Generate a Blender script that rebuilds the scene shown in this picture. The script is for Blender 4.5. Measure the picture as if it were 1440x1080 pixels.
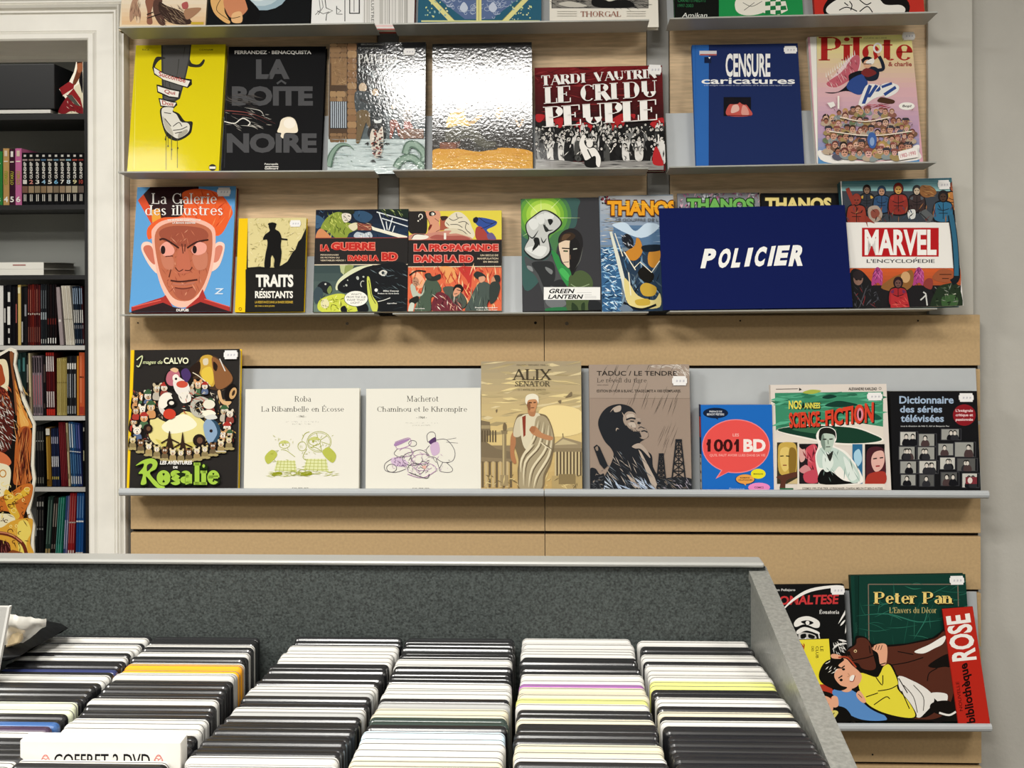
import bpy, bmesh, math, random
from mathutils import Vector, Matrix

for _o in list(bpy.data.objects):
    bpy.data.objects.remove(_o, do_unlink=True)
SC = bpy.context.scene
COL = SC.collection
R = math.radians

# ---------------------------------------------------------------- camera (level, lens shifted down, slight yaw and roll)
F, CX, HY = 1570.0, 720.0, 385.0          # focal length and horizon in pixels of the 1440 x 1080 frame
CAMZ = 1.55
PSI, ROLL = math.atan(55 / F), R(0.2)
_r0 = Vector((math.cos(PSI), math.sin(PSI), 0)); _f0 = Vector((-math.sin(PSI), math.cos(PSI), 0)); _u0 = Vector((0, 0, 1))
CR = _r0 * math.cos(ROLL) - _u0 * math.sin(ROLL)
CU = _r0 * math.sin(ROLL) + _u0 * math.cos(ROLL)
CAM0 = Vector((0, 0, CAMZ))
cd = bpy.data.cameras.new('camera'); cd.sensor_width = 36; cd.lens = F / 1440 * 36
cd.shift_y = -(540 - HY) / 1440; cd.clip_start = 0.05
cam = bpy.data.objects.new('camera', cd); COL.objects.link(cam)
m = Matrix.Identity(4)
for i in range(3):
    m[i][0] = CR[i]; m[i][1] = CU[i]; m[i][2] = -_f0[i]; m[i][3] = CAM0[i]
cam.matrix_world = m
SC.camera = cam

# ---------------------------------------------------------------- world, lamps, exposure
w = bpy.data.worlds.new('world'); SC.world = w; w.use_nodes = True
bg = w.node_tree.nodes['Background']; bg.inputs[0].default_value = (0.93, 0.96, 1, 1); bg.inputs[1].default_value = 0.07
SC.view_settings.view_transform = 'Standard'; SC.view_settings.look = 'None'
SC.view_settings.gamma = 1; SC.view_settings.exposure = 0.55
CEIL = 2.82
def lamp(name, x, y, z, sx, sy, power, col=(1, .975, .925), rot=(0, 0, 0)):
    d = bpy.data.lights.new(name, 'AREA'); d.shape = 'RECTANGLE'; d.size = sx; d.size_y = sy; d.energy = power; d.color = col
    o = bpy.data.objects.new(name, d); COL.objects.link(o); o.location = (x, y, z); o.rotation_euler = rot
    return o
lamp('ceiling_or_fill_lamp', -0.35, 0.42, CEIL - .02, .7, .6, 33)
lamp('ceiling_or_fill_lamp', -1.90, 0.42, CEIL - .02, .7, .6, 46)
lamp('ceiling_or_fill_lamp', 1.50, 0.42, CEIL - .02, .7, .6, 25)  # unseen light, added to brighten the wall at the right
lamp('ceiling_or_fill_lamp', -0.60, -1.30, CEIL - .02, .9, .6, 38)  # fill light added behind the camera, no fixture seen there
lamp('stockroom_fill', -1.75, 2.98, 2.78, 1.1, .3, 9)  # added light to lift the dim bookcase, its source is unseen

# ---------------------------------------------------------------- pixel <-> place helpers
def ray(px, py):
    return (CR * (px - CX) + _f0 * F - CU * (py - HY)).normalized()
def P(px, py, Y):
    d = ray(px, py); return CAM0 + d * (Y / d.y)
def hit(px, py, p, n):
    d = ray(px, py); return CAM0 + d * ((p - CAM0).dot(n) / d.dot(n))

# ---------------------------------------------------------------- colour, materials
def lin(h):
    h = h.lstrip('#')
    if len(h) == 3: h = ''.join(c * 2 for c in h)
    o = []
    for i in (0, 2, 4):
        c = int(h[i:i + 2], 16) / 255
        o.append(c / 12.92 if c <= .04045 else ((c + .055) / 1.055) ** 2.4)
    return (o[0], o[1], o[2], 1)
MATS = {}
def mat(name, col='888', rough=.5, metal=0, noise=0, nscale=60, bump=0, bscale=200, ink=False, coat=0, trans=0, spec=.5, stretch=None, alpha=1):
    if name in MATS: return MATS[name]
    m = bpy.data.materials.new(name); m.use_nodes = True; nt = m.node_tree; b = nt.nodes['Principled BSDF']
    b.inputs['Roughness'].default_value = rough; b.inputs['Metallic'].default_value = metal
    b.inputs['Coat Weight'].default_value = coat; b.inputs['Coat Roughness'].default_value = .08
    b.inputs['Specular IOR Level'].default_value = spec
    if trans: b.inputs['Transmission Weight'].default_value = trans
    if alpha < 1: b.inputs['Alpha'].default_value = alpha
    c = lin(col); src = None
    if ink:
        a = nt.nodes.new('ShaderNodeAttribute'); a.attribute_name = 'ink'; src = a.outputs['Color']
    tc = nt.nodes.new('ShaderNodeTexCoord'); vec = tc.outputs['Object']
    if stretch:
        mp = nt.nodes.new('ShaderNodeMapping'); mp.inputs['Scale'].default_value = stretch
        nt.links.new(vec, mp.inputs['Vector']); vec = mp.outputs['Vector']
    if noise:
        t = nt.nodes.new('ShaderNodeTexNoise'); t.inputs['Scale'].default_value = nscale; t.inputs['Detail'].default_value = 4
        nt.links.new(vec, t.inputs['Vector'])
        mr = nt.nodes.new('ShaderNodeMapRange'); mr.inputs['From Min'].default_value = .3; mr.inputs['From Max'].default_value = .7
        mr.inputs['To Min'].default_value = 1 - noise; mr.inputs['To Max'].default_value = 1 + noise
        nt.links.new(t.outputs['Fac'], mr.inputs['Value'])
        mx = nt.nodes.new('ShaderNodeMix'); mx.data_type = 'RGBA'; mx.blend_type = 'MULTIPLY'; mx.inputs[0].default_value = 1
        if src: nt.links.new(src, mx.inputs[6])
        else: mx.inputs[6].default_value = c
        nt.links.new(mr.outputs['Result'], mx.inputs[7]); src = mx.outputs[2]
    if src: nt.links.new(src, b.inputs['Base Color'])
    else: b.inputs['Base Color'].default_value = c
    if bump:
        t = nt.nodes.new('ShaderNodeTexNoise'); t.inputs['Scale'].default_value = bscale; t.inputs['Detail'].default_value = 2
        nt.links.new(tc.outputs['Object'], t.inputs['Vector'])
        bp = nt.nodes.new('ShaderNodeBump'); bp.inputs['Strength'].default_value = 1; bp.inputs['Distance'].default_value = bump
        nt.links.new(t.outputs['Fac'], bp.inputs['Height']); nt.links.new(bp.outputs['Normal'], b.inputs['Normal'])
        if coat: nt.links.new(bp.outputs['Normal'], b.inputs['Coat Normal'])
    MATS[name] = m
    return m
M_PRINT = mat('satin_print', ink=True, rough=.5, spec=.06, bump=.00002, bscale=300)
M_GLOSS = mat('hammered_gloss_print', ink=True, rough=.5, spec=.1, coat=1.0, bump=.00022, bscale=150)
M_GLOSS.node_tree.nodes['Principled BSDF'].inputs['Coat IOR'].default_value = 1.58
M_MATTE = mat('matte_print', ink=True, rough=.7, spec=.08)
M_FILM = mat('film_wrapped_print', ink=True, rough=.5, spec=.06, coat=.12, bump=.00010, bscale=60, stretch=None)
M_PAGE = mat('page_edges', 'd9d2c0', .9, noise=.15, nscale=900, stretch=(1, 40, 1))
M_STICK = mat('sticker_paper', 'f2f0ee', .6)
M_MDF = mat('slat_mdf', 'bc9f75', .62, noise=.07, nscale=160, spec=.3)
M_WOOD = mat('oak_laminate', 'dabd96', .5, noise=.16, nscale=14, stretch=(1.2, 1, 14), spec=.3)
M_TRAY = mat('grey_tray_metal', 'a3a39c', .45, metal=.15)
M_PLATE = mat('pale_grey_plate', 'b4b8ba', .5, noise=.02, nscale=30)
M_UPR = mat('grey_upright_metal', '9b9a95', .5, metal=.1)
M_DARK = mat('dark_gap', '15120f', .9)
M_WHITE = mat('white_gloss_paint', 'e6e3da', .4, noise=.03, nscale=20, bump=.0004, bscale=30)
M_WALL = mat('painted_wall', 'bbb8b0', .85, noise=.03, nscale=9, bump=.0006, bscale=90)
M_PIL = mat('painted_board', 'c2bfb6', .7, noise=.02, nscale=20)
M_FLOOR = mat('floor_lino', '6e675d', .6, noise=.1, nscale=12)
M_CEIL = mat('ceiling_paint', 'dddad2', .9)
M_BLACKWOOD = mat('black_bookcase_wood', '17171a', .5, noise=.1, nscale=40)
M_EDGE = mat('white_shelf_edge', 'cfcdc8', .5)
M_BACKG = mat('bookcase_back', 'b4b6b0', .8)
M_BINCLOTH = mat('charcoal_hammertone', '3a3f3d', .55, noise=.6, nscale=380, bump=.0005, bscale=420, spec=.4)
M_BINMET = mat('grey_hammertone_metal', '8b8b85', .38, metal=.35, noise=.2, nscale=240, bump=.0002, bscale=240)
M_BINRAIL = mat('pale_rail_metal', 'a9a9a4', .35, metal=.3)
M_STEEL = mat('steel_screw', '9a8c78', .3, metal=.9)

# ---------------------------------------------------------------- object helpers
def tag(o, label=None, cat=None, group=None, kind=None):
    if label: o['label'] = label
    if cat: o['category'] = cat
    if group: o['group'] = group
    if kind: o['kind'] = kind
    return o
def empty(name, loc, rot=None, **k):
    o = bpy.data.objects.new(name, None); o.empty_display_size = .05; COL.objects.link(o)
    mm = (rot.to_4x4() if rot else Matrix.Identity(4)); mm.translation = Vector(loc); o.matrix_world = mm
    return tag(o, **k)
class MB:
    """collects verts / faces with a colour and a material slot, builds one mesh object"""
    def __init__(s): s.v = []; s.f = []; s.c = []; s.mi = []
    def face(s, pts, col='888', mi=0):
        b = len(s.v); s.v += [tuple(p) for p in pts]; s.f.append(tuple(range(b, b + len(pts)))); s.c.append(col); s.mi.append(mi)
    def mesh(s, vs, fs, col='888', mi=0):
        b = len(s.v); s.v += [tuple(p) for p in vs]
        for f in fs: s.f.append(tuple(b + i for i in f)); s.c.append(col); s.mi.append(mi)
    def box(s, a, b, col='888', mi=0, mtx=None):
        (x0, y0, z0), (x1, y1, z1) = a, b
        vs = [(x0, y0, z0), (x1, y0, z0), (x1, y1, z0), (x0, y1, z0), (x0, y0, z1), (x1, y0, z1), (x1, y1, z1), (x0, y1, z1)]
        if mtx: vs = [mtx @ Vector(p) for p in vs]
        s.mesh(vs, [(0, 3, 2, 1), (4, 5, 6, 7), (0, 1, 5, 4), (1, 2, 6, 5), (2, 3, 7, 6), (3, 0, 4, 7)], col, mi)
    def prism(s, outline, y0, y1, col='888', mi=0, axis='y', side=None):
        """outline in x,z extruded along y (axis y) or y,z along x (axis x)"""
        n = len(outline)
        def pt(p, t): return (p[0], t, p[1]) if axis == 'y' else (t, p[0], p[1])
        vs = [pt(p, y0) for p in outline] + [pt(p, y1) for p in outline]
        ar = sum(outline[i][0] * outline[(i + 1) % n][1] - outline[(i + 1) % n][0] * outline[i][1] for i in range(n))
        fs = [tuple(range(n)), tuple(range(2 * n - 1, n - 1, -1))]
        s.mesh(vs, fs, col, mi)
        s.mesh(vs, [(i, i + n, (i + 1) % n + n, (i + 1) % n) for i in range(n)], side or col, mi)
    def build(s, name, mats, parent=None, loc=None, smooth=False, bevel=0, fix=True, mw=None):
        me = bpy.data.meshes.new(name); me.from_pydata(s.v, [], s.f)
        if not isinstance(mats, (list, tuple)): mats = [mats]
        for m_ in mats: me.materials.append(m_)
        if len(mats) > 1:
            me.polygons.foreach_set('material_index', s.mi)
        at = me.color_attributes.new('ink', 'FLOAT_COLOR', 'CORNER')
        cache = {}; arr = []
        for p, c in zip(me.polygons, s.c):
            k = cache.get(c)
            if k is None: k = cache[c] = lin(c)
            arr += list(k) * p.loop_total
        at.data.foreach_set('color', arr)
        if fix:
            bm = bmesh.new(); bm.from_mesh(me); bmesh.ops.recalc_face_normals(bm, faces=bm.faces); bm.to_mesh(me); bm.free()
        if smooth: me.polygons.foreach_set('use_smooth', [True] * len(me.polygons))
        me.update()
        o = bpy.data.objects.new(name, me); COL.objects.link(o)
        if parent: o.parent = parent
        elif mw: o.matrix_world = mw
        elif loc: o.location = loc
        if bevel:
            b = o.modifiers.new('bevel', 'BEVEL'); b.width = bevel; b.segments = 2; b.limit_method = 'ANGLE'; b.angle_limit = R(40)
        return o
def slab(name, a, b, m_, kind='structure', parent=None, bevel=0):
    mb = MB(); mb.box(a, b); o = mb.build(name, m_, parent, bevel=bevel)
    if kind: o['kind'] = kind
    return o
# ================================================================ the room
Z = lambda py, Y, px=720: P(px, py, Y).z
X = lambda px, Y, py=HY: P(px, py, Y).x
WALLY, SLATY, WOODY, CASY = 2.588, 2.542, 2.573, 2.55
slab('floor', (-3.2, -1.8, -.05), (2.6, 4.4, 0), M_FLOOR)
slab('ceiling', (-3.2, -1.8, CEIL), (2.6, 4.4, CEIL + .05), M_CEIL)
oxi, ozi = X(124, CASY, 400), Z(57, CASY, 60)       # door opening: right jamb and head
mb = MB(); mb.box((oxi + .006, WALLY, 0), (2.6, WALLY + .16, CEIL)); mb.box((-3.2, WALLY, ozi + .006), (oxi + .006, WALLY + .16, CEIL))
mb.box((-3.2, WALLY, 0), (-2.0, WALLY + .16, ozi + .006))
mb.build('wall_back', M_WALL)['kind'] = 'structure'
slab('wall_right', (2.55, -1.8, 0), (2.6, WALLY, CEIL), M_WALL)
slab('wall_left', (-3.2, -1.8, 0), (-3.15, 4.4, CEIL), M_WALL)
slab('wall_stockroom', (-3.2, 4.3, 0), (2.6, 4.35, CEIL), M_WALL)
slab('wall_stockroom_side', (-0.9, WALLY + .16, 0), (-.85, 4.3, CEIL), M_WALL)
# door casing with bead, flat and outer moulding, mitred at the corner
def casing():
    prof = [(0, -.17), (0, .0), (.004, .004), (.014, .004), (.018, 0), (.021, -.002), (.022, .000), (.060, .000), (.062, -.003), (.064, .004),
            (.068, .004), (.070, -.001), (.074, .010), (.079, .014), (.083, .006), (.086, .010), (.089, .010), (.089, -.034)]
    v = []; f = []
    for d, h in prof:
        y = CASY - h
        v += [(oxi + d, y, 0), (oxi + d, y, ozi + d), (-2.0, y, ozi + d)]
    for i in range(len(prof) - 1):
        a = 3 * i
        f += [(a, a + 1, a + 4, a + 3), (a + 1, a + 2, a + 5, a + 4)]
    mb = MB(); mb.mesh(v, f); return mb
o = casing().build('trim_1', M_WHITE); o['kind'] = 'structure'
# inner door stop round the opening, far edge of the reveal
mb = MB(); yb = WALLY + .16
mb.box((oxi - .010, yb - .03, 0), (oxi, yb + .01, ozi)); mb.box((-2.0, yb - .03, ozi - .010), (oxi, yb + .01, ozi))
mb.build('trim_2', M_WHITE)['kind'] = 'structure'
# painted board right of the rack
px0, px1 = X(1306, 2.56), X(1369, 2.56)
slab('trim_3', (px0, 2.56, 0), (px1, WALLY, CEIL), M_PIL, bevel=.002)

# ---------------------------------------------------------------- rack: slatwall below
ZT = Z(444, SLATY, 765)
groovepx = [517, 594, 672, 749.5, 828, 907, 988, 1069, 1150, 1231, 1312, 1394]
def slatpanel(x0, x1, label):
    r = empty('slatwall_panel', ((x0 + x1) / 2, SLATY, 0), label=label, cat='wall panel', group='slatwall panels')
    mb = MB(); top = ZT; cx = (x0 + x1) / 2; h = .0042
    for g in groovepx + [None]:
        bot = Z(g, SLATY, 765) + h if g else .02
        y0 = 0; e = .004
        mb.prism([(0, bot), (0, top), (.016, top), (.016, bot)], x0 - cx, x1 - cx, axis='x')
        if g: top = Z(g, SLATY, 765) - h
    mb.build('slats', M_MDF, r, bevel=.0012)
    mb = MB(); mb.box((x0 - cx, .014, .02), (x1 - cx, .03, ZT - .003)); mb.build('groove_backing', M_DARK, r)
    return r, cx
xl, xj, xr = X(183, SLATY, 480), X(765.3, SLATY, 480), X(1378, SLATY, 480)
pl, cl = slatpanel(xl, xj - .0008, 'tan slatwall panel left of the vertical joint, behind the drawn-fairy-tale book')
pl['label'] = 'left tan slatted wall panel, from the door trim to the vertical joint'
pr, cr_ = slatpanel(xj + .0008, xr, 'right tan slatted wall panel, from the vertical joint to the bare wall')
def screw(root, cx, px, py, r=.0035, hole=False):
    p = P(px, py, SLATY); mb = MB(); n = 14
    ring = [(math.cos(2 * math.pi * i / n), math.sin(2 * math.pi * i / n)) for i in range(n)]
    prof = [(r, 0), (r * .9, -.0012), (r * .45, -.0012), (r * .35, -.0002), (0.0001, -.0002)]
    for i in range(len(prof) - 1):
        for k in range(n):
            q = []
            for (rr, yy), kk in ((prof[i], k), (prof[i], k + 1), (prof[i + 1], k + 1), (prof[i + 1], k)):
                c, s_ = ring[kk % n]; q.append((p.x - cx + rr * c, yy, p.z + rr * s_))
            mb.face(q)
    mb.build('screw_hole' if hole else 'screw', M_DARK if hole else M_STEEL, root)
screw(pl, cl, 488, 455); screw(pr, cr_, 797, 455, .0042); screw(pl, cl, 753, 454, .0032, True); screw(pl, cl, 194, 454, .0016, True)
screw(pr, cr_, 1041, 451, .002, True); screw(pr, cr_, 1291, 451, .002, True); screw(pl, cl, 187, 782, .0035, True)
screw(pl, cl, 759, 786, .0022, True); screw(pr, cr_, 1295, 750, .002, True); screw(pr, cr_, 1227, 1061, .002, True)
# ---------------------------------------------------------------- rack: laminate boards and uprights above
zt = 2.55
for (a, b, lab) in ((183, 531, 'tan wood-grain back board above the slats, nearest the door'), (562, 910, 'tan wood-grain back board in the middle of the upper rack'),
                    (943, 1310, 'tan wood-grain back board at the right of the upper rack')):
    x0, x1 = X(a, WOODY), X(b, WOODY); mb = MB(); mb.box((x0, WOODY, ZT - .05), (x1, WOODY + .0135, zt))
    o = mb.build('back_board', M_WOOD, bevel=.001); tag(o, lab, 'back board', 'wood-grain back boards')
for (a, b, lab) in ((532, 561, 'grey metal upright strip between left and middle back boards'), (911, 942, 'grey metal upright strip between middle and right back boards')):
    x0, x1 = X(a, WOODY), X(b, WOODY); mb = MB(); mb.box((x0, WOODY + .006, ZT - .05), (x1, WOODY + .0135, zt))
    o = mb.build('rack_upright', M_UPR, bevel=.001); tag(o, lab, 'rack upright', 'grey rack uprights')

# ---------------------------------------------------------------- display trays (sloping ledge, back plate)
LIPY, BOTY = 2.43, 2.49
def tray(pl_, pr_, plate_py, label, group, plate=True):
    a = P(pl_[0], pl_[1], LIPY); b = P(pr_[0], pr_[1], LIPY)
    L = (b - a).length; ux = (b - a).normalized(); uz = Vector((0, -1, 0)).cross(ux).normalized() * 1
    uz = ux.cross(Vector((0, 1, 0))).normalized()
    rot = Matrix((ux, Vector((0, 1, 0)), uz)).transposed()
    r = empty('display_tray', (a + b) / 2, rot, label=label, cat='display tray', group=group)
    h = L / 2; back = .083; dz = .0083; t = .0012
    mb = MB()
    mb.prism([(0, 0), (0, -.003), (back, -dz - .002), (back, -dz)], -h, h, axis='x')
    mb.build('ledge', M_TRAY, r)
    zt_ = hit((pl_[0] + pr_[0]) / 2, plate_py, Vector((0, LIPY + back + .02, 0)), Vector((0, 1, 0))).z - (a.z + b.z) / 2
    mb = MB(); bh = h - .004
    mb.prism([(back, -dz), (back + t, -dz), (back + .029 + t, zt_), (back + .029, zt_)], -bh, bh, axis='x')
    mb.build('back_plate', M_PLATE, r)
    return r
tray((166, 37.5), (526, 31.5), -44, 'grey metal tray at top left, under the feathered-figure album', 'upper rack trays')
tray((552, 32.5), (913, 27), -46, 'grey metal tray at top centre, under the blue ornate album', 'upper rack trays')
tray((942, 25), (1319, 16), -52, 'grey metal tray at top right, under the red album', 'upper rack trays')
tray((166, 241), (526, 239), 163, 'grey metal tray under the yellow raised-arm album, second row', 'upper rack trays')
tray((552, 238.5), (912, 235.5), 161, 'grey metal tray under the red shouting-crowd book, second row', 'upper rack trays')
tray((942, 234), (1317, 227), 155, 'grey metal tray under the plain blue book, second row', 'upper rack trays')
tray((168, 442), (526, 440), 361, 'grey metal tray under the orange-haired portrait book, third row', 'upper rack trays')
tray((552, 440), (912, 438), 360, 'grey metal tray under the green glowing-fist comic, third row', 'upper rack trays')
tray((942, 437), (1318, 433), 356, 'grey metal tray under the blue POLICIER sign, third row', 'upper rack trays')

# ---------------------------------------------------------------- plastic slatwall shelves (rounded lip)
def shelf(pa, pb, plate_py, pbx, label):
    a = P(pa[0], pa[1], 2.45); b = P(pb[0], pb[1], 2.45)
    r = empty('display_shelf', (a + b) / 2, label=label, cat='display shelf', group='grey slatwall shelves')
    h = (b.x - a.x) / 2; sk = (b.z - a.z) / 2
    lip = [(.006, 0), (.002, -.001), (-.001, -.004), (-.002, -.009), (.0, -.014), (.004, -.017), (.010, -.018), (.068, -.0215), (.068, -.018), (.007, -.0125), (.0065, -.004)]
    mb = MB(); n = len(lip)
    vs = [(-h, y, z - sk) for y, z in lip] + [(h, y, z + sk) for y, z in lip]
    mb.mesh(vs, [tuple(range(n)), tuple(range(2 * n - 1, n - 1, -1))] + [(i, i + n, (i + 1) % n + n, (i + 1) % n) for i in range(n)])
    mb.build('ledge', M_PLATE, r)
    zt_ = Z(plate_py, 2.52, 900) - (a.z + b.z) / 2
    x0, x1 = X(pbx[0], 2.51) - (a.x + b.x) / 2, X(pbx[1], 2.51) - (a.x + b.x) / 2
    mb = MB(); mb.prism([(.056, -.0165), (.059, -.0165), (.0895, zt_), (.0865, zt_)], x0, x1, axis='x')
    mb.build('back_plate', M_PLATE, r, bevel=.0006)
    return r
shelf((167, 687), (764.6, 688), 519, (184, 764.8), 'long grey shelf with rounded lip, left of the joint, under the two cream books')
shelf((765.6, 688), (1391, 690.5), 519, (765.6, 1378), 'long grey shelf with rounded lip, right of the joint, under the speech-balloon book')
shelf((766, 1017), (1395, 1019), 832, (766, 1378), 'low grey shelf at lower right, under the boy-and-dog display card')
# ================================================================ printed art: lettering and flat shapes in the local plane of a cover
_tc = {}
def sans(s, bold=0.0):
    """built-in font -> (verts, faces) normalised to its own bounding box"""
    k = (s, round(bold, 4))
    if k in _tc: return _tc[k]
    cu = bpy.data.curves.new('t', 'FONT'); cu.body = s; cu.size = 1; cu.resolution_u = 3; cu.fill_mode = 'FRONT'; cu.offset = bold
    o = bpy.data.objects.new('t', cu); COL.objects.link(o)
    me = bpy.data.meshes.new_from_object(o.evaluated_get(bpy.context.evaluated_depsgraph_get()))
    vs = [(v.co.x, v.co.y) for v in me.vertices]; fs = [tuple(p.vertices) for p in me.polygons]
    bpy.data.objects.remove(o); bpy.data.curves.remove(cu); bpy.data.meshes.remove(me)
    r = _tc[k] = norm(vs, fs); return r
def norm(vs, fs):
    if not vs: return [], []
    x0, x1 = min(v[0] for v in vs), max(v[0] for v in vs); y0, y1 = min(v[1] for v in vs), max(v[1] for v in vs)
    return [((x - x0) / max(1e-6, x1 - x0), (y - y0) / max(1e-6, y1 - y0)) for x, y in vs], fs
# stroke-built roman (serif) alphabet: S = stem with serifs, T thick, t thin, A arc
def S(x, a, b, e='sb'): return ('S', x, a, x, b, e)
G = {
'A': (.80, [('t', .08, 0, .40, 1), ('T', .40, 1, .72, 0), ('t', .2, .34, .6, .34), ('f', .0, .18, 0), ('f', .60, .84, 0)]),
'B': (.68, [S(.14, 0, 1), ('A', .36, .76, .22, .24, 90, -90), ('t', .14, 1, .36, 1), ('t', .14, .52, .36, .52), ('A', .38, .26, .26, .26, 90, -90), ('t', .14, 0, .38, 0)]),
'C': (.78, [('A', .44, .5, .36, .5, 48, 312), ('t', .70, .68, .70, .98)]),
'D': (.82, [S(.14, 0, 1), ('A', .38, .5, .36, .5, 90, -90), ('t', .14, 1, .38, 1), ('t', .14, 0, .38, 0)]),
'E': (.68, [S(.14, 0, 1), ('t', .14, 1, .58, 1), ('t', .58, 1, .58, .74), ('t', .14, .52, .42, .52), ('t', .42, .64, .42, .40), ('t', .14, 0, .60, 0), ('t', .60, 0, .60, .28)]),
'É': (.68, [S(.14, 0, 1), ('t', .14, 1, .58, 1), ('t', .58, 1, .58, .74), ('t', .14, .52, .42, .52), ('t', .42, .64, .42, .40), ('t', .14, 0, .60, 0), ('t', .60, 0, .60, .28), ('T', .3, 1.1, .42, 1.25)]),
'G': (.82, [('A', .44, .5, .36, .5, 48, 335), S(.74, .0, .42, 't'), ('t', .70, .70, .70, .98)]),
'H': (.84, [S(.14, 0, 1), S(.70, 0, 1), ('t', .14, .52, .70, .52)]),
'I': (.30, [S(.15, 0, 1)]),
'K': (.76, [S(.14, 0, 1), ('t', .14, .42, .60, 1), ('T', .3, .6, .66, 0), ('f', .48, .70, 1), ('f', .54, .78, 0)]),
'L': (.62, [S(.14, 0, 1), ('t', .14, 0, .56, 0), ('t', .56, 0, .56, .30)]),
'M': (.96, [('t', .14, 0, .14, 1), ('T', .14, 1, .46, .08), ('t', .46, .08, .78, 1), S(.80, 0, 1), ('f', .04, .24, 0), ('f', .03, .16, 1)]),
'N': (.84, [('t', .14, 0, .14, 1), ('T', .14, 1, .70, 0), ('t', .70, 0, .70, 1), ('f', .04, .24, 0), ('f', .60, .80, 1), ('f', .02, .16, 1)]),
'O': (.84, [('A', .42, .5, .35, .5, 0, 360)]),
'P': (.66, [S(.14, 0, 1), ('A', .36, .73, .24, .27, 90, -90), ('t', .14, 1, .36, 1), ('t', .14, .46, .36, .46)]),
'R': (.76, [S(.14, 0, 1), ('A', .36, .75, .24, .25, 90, -90), ('t', .14, 1, .36, 1), ('t', .14, .50, .36, .50), ('T', .36, .5, .64, 0), ('f', .56, .76, 0)]),
'S': (.60, [('A', .30, .75, .20, .25, 20, 240), ('A', .30, .25, .22, .25, 60, -160), ('T', .19, .60, .41, .42), ('t', .50, .70, .50, .98), ('t', .08, .30, .08, .02)]),
'T': (.72, [S(.36, 0, 1, 'b'), ('t', .06, 1, .66, 1), ('t', .06, 1, .06, .74), ('t', .66, 1, .66, .74)]),
'U': (.82, [('T', .16, 1, .16, .34), ('A', .41, .34, .25, .34, 180, 360), ('t', .66, 1, .66, .34), ('f', .05, .28, 1), ('f', .56, .77, 1)]),
'V': (.78, [('T', .10, 1, .40, 0), ('t', .40, 0, .68, 1), ('f', .0, .22, 1), ('f', .58, .78, 1)]),
'X': (.78, [('T', .12, 1, .66, 0), ('t', .12, 0, .64, 1), ('f', .02, .24, 1), ('f', .54, .76, 0), ('f', .02, .22, 0), ('f', .54, .74, 1)]),
'a': (.54, [('A', .28, .50, .16, .18, 150, 0), S(.42, 0, .5, ''), ('A', .26, .19, .17, .19, 90, 270), ('t', .26, .38, .42, .38), ('t', .26, 0, .42, .06), ('f', .40, .54, .0)]),
'b': (.60, [S(.12, 0, 1, 't'), ('A', .32, .34, .22, .34, 0, 360)]),
'c': (.50, [('A', .30, .34, .22, .34, 50, 310)]),
'd': (.60, [S(.46, 0, 1, 'tb'), ('A', .27, .34, .21, .34, 0, 360)]),
'e': (.54, [('A', .29, .34, .21, .34, 0, 320), ('t', .08, .36, .50, .36)]),
'g': (.56, [('A', .27, .45, .18, .22, 0, 360), ('A', .27, -.08, .22, .17, 0, 360), ('t', .2, .22, .3, .10)]),
'h': (.62, [S(.12, 0, 1), S(.46, 0, .45, 'b'), ('A', .29, .44, .17, .24, 0, 180)]),
'i': (.28, [S(.14, 0, .68), ('D', .14, .90)]),
'k': (.60, [S(.12, 0, 1), ('t', .14, .28, .44, .66), ('T', .24, .40, .50, 0), ('f', .34, .54, .66), ('f', .40, .60, 0)]),
'l': (.28, [S(.14, 0, 1)]),
'm': (.92, [S(.12, 0, .68), S(.44, 0, .45, 'b'), S(.77, 0, .45, 'b'), ('A', .28, .44, .16, .24, 0, 180), ('A', .61, .44, .16, .24, 0, 180)]),
'n': (.62, [S(.12, 0, .68), S(.46, 0, .45, 'b'), ('A', .29, .44, .17, .24, 0, 180)]),
'o': (.58, [('A', .29, .34, .22, .34, 0, 360)]),
'é': (.54, [('A', .29, .34, .21, .34, 0, 320), ('t', .08, .36, .50, .36), ('T', .27, .80, .38, .98)]),
'p': (.60, [S(.12, -.3, .68), ('A', .32, .34, .22, .34, 0, 360)]),
'r': (.44, [S(.12, 0, .68), ('A', .30, .46, .16, .22, 40, 170)]),
's': (.44, [('A', .22, .51, .14, .17, 20, 250), ('A', .22, .17, .15, .17, 70, -160), ('T', .14, .41, .30, .28)]),
't': (.40, [S(.18, .1, .88, ''), ('t', .04, .66, .34, .66), ('A', .28, .12, .10, .12, 180, 330)]),
'u': (.62, [S(.12, .24, .68, 't'), S(.46, 0, .68), ('A', .29, .24, .17, .24, 180, 360)]),
'v': (.56, [('T', .08, .68, .28, 0), ('t', .28, 0, .48, .68), ('f', 0, .18, .68), ('f', .38, .56, .68)]),
"'": (.22, [('T', .12, .98, .08, .74)]), '1': (.40, [S(.20, 0, 1)]), '9': (.56, [('A', .28, .7, .2, .3, 0, 360), ('t', .48, .7, .3, 0)]),
'6': (.56, [('A', .28, .3, .2, .3, 0, 360), ('t', .08, .3, .34, 1)]), '4': (.56, [S(.38, 0, 1), ('t', .38, 1, .05, .3), ('t', .05, .3, .52, .3)]),
'3': (.5, [('A', .24, .76, .18, .24, 150, -90), ('A', .24, .27, .2, .27, 90, -150)]),
}
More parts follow.
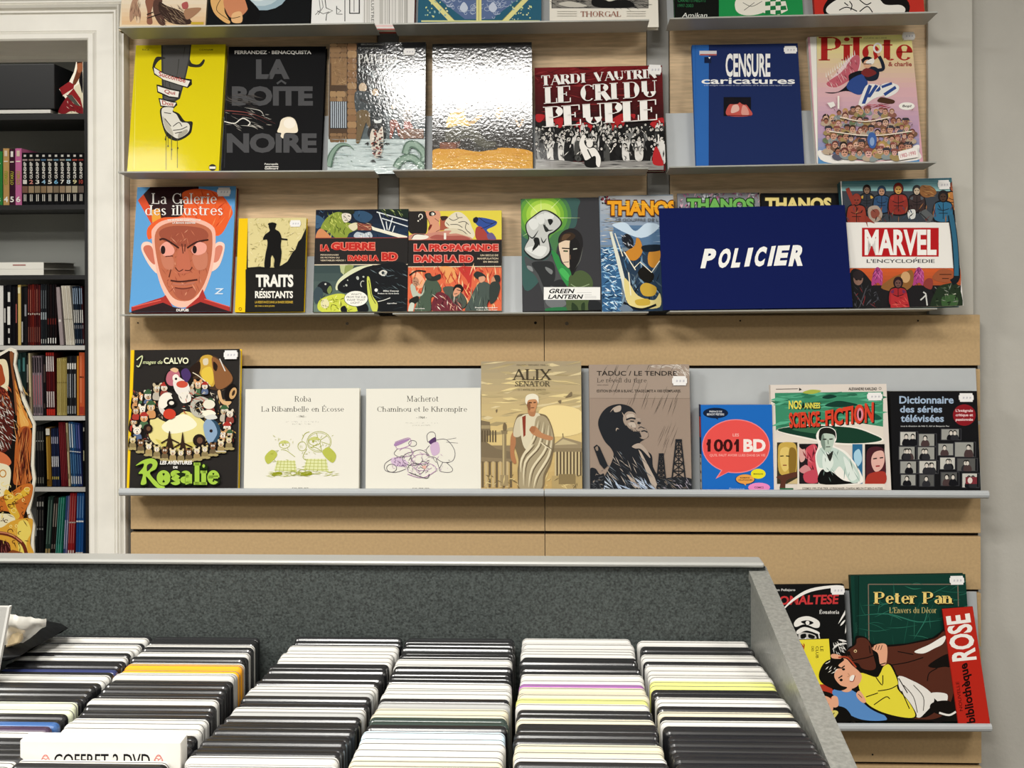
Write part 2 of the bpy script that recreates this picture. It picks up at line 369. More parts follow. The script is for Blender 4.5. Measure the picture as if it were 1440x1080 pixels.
def serif(s, T=.17, t=.05, fl=.07, gap=0.0):
    k = ('serif', s, T, t, fl, gap)
    if k in _tc: return _tc[k]
    vs, fs = [], []
    def q(p):
        b = len(vs); vs.extend(p); fs.append(tuple(range(b, b + len(p))))
    def seg(x0, y0, x1, y1, w0, w1=None):
        w1 = w1 or w0; L = math.hypot(x1 - x0, y1 - y0) or 1e-6; nx, ny = -(y1 - y0) / L, (x1 - x0) / L
        q([(x0 + nx * w0 / 2, y0 + ny * w0 / 2), (x1 + nx * w1 / 2, y1 + ny * w1 / 2), (x1 - nx * w1 / 2, y1 - ny * w1 / 2), (x0 - nx * w0 / 2, y0 - ny * w0 / 2)])
    X0 = 0
    for ch in s:
        if ch == ' ': X0 += .34; continue
        adv, els = G.get(ch, G['o'])
        for e in els:
            if e[0] == 'S':
                x = X0 + e[1]; seg(x, e[2], x, e[4], T)
                for fch, yy in (('b', e[2]), ('t', e[4])):
                    if fch in e[5] or ('s' in e[5] and fch == 't'):
                        hw = T / 2 + fl; q([(x - hw, yy - (t if fch == 't' else 0)), (x + hw, yy - (t if fch == 't' else 0)), (x + hw, yy + (t if fch == 'b' else 0)), (x - hw, yy + (t if fch == 'b' else 0))])
            elif e[0] in 'Tt':
                y0, y1 = e[2], e[4]; d = t / 2
                if abs(y0 - y1) < 1e-6: y0 = y1 = y0 + (d if y0 < .01 else -d if y0 > .99 else 0)
                seg(X0 + e[1], y0, X0 + e[3], y1, T if e[0] == 'T' else t * 1.15)
            elif e[0] == 'f':
                yy = e[3]; d = t if yy < .01 else -t; q([(X0 + e[1], yy), (X0 + e[2], yy), (X0 + e[2], yy + d), (X0 + e[1], yy + d)])
            elif e[0] == 'D':
                q([(X0 + e[1] + .085 * math.cos(a), e[2] + .085 * math.sin(a)) for a in [i * math.pi / 5 for i in range(10)]])
            elif e[0] == 'A':
                _, cx, cy, rx, ry, a0, a1 = e; n = max(6, int(abs(a1 - a0) / 15)); pr = None
                for i in range(n + 1):
                    a = R(a0 + (a1 - a0) * i / n); c, s_ = math.cos(a), math.sin(a); w = t + (T - t) * c * c
                    o = (X0 + cx + (rx + (T * .18 if rx < .3 else 0)) * c, cy + ry * s_); wi = max(.0, rx - w + (T * .18 if rx < .3 else 0)); hi = max(0, ry - t)
                    inn = (X0 + cx + wi * c, cy + hi * s_)
                    if pr: q([pr[0], o, inn, pr[1]])
                    pr = (o, inn)
        X0 += adv + gap
    r = _tc[k] = norm(vs, fs); return r
def spline(pts, k=5, closed=True):
    n = len(pts); out = []
    rng = range(n) if closed else range(n - 1)
    for i in rng:
        if closed: p0, p1, p2, p3 = pts[i - 1], pts[i], pts[(i + 1) % n], pts[(i + 2) % n]
        else: p0, p1, p2, p3 = pts[max(0, i - 1)], pts[i], pts[i + 1], pts[min(n - 1, i + 2)]
        for j in range(k):
            t = j / k; t2, t3 = t * t, t * t * t
            out.append(tuple(.5 * (2 * p1[d] + (p2[d] - p0[d]) * t + (2 * p0[d] - 5 * p1[d] + 4 * p2[d] - p3[d]) * t2 + (3 * p1[d] - p0[d] - 3 * p2[d] + p3[d]) * t3) for d in (0, 1)))
    if not closed: out.append(tuple(pts[-1]))
    return out
STEP = 8e-6
class Art:
    """draws flat ink on a rectangular face; coordinates are read in a crop of the photograph (origin ox,oy, scale s)"""
    def __init__(A, to_local, W, H, clip=True):
        A.to = to_local; A.W, A.H, A.clip = W, H, clip; A.mb = MB(); A.lts = []; A.z = 0; A.ox = A.oy = 0; A.s = 1; A.rnd = random.Random(3)
    def crop(A, ox, oy, s): A.ox, A.oy, A.s = ox, oy, s; return A
    def loc(A, p):
        u, v = A.to(A.ox + p[0] / A.s, A.oy + p[1] / A.s)
        if A.clip: u = min(max(u, -A.W / 2 + 1e-4), A.W / 2 - 1e-4); v = min(max(v, 1e-4), A.H - 1e-4)
        return u, v
    def up(A): A.z += STEP
    def _f(A, col, pts, lt=False):
        q = [A.loc(p) for p in pts]
        us = [p[0] for p in q]; vs = [p[1] for p in q]
        if max(us) - min(us) < 2e-5 or max(vs) - min(vs) < 2e-5: return
        A.mb.face([(u, -A.z - 3e-5, v) for u, v in q], col)
    def poly(A, col, pts, smooth=False):
        A.up(); A._f(col, spline(pts) if smooth else pts); return A
    def blob(A, col, pts): return A.poly(col, pts, True)
    def rect(A, col, x0, y0, x1, y1): return A.poly(col, [(x0, y0), (x1, y0), (x1, y1), (x0, y1)])
    def ell(A, col, cx, cy, rx, ry=None, rot=0, n=18, a0=0, a1=360):
        ry = rx if ry is None else ry; c, s = math.cos(R(rot)), math.sin(R(rot))
        pts = []
        for i in range(n):
            a = R(a0 + (a1 - a0) * i / (n if a1 - a0 == 360 else n - 1)); x, y = rx * math.cos(a), ry * math.sin(a)
            pts.append((cx + x * c - y * s, cy + x * s + y * c))
        return A.poly(col, pts)
    def ring(A, col, cx, cy, rx, ry, w, n=24, a0=0, a1=360):
        return A.line(col, w, [(cx + rx * math.cos(R(a0 + (a1 - a0) * i / n)), cy + ry * math.sin(R(a0 + (a1 - a0) * i / n))) for i in range(n + 1)])
    def line(A, col, w, pts, smooth=False, taper=False, up=True):
        if up: A.up()
        if smooth: pts = spline(pts, 4, False)
        n = len(pts)
        L, Rr = [], []
        for i, (x, y) in enumerate(pts):
            a, b = pts[max(0, i - 1)], pts[min(n - 1, i + 1)]; dx, dy = b[0] - a[0], b[1] - a[1]; l = math.hypot(dx, dy) or 1e-6
            ww = w / 2 * (1 if not taper else max(.08, math.sin(math.pi * (i + .0) / (n - 1)) if taper == 2 else 1 - i / (n - 1)))
            L.append((x - dy / l * ww, y + dx / l * ww)); Rr.append((x + dy / l * ww, y - dx / l * ww))
        for i in range(n - 1): A._f(col, [L[i], L[i + 1], Rr[i + 1], Rr[i]])
        return A
    def text(A, col, s, box, bold=0, shear=0, font=None, quad=None, lt=True, **k):
        A.up(); vs, fs = serif(s, **k) if font == 'serif' else sans(s, bold)
        if quad is None:
            x0, y0, x1, y1 = box; h = y1 - y0
            quad = [(x0 + shear * h, y0), (x1 + shear * h, y0), (x1, y1), (x0, y1)]
        a, b, c, d = quad
        def mp(u, v): return tuple((a[i] * (1 - u) + b[i] * u) * v + (d[i] * (1 - u) + c[i] * u) * (1 - v) for i in (0, 1))
        pv = [mp(u, v) for u, v in vs]
        pv = [A.loc(p) for p in pv]
        h = (max(p[1] for p in pv) - min(p[1] for p in pv)) if pv else 0; w_ = (max(p[0] for p in pv) - min(p[0] for p in pv)) if pv else 0
        tgt = A.mb
        if lt == 'join' and A.lts: tgt = A.lts[-1]
        elif lt and max(h, .0) > .0125 and w_ > .0125: tgt = MB(); A.lts.append(tgt)
        tgt.mesh([(u, -A.z - 3e-5, v) for u, v in pv], fs, col)
        return A
    def letters(A, m_, r, name='title_lettering'):
        for t in A.lts: t.build(name, m_, r, fix=False)
    def outline_text(A, cin, cout, s, box, bold=.02, ow=.05, **k):
        x0, y0, x1, y1 = box; e = (y1 - y0) * .05
        A.text(cout, s, (x0 - 1.6 * e, y0 - 1.6 * e, x1 + 1.6 * e, y1 + 1.6 * e), bold=ow * 1.15, **k); A.text(cin, s, box, bold=bold, lt='join', **k); return A
    def hatch(A, cols, n, box, l=(4, 12), w=(1, 3), ang=(0, 180), seed=1, test=None):
        r = random.Random(seed)
        for i in range(n):
            x, y = r.uniform(box[0], box[2]), r.uniform(box[1], box[3])
            if test and not test(x, y): continue
            a = R(r.uniform(*ang)); ll = r.uniform(*l) / 2; c = r.choice(cols); ww = r.uniform(*w)
            A.line(c, ww, [(x - ll * math.cos(a), y - ll * math.sin(a)), (x, y + r.uniform(-1, 1)), (x + ll * math.cos(a), y + ll * math.sin(a))], taper=2 if ll > 2 else False)
        return A
    def dots(A, cols, n, box, r_=(2, 5), seed=1, test=None, sq=1):
        r = random.Random(seed)
        for i in range(n):
            x, y = r.uniform(box[0], box[2]), r.uniform(box[1], box[3])
            if test and not test(x, y): continue
            rr = r.uniform(*r_); A.ell(r.choice(cols), x, y, rr, rr * sq * r.uniform(.6, 1.4), r.uniform(0, 180), 9)
        return A
    def gradient(A, c0, c1, box, n=10, vert=True):
        a, b = [int(c0[i:i + 2], 16) for i in (0, 2, 4)], [int(c1[i:i + 2], 16) for i in (0, 2, 4)]
        x0, y0, x1, y1 = box
        A.up()
        for i in range(n):
            t = i / (n - 1); c = ''.join('%02x' % round(p + (q - p) * t) for p, q in zip(a, b))
            if vert: A._f(c, [(x0, y0 + (y1 - y0) * i / n), (x1, y0 + (y1 - y0) * i / n), (x1, y0 + (y1 - y0) * (i + 1) / n), (x0, y0 + (y1 - y0) * (i + 1) / n)])
            else: A._f(c, [(x0 + (x1 - x0) * i / n, y0), (x0 + (x1 - x0) * (i + 1) / n, y0), (x0 + (x1 - x0) * (i + 1) / n, y1), (x0 + (x1 - x0) * i / n, y1)])
        return A
    def face(A, skin, hair, cx, cy, r, seed=0, dark='201814', hat=None):
        """small generic drawn head"""
        q = random.Random(seed)
        A.ell(hair, cx, cy - r * .25, r * 1.02, r * 1.05); A.ell(skin, cx, cy + r * .18, r * .78, r * .9)
        A.line(dark, r * .22, [(cx - r * .5, cy - r * .02), (cx - r * .12, cy + .02 * r)]); A.line(dark, r * .22, [(cx + r * .12, cy + .02 * r), (cx + r * .5, cy - r * .02)])
        A.line(dark, r * .14, [(cx - r * .3, cy + r * .62), (cx + r * .3, cy + r * .58)])
        if hat: A.poly(hat, [(cx - r * 1.3, cy - r * .4), (cx - r * .8, cy - r * 1.2), (cx + r * .8, cy - r * 1.2), (cx + r * 1.3, cy - r * .4)])
        return A

# ================================================================ books
BOOKS = {}
def book(key, quad, label, base='eeeeee', spine=None, thick=.012, lean=None, boty=None, drop=None, mt=None, name='comic_album', cat='book', group=None,
         sticker=None, hard=True, spine_strip=0, page='d9d2c0', over=.0025, topfix=None):
    """a hardback or paperback standing face-out, leaning back; quad = corners of its front in the photograph"""
    mt = mt or M_PRINT
    low = quad[2][1] > 500
    if lean is None: lean = 6.5 if low else 11
    if boty is None: boty = 2.463 if low else BOTY
    th = R(lean); TL, TR, BR, BL = [Vector(q) for q in quad]
    if drop is None: drop = 9 if BR.y < 100 else 4 if BR.y < 300 else -1 if BR.y < 500 else 3
    BR = BR + Vector((0, drop)); BL = BL + Vector((0, drop))
    mid = (BL + BR) / 2; p0 = P(mid.x, mid.y, boty); n = Vector((0, -math.cos(th), math.sin(th)))
    c = [hit(q.x, q.y, p0, n) for q in (TL, TR, BR, BL)]
    ux = (c[2] - c[3]).normalized(); uz = n.cross(ux) * -1
    if uz.z < 0: uz = -uz
    uy = -n
    W = ((c[2] - c[3]).length + (c[1] - c[0]).dot(ux)) / 2; H = ((c[0] - c[3]).dot(uz) + (c[1] - c[2]).dot(uz)) / 2
    org = (c[2] + c[3]) / 2 + ux * (((c[0] + c[1]) / 2 - (c[2] + c[3]) / 2).dot(ux) / 2)
    rot = Matrix((ux, uy, uz)).transposed()
    r = empty(name, org, rot, label=label, cat=cat, group=group)
    def to(px, py):
        d = hit(px, py, p0, n) - org; return d.dot(ux), d.dot(uz)
    A = Art(to, W, H); A.root = r; A.thick = thick; A.mt = mt; A.base = base; A.sp = spine or base; A.hard = hard; A.page = page; A.over = over
    A.n, A.p0 = n, p0
    BOOKS[key] = A
    if sticker: A.sticker = sticker
    return A
def finish(A, letter=True):
    r, W, H, t = A.root, A.W, A.H, A.thick; b = .0022 if A.hard else .0006; o = A.over if A.hard else 0.0003
    mb = A.mb; h = W / 2
    mb.box((-h, 0, 0), (h, b, H), A.base); mb.box((-h, t - b, 0), (h, t, H), A.sp); mb.box((-h, b, 0), (-h + b, t - b, H), A.sp)
    mb.build('cover', A.mt, r, fix=False)
    pg = MB(); pg.box((-h + b, b + 1e-4, o), (h - o, t - b - 1e-4, H - o)); pg.build('page_block', M_PAGE, r)
    A.letters(A.mt, r)
    st = getattr(A, 'sticker', None)
    if st:
        (x0, y0), (x1, y1) = st[0], st[1]; rot = st[2] if len(st) > 2 else 0
        A.crop(0, 0, 1); u0, v0 = A.to(x0, y0); u1, v1 = A.to(x1, y1)
        cx, cy, hw, hh = (u0 + u1) / 2, (v0 + v1) / 2, abs(u1 - u0) / 2, abs(v1 - v0) / 2
        z = -A.z - 2e-4; ol = [(-1, -.5), (-.86, -.62), (-.86, -1), (.86, -1), (.86, -.62), (1, -.5), (1, .5), (.86, .62), (.86, 1), (-.86, 1), (-.86, .62), (-1, .5)]
        c, s = math.cos(R(rot)), math.sin(R(rot))
        ol = [(cx + (x * hw) * c - (y * hh) * s, cy + (x * hw) * s + (y * hh) * c) for x, y in ol]
        m2 = MB(); m2.prism(ol, z, -1e-5, 'efedeb')
        rr = random.Random(int(x0))
        for i in range(3):
            x = cx - hw * .5 + i * hw * .45; m2.face([(x, z - 2e-5, cy - hh * .3), (x + hw * .25, z - 2e-5, cy - hh * .25), (x + hw * .28, z - 2e-5, cy + hh * .15), (x + .05 * hw, z - 2e-5, cy + hh * .2)], 'c9c7cc')
        m2.build('price_sticker', M_MATTE, r, fix=False)
# ================================================================ covers, top row (cut by the frame)
g0 = 'albums on the top row'
A = book('r1a', [(177, -135), (294, -136), (294, 33), (172, 34)], 'cream album with brown feather drawing, first on the top row beside the door trim', 'ead9bd', '8a7a60', .016, group=g0)
A.crop(160, 0, 3.6)
A.gradient('ecdcc4', 'e3bf94', (40, 0, 480, 125), 6)
A.blob('b08a72', [(95, 0), (80, 60), (85, 112), (112, 80), (128, 118), (138, 70), (120, 20), (122, 0)])
A.blob('e6c9a8', [(118, 84), (112, 110), (128, 116), (134, 92)])
A.blob('8f5f4c', [(160, 0), (170, 60), (168, 118), (196, 118), (190, 60), (205, 0)])
A.blob('5a3f36', [(205, 0), (200, 60), (230, 122), (262, 120), (240, 40), (245, 0)])
A.blob('3d2c26', [(230, 10), (235, 70), (300, 120), (395, 118), (345, 60), (270, 30)])
A.hatch(['8b7460', '2c201c', '6e5848', 'a08a70'], 70, (235, 30, 370, 118), (20, 60), (1.5, 4), (20, 60), 5)
A.hatch(['c9ad8c', '6b5344'], 26, (85, 10, 135, 100), (20, 50), (1, 3), (70, 110), 6)
A.line('b48a70', 3, [(165, 90), (195, 80)]); A.line('2c201c', 5, [(168, 75), (200, 62)]); A.line('2c201c', 5, [(170, 92), (240, 70)])
A.blob('b05a58', [(345, 20), (372, 10), (376, 40), (352, 46)]); A.blob('a87f62', [(360, 50), (440, 40), (420, 70), (370, 100)])
A.rect('c8a93c', 392, 112, 455, 125); finish(A)
A = book('r1b', [(297, -135), (440, -136), (438, 32), (295, 33)], 'black album with peach figure and pale planet, second on the top row', '101214', None, .016, group=g0)
A.crop(160, 0, 3.6)
A.ell('9fb7c4', 755, -35, 125, 88); A.ell('c3d4dc', 745, -45, 100, 76); A.ell('e2ecef', 730, -60, 78, 66)
A.blob('e0b071', [(495, -20), (505, 60), (560, 112), (590, 113), (560, 50), (590, -20)])
A.blob('cf8862', [(565, -20), (560, 40), (590, 90), (640, 85), (680, 40), (660, -20)])
A.blob('e8b884', [(600, 70), (600, 112), (648, 112), (644, 60)]); A.line('2a1a14', 3, [(545, -10), (520, 50), (575, 95), (600, 112)], True); A.line('2a1a14', 3, [(560, 40), (590, 90), (640, 84)], True)
A.blob('0c0c0e', [(660, -20), (680, 60), (652, 112), (720, 112), (740, 60), (690, 0)]); finish(A)
A = book('r1c', [(441, -135), (513, -135), (512, 31), (440, 32)], 'white album with thin black line drawing, third on the top row', 'f0f0ee', None, .014, group=g0)
A.crop(160, 0, 3.6)
for k in (0, 14): A.line('444', 3, [(1040 + k, 0), (1046 + k, 50 - k), (1020 + k, 75)]); 
A.line('222', 4, [(1070, 0), (1075, 40), (1108, 55), (1078, 70), (1074, 105)]); A.line('333', 3, [(1030, 55), (1060, 70), (1090, 60)])
A.line('222', 4, [(1128, 30), (1128, 72), (1150, 55), (1128, 40)]); A.line('222', 3, [(1130, 72), (1158, 72)])
A.line('222', 4, [(1170, 0), (1170, 108)]); A.rect('222', 1192, -10, 1246, 70); A.rect('f0f0ee', 1197, -10, 1240, 65); A.rect('222', 1215, -10, 1218, 60); finish(A)
A = book('r1d', [(513, -130), (585, -131), (585, 33), (513, 33)], 'thick white book with fine grey vertical lines and red base, hanging between two top trays', 'e4e2de', '9a3a30', .02, group=g0)
A.crop(500, 0, 9.817)
for i, (x, w, c) in enumerate([(120, 6, '8b8a86'), (150, 26, 'cfcdc8'), (185, 6, '9c9a96'), (330, 50, 'c4c2bd'), (405, 8, '9a9894'), (430, 16, 'cbc9c4'), (460, 10, '8f8d88'), (500, 22, 'd2d0cc'), (545, 8, 'a09e9a'), (590, 40, 'c9c7c2'), (640, 8, '9a9894'), (670, 50, 'bfbdb8'), (705, 8, '9d9b97')]):
    A.rect(c, x, -100, x + w, 330)
A.text('444340', 'ILLUSTRES', None, quad=[(255, -60), (255, 340), (215, 340), (215, -60)])
A.rect('2a2624', 818, -100, 836, 330); A.rect('e8c9c6', 200, 345, 840, 372); A.rect('a5423a', 200, 395, 840, 470); finish(A)
A = book('r1e', [(590, -138), (763, -139), (760, 30), (589, 31)], 'blue album with ornate tracery and yellow diagonal bands on the top row', '2d6078', '1d4a66', .016, group=g0)
A.crop(540, 0, 3.4286)
A.poly('4a5f84', [(170, -60), (760, -60), (640, -60), (470, 88), (450, 88), (230, -60)])
A.poly('5d7099', [(270, 0), (640, 0), (520, 92), (390, 92)])
r = random.Random(2)
for i in range(70):
    x, y = r.uniform(285, 620), r.uniform(-5, 90)
    if y < 95 - abs(x - 455) * .0 and abs(x - 455) < 180 - y * 1.3: A.ring('b7c3d8', x, y, r.uniform(5, 14), r.uniform(4, 10), 2.2, 10, 0, r.uniform(180, 360))
for sx in (-1, 1):
    A.blob('c6cfe0', [(455 + sx * 70, 10), (455 + sx * 50, 40), (455 + sx * 70, 60), (455 + sx * 90, 40)])
    A.poly('e3dc96', [(455 - sx * 260, -20), (455 - sx * 230, -20), (455 - sx * 115, 100), (455 - sx * 145, 100)]); A.line('8a8a4a', 2, [(455 - sx * 228, -20), (455 - sx * 113, 100)])
A.rect('e3dc96', 445, -60, 470, 104); A.line('6f6f3c', 2, [(457, -60), (457, 104)])
for i in range(46):
    s_ = r.choice((-1, 1)); y = r.uniform(5, 95); x = 455 + s_ * r.uniform(150 + (95 - y) * .0, 262)
    if abs(x - 455) > 262 - (100 - y) * 1.0 - 95: A.ell(r.choice(['cfdc9a', 'b9cfa0', 'e3e3b4', '8fb4b4']), x, y, r.uniform(2, 7), r.uniform(2, 5), r.uniform(0, 180), 8)
A.rect('d6d79a', 180, 99, 752, 106); finish(A)
A = book('r1f', [(774, -140), (924, -141), (924, 29), (771, 31)], 'cream album with grey engraving and brown capitals below, top row', 'ebe6da', None, .018, group=g0)
A.crop(540, 0, 3.4286)
A.rect('444', 808, -90, 1275, 40); A.rect('8a8780', 811, -90, 1272, 37)
A.hatch(['222', '333', '555'], 150, (811, -10, 1272, 36), (10, 60), (1, 4), (-20, 40), 8); A.blob('c9c5ba', [(840, 20), (900, 8), (980, 30), (900, 36)]); A.blob('1a1a1a', [(1010, -10), (1080, 5), (1170, 0), (1200, 34), (1020, 34)])
A.blob('d8d4c8', [(1060, -10), (1085, 8), (1120, -4)])
for x0, x1 in ((835, 930), (1170, 1262)):
    for y in (55, 66, 77): A.rect('a8a49a', x0, y, x1, y + 2)
A.text('9c6a5a', 'THORGAL', (948, 55, 1142, 82), font='serif', T=.15, t=.05); finish(A)
A = book('r1g', [(946, -146), (1125, -150), (1124, 20), (945, 24)], 'black and green album with white chequered shape, top row at right', '20904c', '0c0e0c', .014, group=g0)
A.crop(920, 0, 2.769)
A.rect('101310', 60, -200, 252, 70)
A.text('2d7a4a', 'CARNETS INEDITS', (92, -6, 200, 8)); A.text('2d7a4a', '1997-2003', (92, 16, 152, 28)); A.text('e6e6e0', 'Amikan', (108, 50, 205, 68), shear=.2)
A.blob('ece8dc', [(330, -10), (318, 40), (360, 60), (430, 45), (450, -10)]); A.poly('ece8dc', [(430, -20), (425, 50), (486, 58), (520, 40), (505, -20)])
for i in range(4):
    for j in range(4):
        if (i + j) % 2: A.poly('1f7a42', [(432 + 20 * i, -10 + 17 * j), (452 + 20 * i, -12 + 17 * j), (453 + 21 * i, 4 + 17 * j), (432 + 20 * i, 6 + 17 * j)])
A.line('3a3a34', 2, [(345, 10), (380, 25), (420, 5)], True); A.line('3a3a34', 2, [(350, 40), (390, 10)]); finish(A)
A = book('r1h', [(1141, -148), (1294, -152), (1292, 16), (1140, 20)], 'red album with white cartoon shape and black curves, last on the top row', 'c4342a', 'b02a22', .016, group=g0)
A.crop(920, 0, 2.769)
A.blob('141010', [(668, 10), (660, 50), (700, 62), (900, 62), (985, 55), (985, 0), (900, -30), (720, -30)])
A.blob('efece4', [(680, 20), (672, 48), (720, 60), (850, 50), (950, 60), (978, 40), (960, 20), (900, 18), (860, -10), (740, -10)])
A.poly('c4342a', [(610, 57), (1040, 46), (1040, 80), (610, 80)])
for pts in ([(720, 40), (750, 28), (790, 44)], [(760, 5), (770, 20), (765, 40)], [(800, 45), (830, 25), (850, 48)], [(800, 0), (825, 18), (845, 10)], [(740, 10), (755, 22)]): A.line('141010', 4, pts, True)
finish(A)
# ================================================================ covers, second row
g1 = 'comic albums on the second row'
A = book('arm', [(187, 63), (313, 63), (312, 239), (183, 240)], 'bright yellow album with a grey fist hanging down, wrapped in a banner', 'dccb06', 'c8b806', .014, group=g1, mt=M_FILM)
A.crop(160, 0, 3.6)
A.line('c9bd10', 3, [(103, 225), (97, 860)]); A.line('f2ea70', 3, [(109, 225), (103, 860)])
A.text('55501a', 'RICA', (145, 247, 180, 256), bold=.01); A.text('55501a', 'OZANAM', (432, 247, 502, 256), bold=.01)
A.blob('2c2b22', [(380, 290), (395, 320), (430, 325), (455, 300), (460, 312), (440, 338), (400, 340), (376, 330)])
A.poly('3a3a38', [(240, 226), (393, 226), (385, 300), (365, 390), (335, 500), (300, 520), (247, 520), (242, 400)])
A.poly('545352', [(248, 226), (386, 226), (378, 300), (358, 385), (328, 495), (300, 505), (256, 505), (252, 400)])
for p in ([(330, 300), (320, 380), (300, 440)], [(360, 240), (350, 300)], [(280, 420), (290, 470), (285, 500)], [(260, 400), (262, 480)]): A.line('35342f', 4, p, True, 1)
A.blob('2c2b22', [(196, 345), (212, 292), (245, 288), (262, 296), (230, 306), (208, 340), (222, 372)])
A.poly('1c1b16', [(194, 340), (208, 340), (250, 368), (330, 392), (395, 402), (396, 428), (374, 446), (340, 436), (260, 410), (205, 378)])
A.poly('ece6dc', [(203, 342), (250, 372), (330, 398), (386, 410), (372, 440), (330, 428), (250, 402), (206, 370)])
A.poly('1c1b16', [(216, 428), (232, 430), (280, 446), (338, 458), (336, 484), (326, 500), (280, 494), (220, 468)])
A.poly('ece6dc', [(222, 436), (280, 454), (330, 464), (326, 493), (280, 487), (224, 462)])
A.poly('1c1b16', [(226, 496), (240, 498), (318, 516), (322, 532), (306, 546), (236, 540)])
A.poly('ece6dc', [(233, 503), (300, 520), (316, 520), (304, 541), (240, 534)])
A.text('b03a34', 'Succombe', None, quad=[(228, 360), (365, 398), (362, 420), (228, 385)], bold=.02); A.text('a8423c', 'Qui', None, quad=[(256, 452), (312, 462), (310, 484), (256, 474)], bold=.02); A.text('a8423c', 'Doit', None, quad=[(244, 508), (306, 520), (304, 538), (246, 530)], bold=.02)
A.blob('1c1b16', [(240, 545), (238, 600), (262, 680), (290, 706), (330, 712), (385, 680), (398, 640), (396, 615), (360, 612), (330, 575), (300, 560), (305, 540)])
A.blob('dcd8cc', [(246, 548), (246, 600), (262, 655), (300, 690), (330, 700), (375, 672), (385, 640), (372, 622), (340, 616), (318, 580), (298, 566), (300, 545)])
A.blob('b9b4a4', [(248, 590), (262, 650), (300, 688), (296, 660), (270, 620)]); A.blob('a8a394', [(330, 700), (372, 672), (368, 655), (330, 675)])
for p in ([(300, 640), (330, 620), (345, 640)], [(300, 660), (340, 655), (372, 640)], [(310, 675), (345, 668)], [(345, 618), (385, 622), (390, 640)], [(258, 600), (290, 640)], [(255, 570), (290, 575)]): A.line('35332c', 4, p, True)
for x, y0, y1 in ((265, 660, 860), (275, 690, 740), (292, 690, 810), (293, 700, 790), (322, 705, 850), (262, 690, 712)): A.line('5a5512', 3, [(x, y0), (x, y1)])
for x, y in ((275, 740), (293, 757), (324, 750), (262, 705)): A.ell('3a3510', x, y, 4, 5)
A.ell('2a281c', 500, 848, 19, 17); A.rect('e8e4d4', 484, 843, 516, 855); finish(A)
A = book('blackbox', [(317, 66), (455, 65), (454, 239), (316, 239)], 'black album with huge dark grey block capitals and a pale profile head', '0f0f11', None, .016, group=g1)
A.crop(160, 0, 3.6)
A.text('f0eeea', 'FERRANDEZ · BENACQUISTA', (612, 256, 1000, 277), bold=.03)
for t, b in (('LA', (720, 300, 890, 400)), ('BOITE', (598, 436, 1008, 536)), ('NOIRE', (572, 674, 1028, 774))): A.text('4d4d4f', t, b, bold=.05)
A.line('4d4d4f', 10, [(826, 424), (848, 408), (872, 424)])
A.hatch(['3c3836', '57524e', '2a2624'], 40, (565, 480, 720, 560), (20, 90), (2, 5), (0, 25), 4)
A.blob('0e0e10', [(560, 540), (700, 560), (830, 640), (780, 650), (640, 610), (560, 600)])
A.line('8a4a44', 5, [(565, 560), (660, 568), (740, 590), (820, 628)], True, 1); A.line('6a3a36', 4, [(600, 575), (700, 590), (800, 640)], True, 1)
A.line('d8d4cc', 3, [(660, 545), (740, 560), (760, 590)], True, 2); A.line('e8e4da', 5, [(560, 615), (610, 625), (640, 605), (660, 600), (690, 620), (680, 636)], True); A.line('d8d4ca', 3, [(640, 635), (700, 640), (730, 655)], True, 2)
A.hatch(['cfcac0', '8a8680'], 22, (570, 560, 800, 660), (20, 60), (1.5, 3), (5, 40), 9)
A.blob('efe3cc', [(838, 640), (850, 605), (885, 592), (915, 604), (930, 640), (926, 672), (868, 674), (858, 700), (845, 690), (848, 674), (828, 668)])
A.ell('f6eee0', 890, 625, 30, 26); A.text('ece9e2', 'Futuropolis', (764, 826, 832, 838), bold=.02); A.rect('ece9e2', 766, 842, 834, 846); A.text('ece9e2', 'Gallimard', (764, 848, 832, 858), bold=.02)
A.line('35353a', 3, [(563, 240), (560, 850)]); finish(A)
A = book('battle', [(463, 60), (598, 60), (598, 240), (461, 241)], 'shiny album with brick wall, dark fighters and pale icy ground', '9a9c9a', '222', .014, lean=6.3, group=g1, mt=M_GLOSS, sticker=((568, 69), (584, 78), 0))
A.crop(455, 55, 5.684)
A.rect('c3d0d0', 30, 780, 830, 1100); A.rect('0d0f14', 262, 20, 830, 440); A.gradient('20242a', '5a666a', (262, 440, 830, 800), 8)
A.rect('4a3420', 40, 30, 268, 800)
rr = random.Random(4)
y = 36
while y < 790:
    hh = rr.choice((26, 38, 48)); x = 52
    while x < 185:
        ww = rr.uniform(40, 90); x2 = min(186, x + ww)
        if 150 < y < 375: pass
        elif 495 < y < 712: pass
        else: A.blob(rr.choice(['8a6a48', '9a7a54', '7a5c3e', 'a5845c']), [(x + 2, y + 3), ((x + x2) / 2, y + 1), (x2 - 3, y + 4), (x2 - 2, y + hh - 4), ((x + x2) / 2, y + hh - 2), (x + 2, y + hh - 4)])
        x = x2 + 2
    y += hh
y = 36
while y < 790:
    hh = rr.choice((44, 52, 58)); A.blob(rr.choice(['94704a', '8a6644', 'a5825a']), [(194, y + 4), (228, y), (260, y + 5), (260, y + hh - 6), (228, y + hh - 3), (194, y + hh - 6)]); y += hh
A.rect('8f6e4a', 62, 155, 186, 368); A.hatch(['b8976c', '6e5236'], 30, (65, 160, 184, 362), (30, 90), (2, 4), (0, 180), 3)
A.rect('20242c', 52, 498, 188, 715)
for i in range(8): A.rect('b9c4cf', 58 + i * 16.5, 500, 66 + i * 16.5, 710)
A.text('e8e8e4', 'PATUDGA', (278, 118, 600, 195), font='serif', T=.16, t=.06)
A.text('9a9a96', 'BRUNSCHWIG', (300, 38, 480, 50)); A.text('8a8a86', 'DUCOUDRAY', (280, 66, 440, 80))
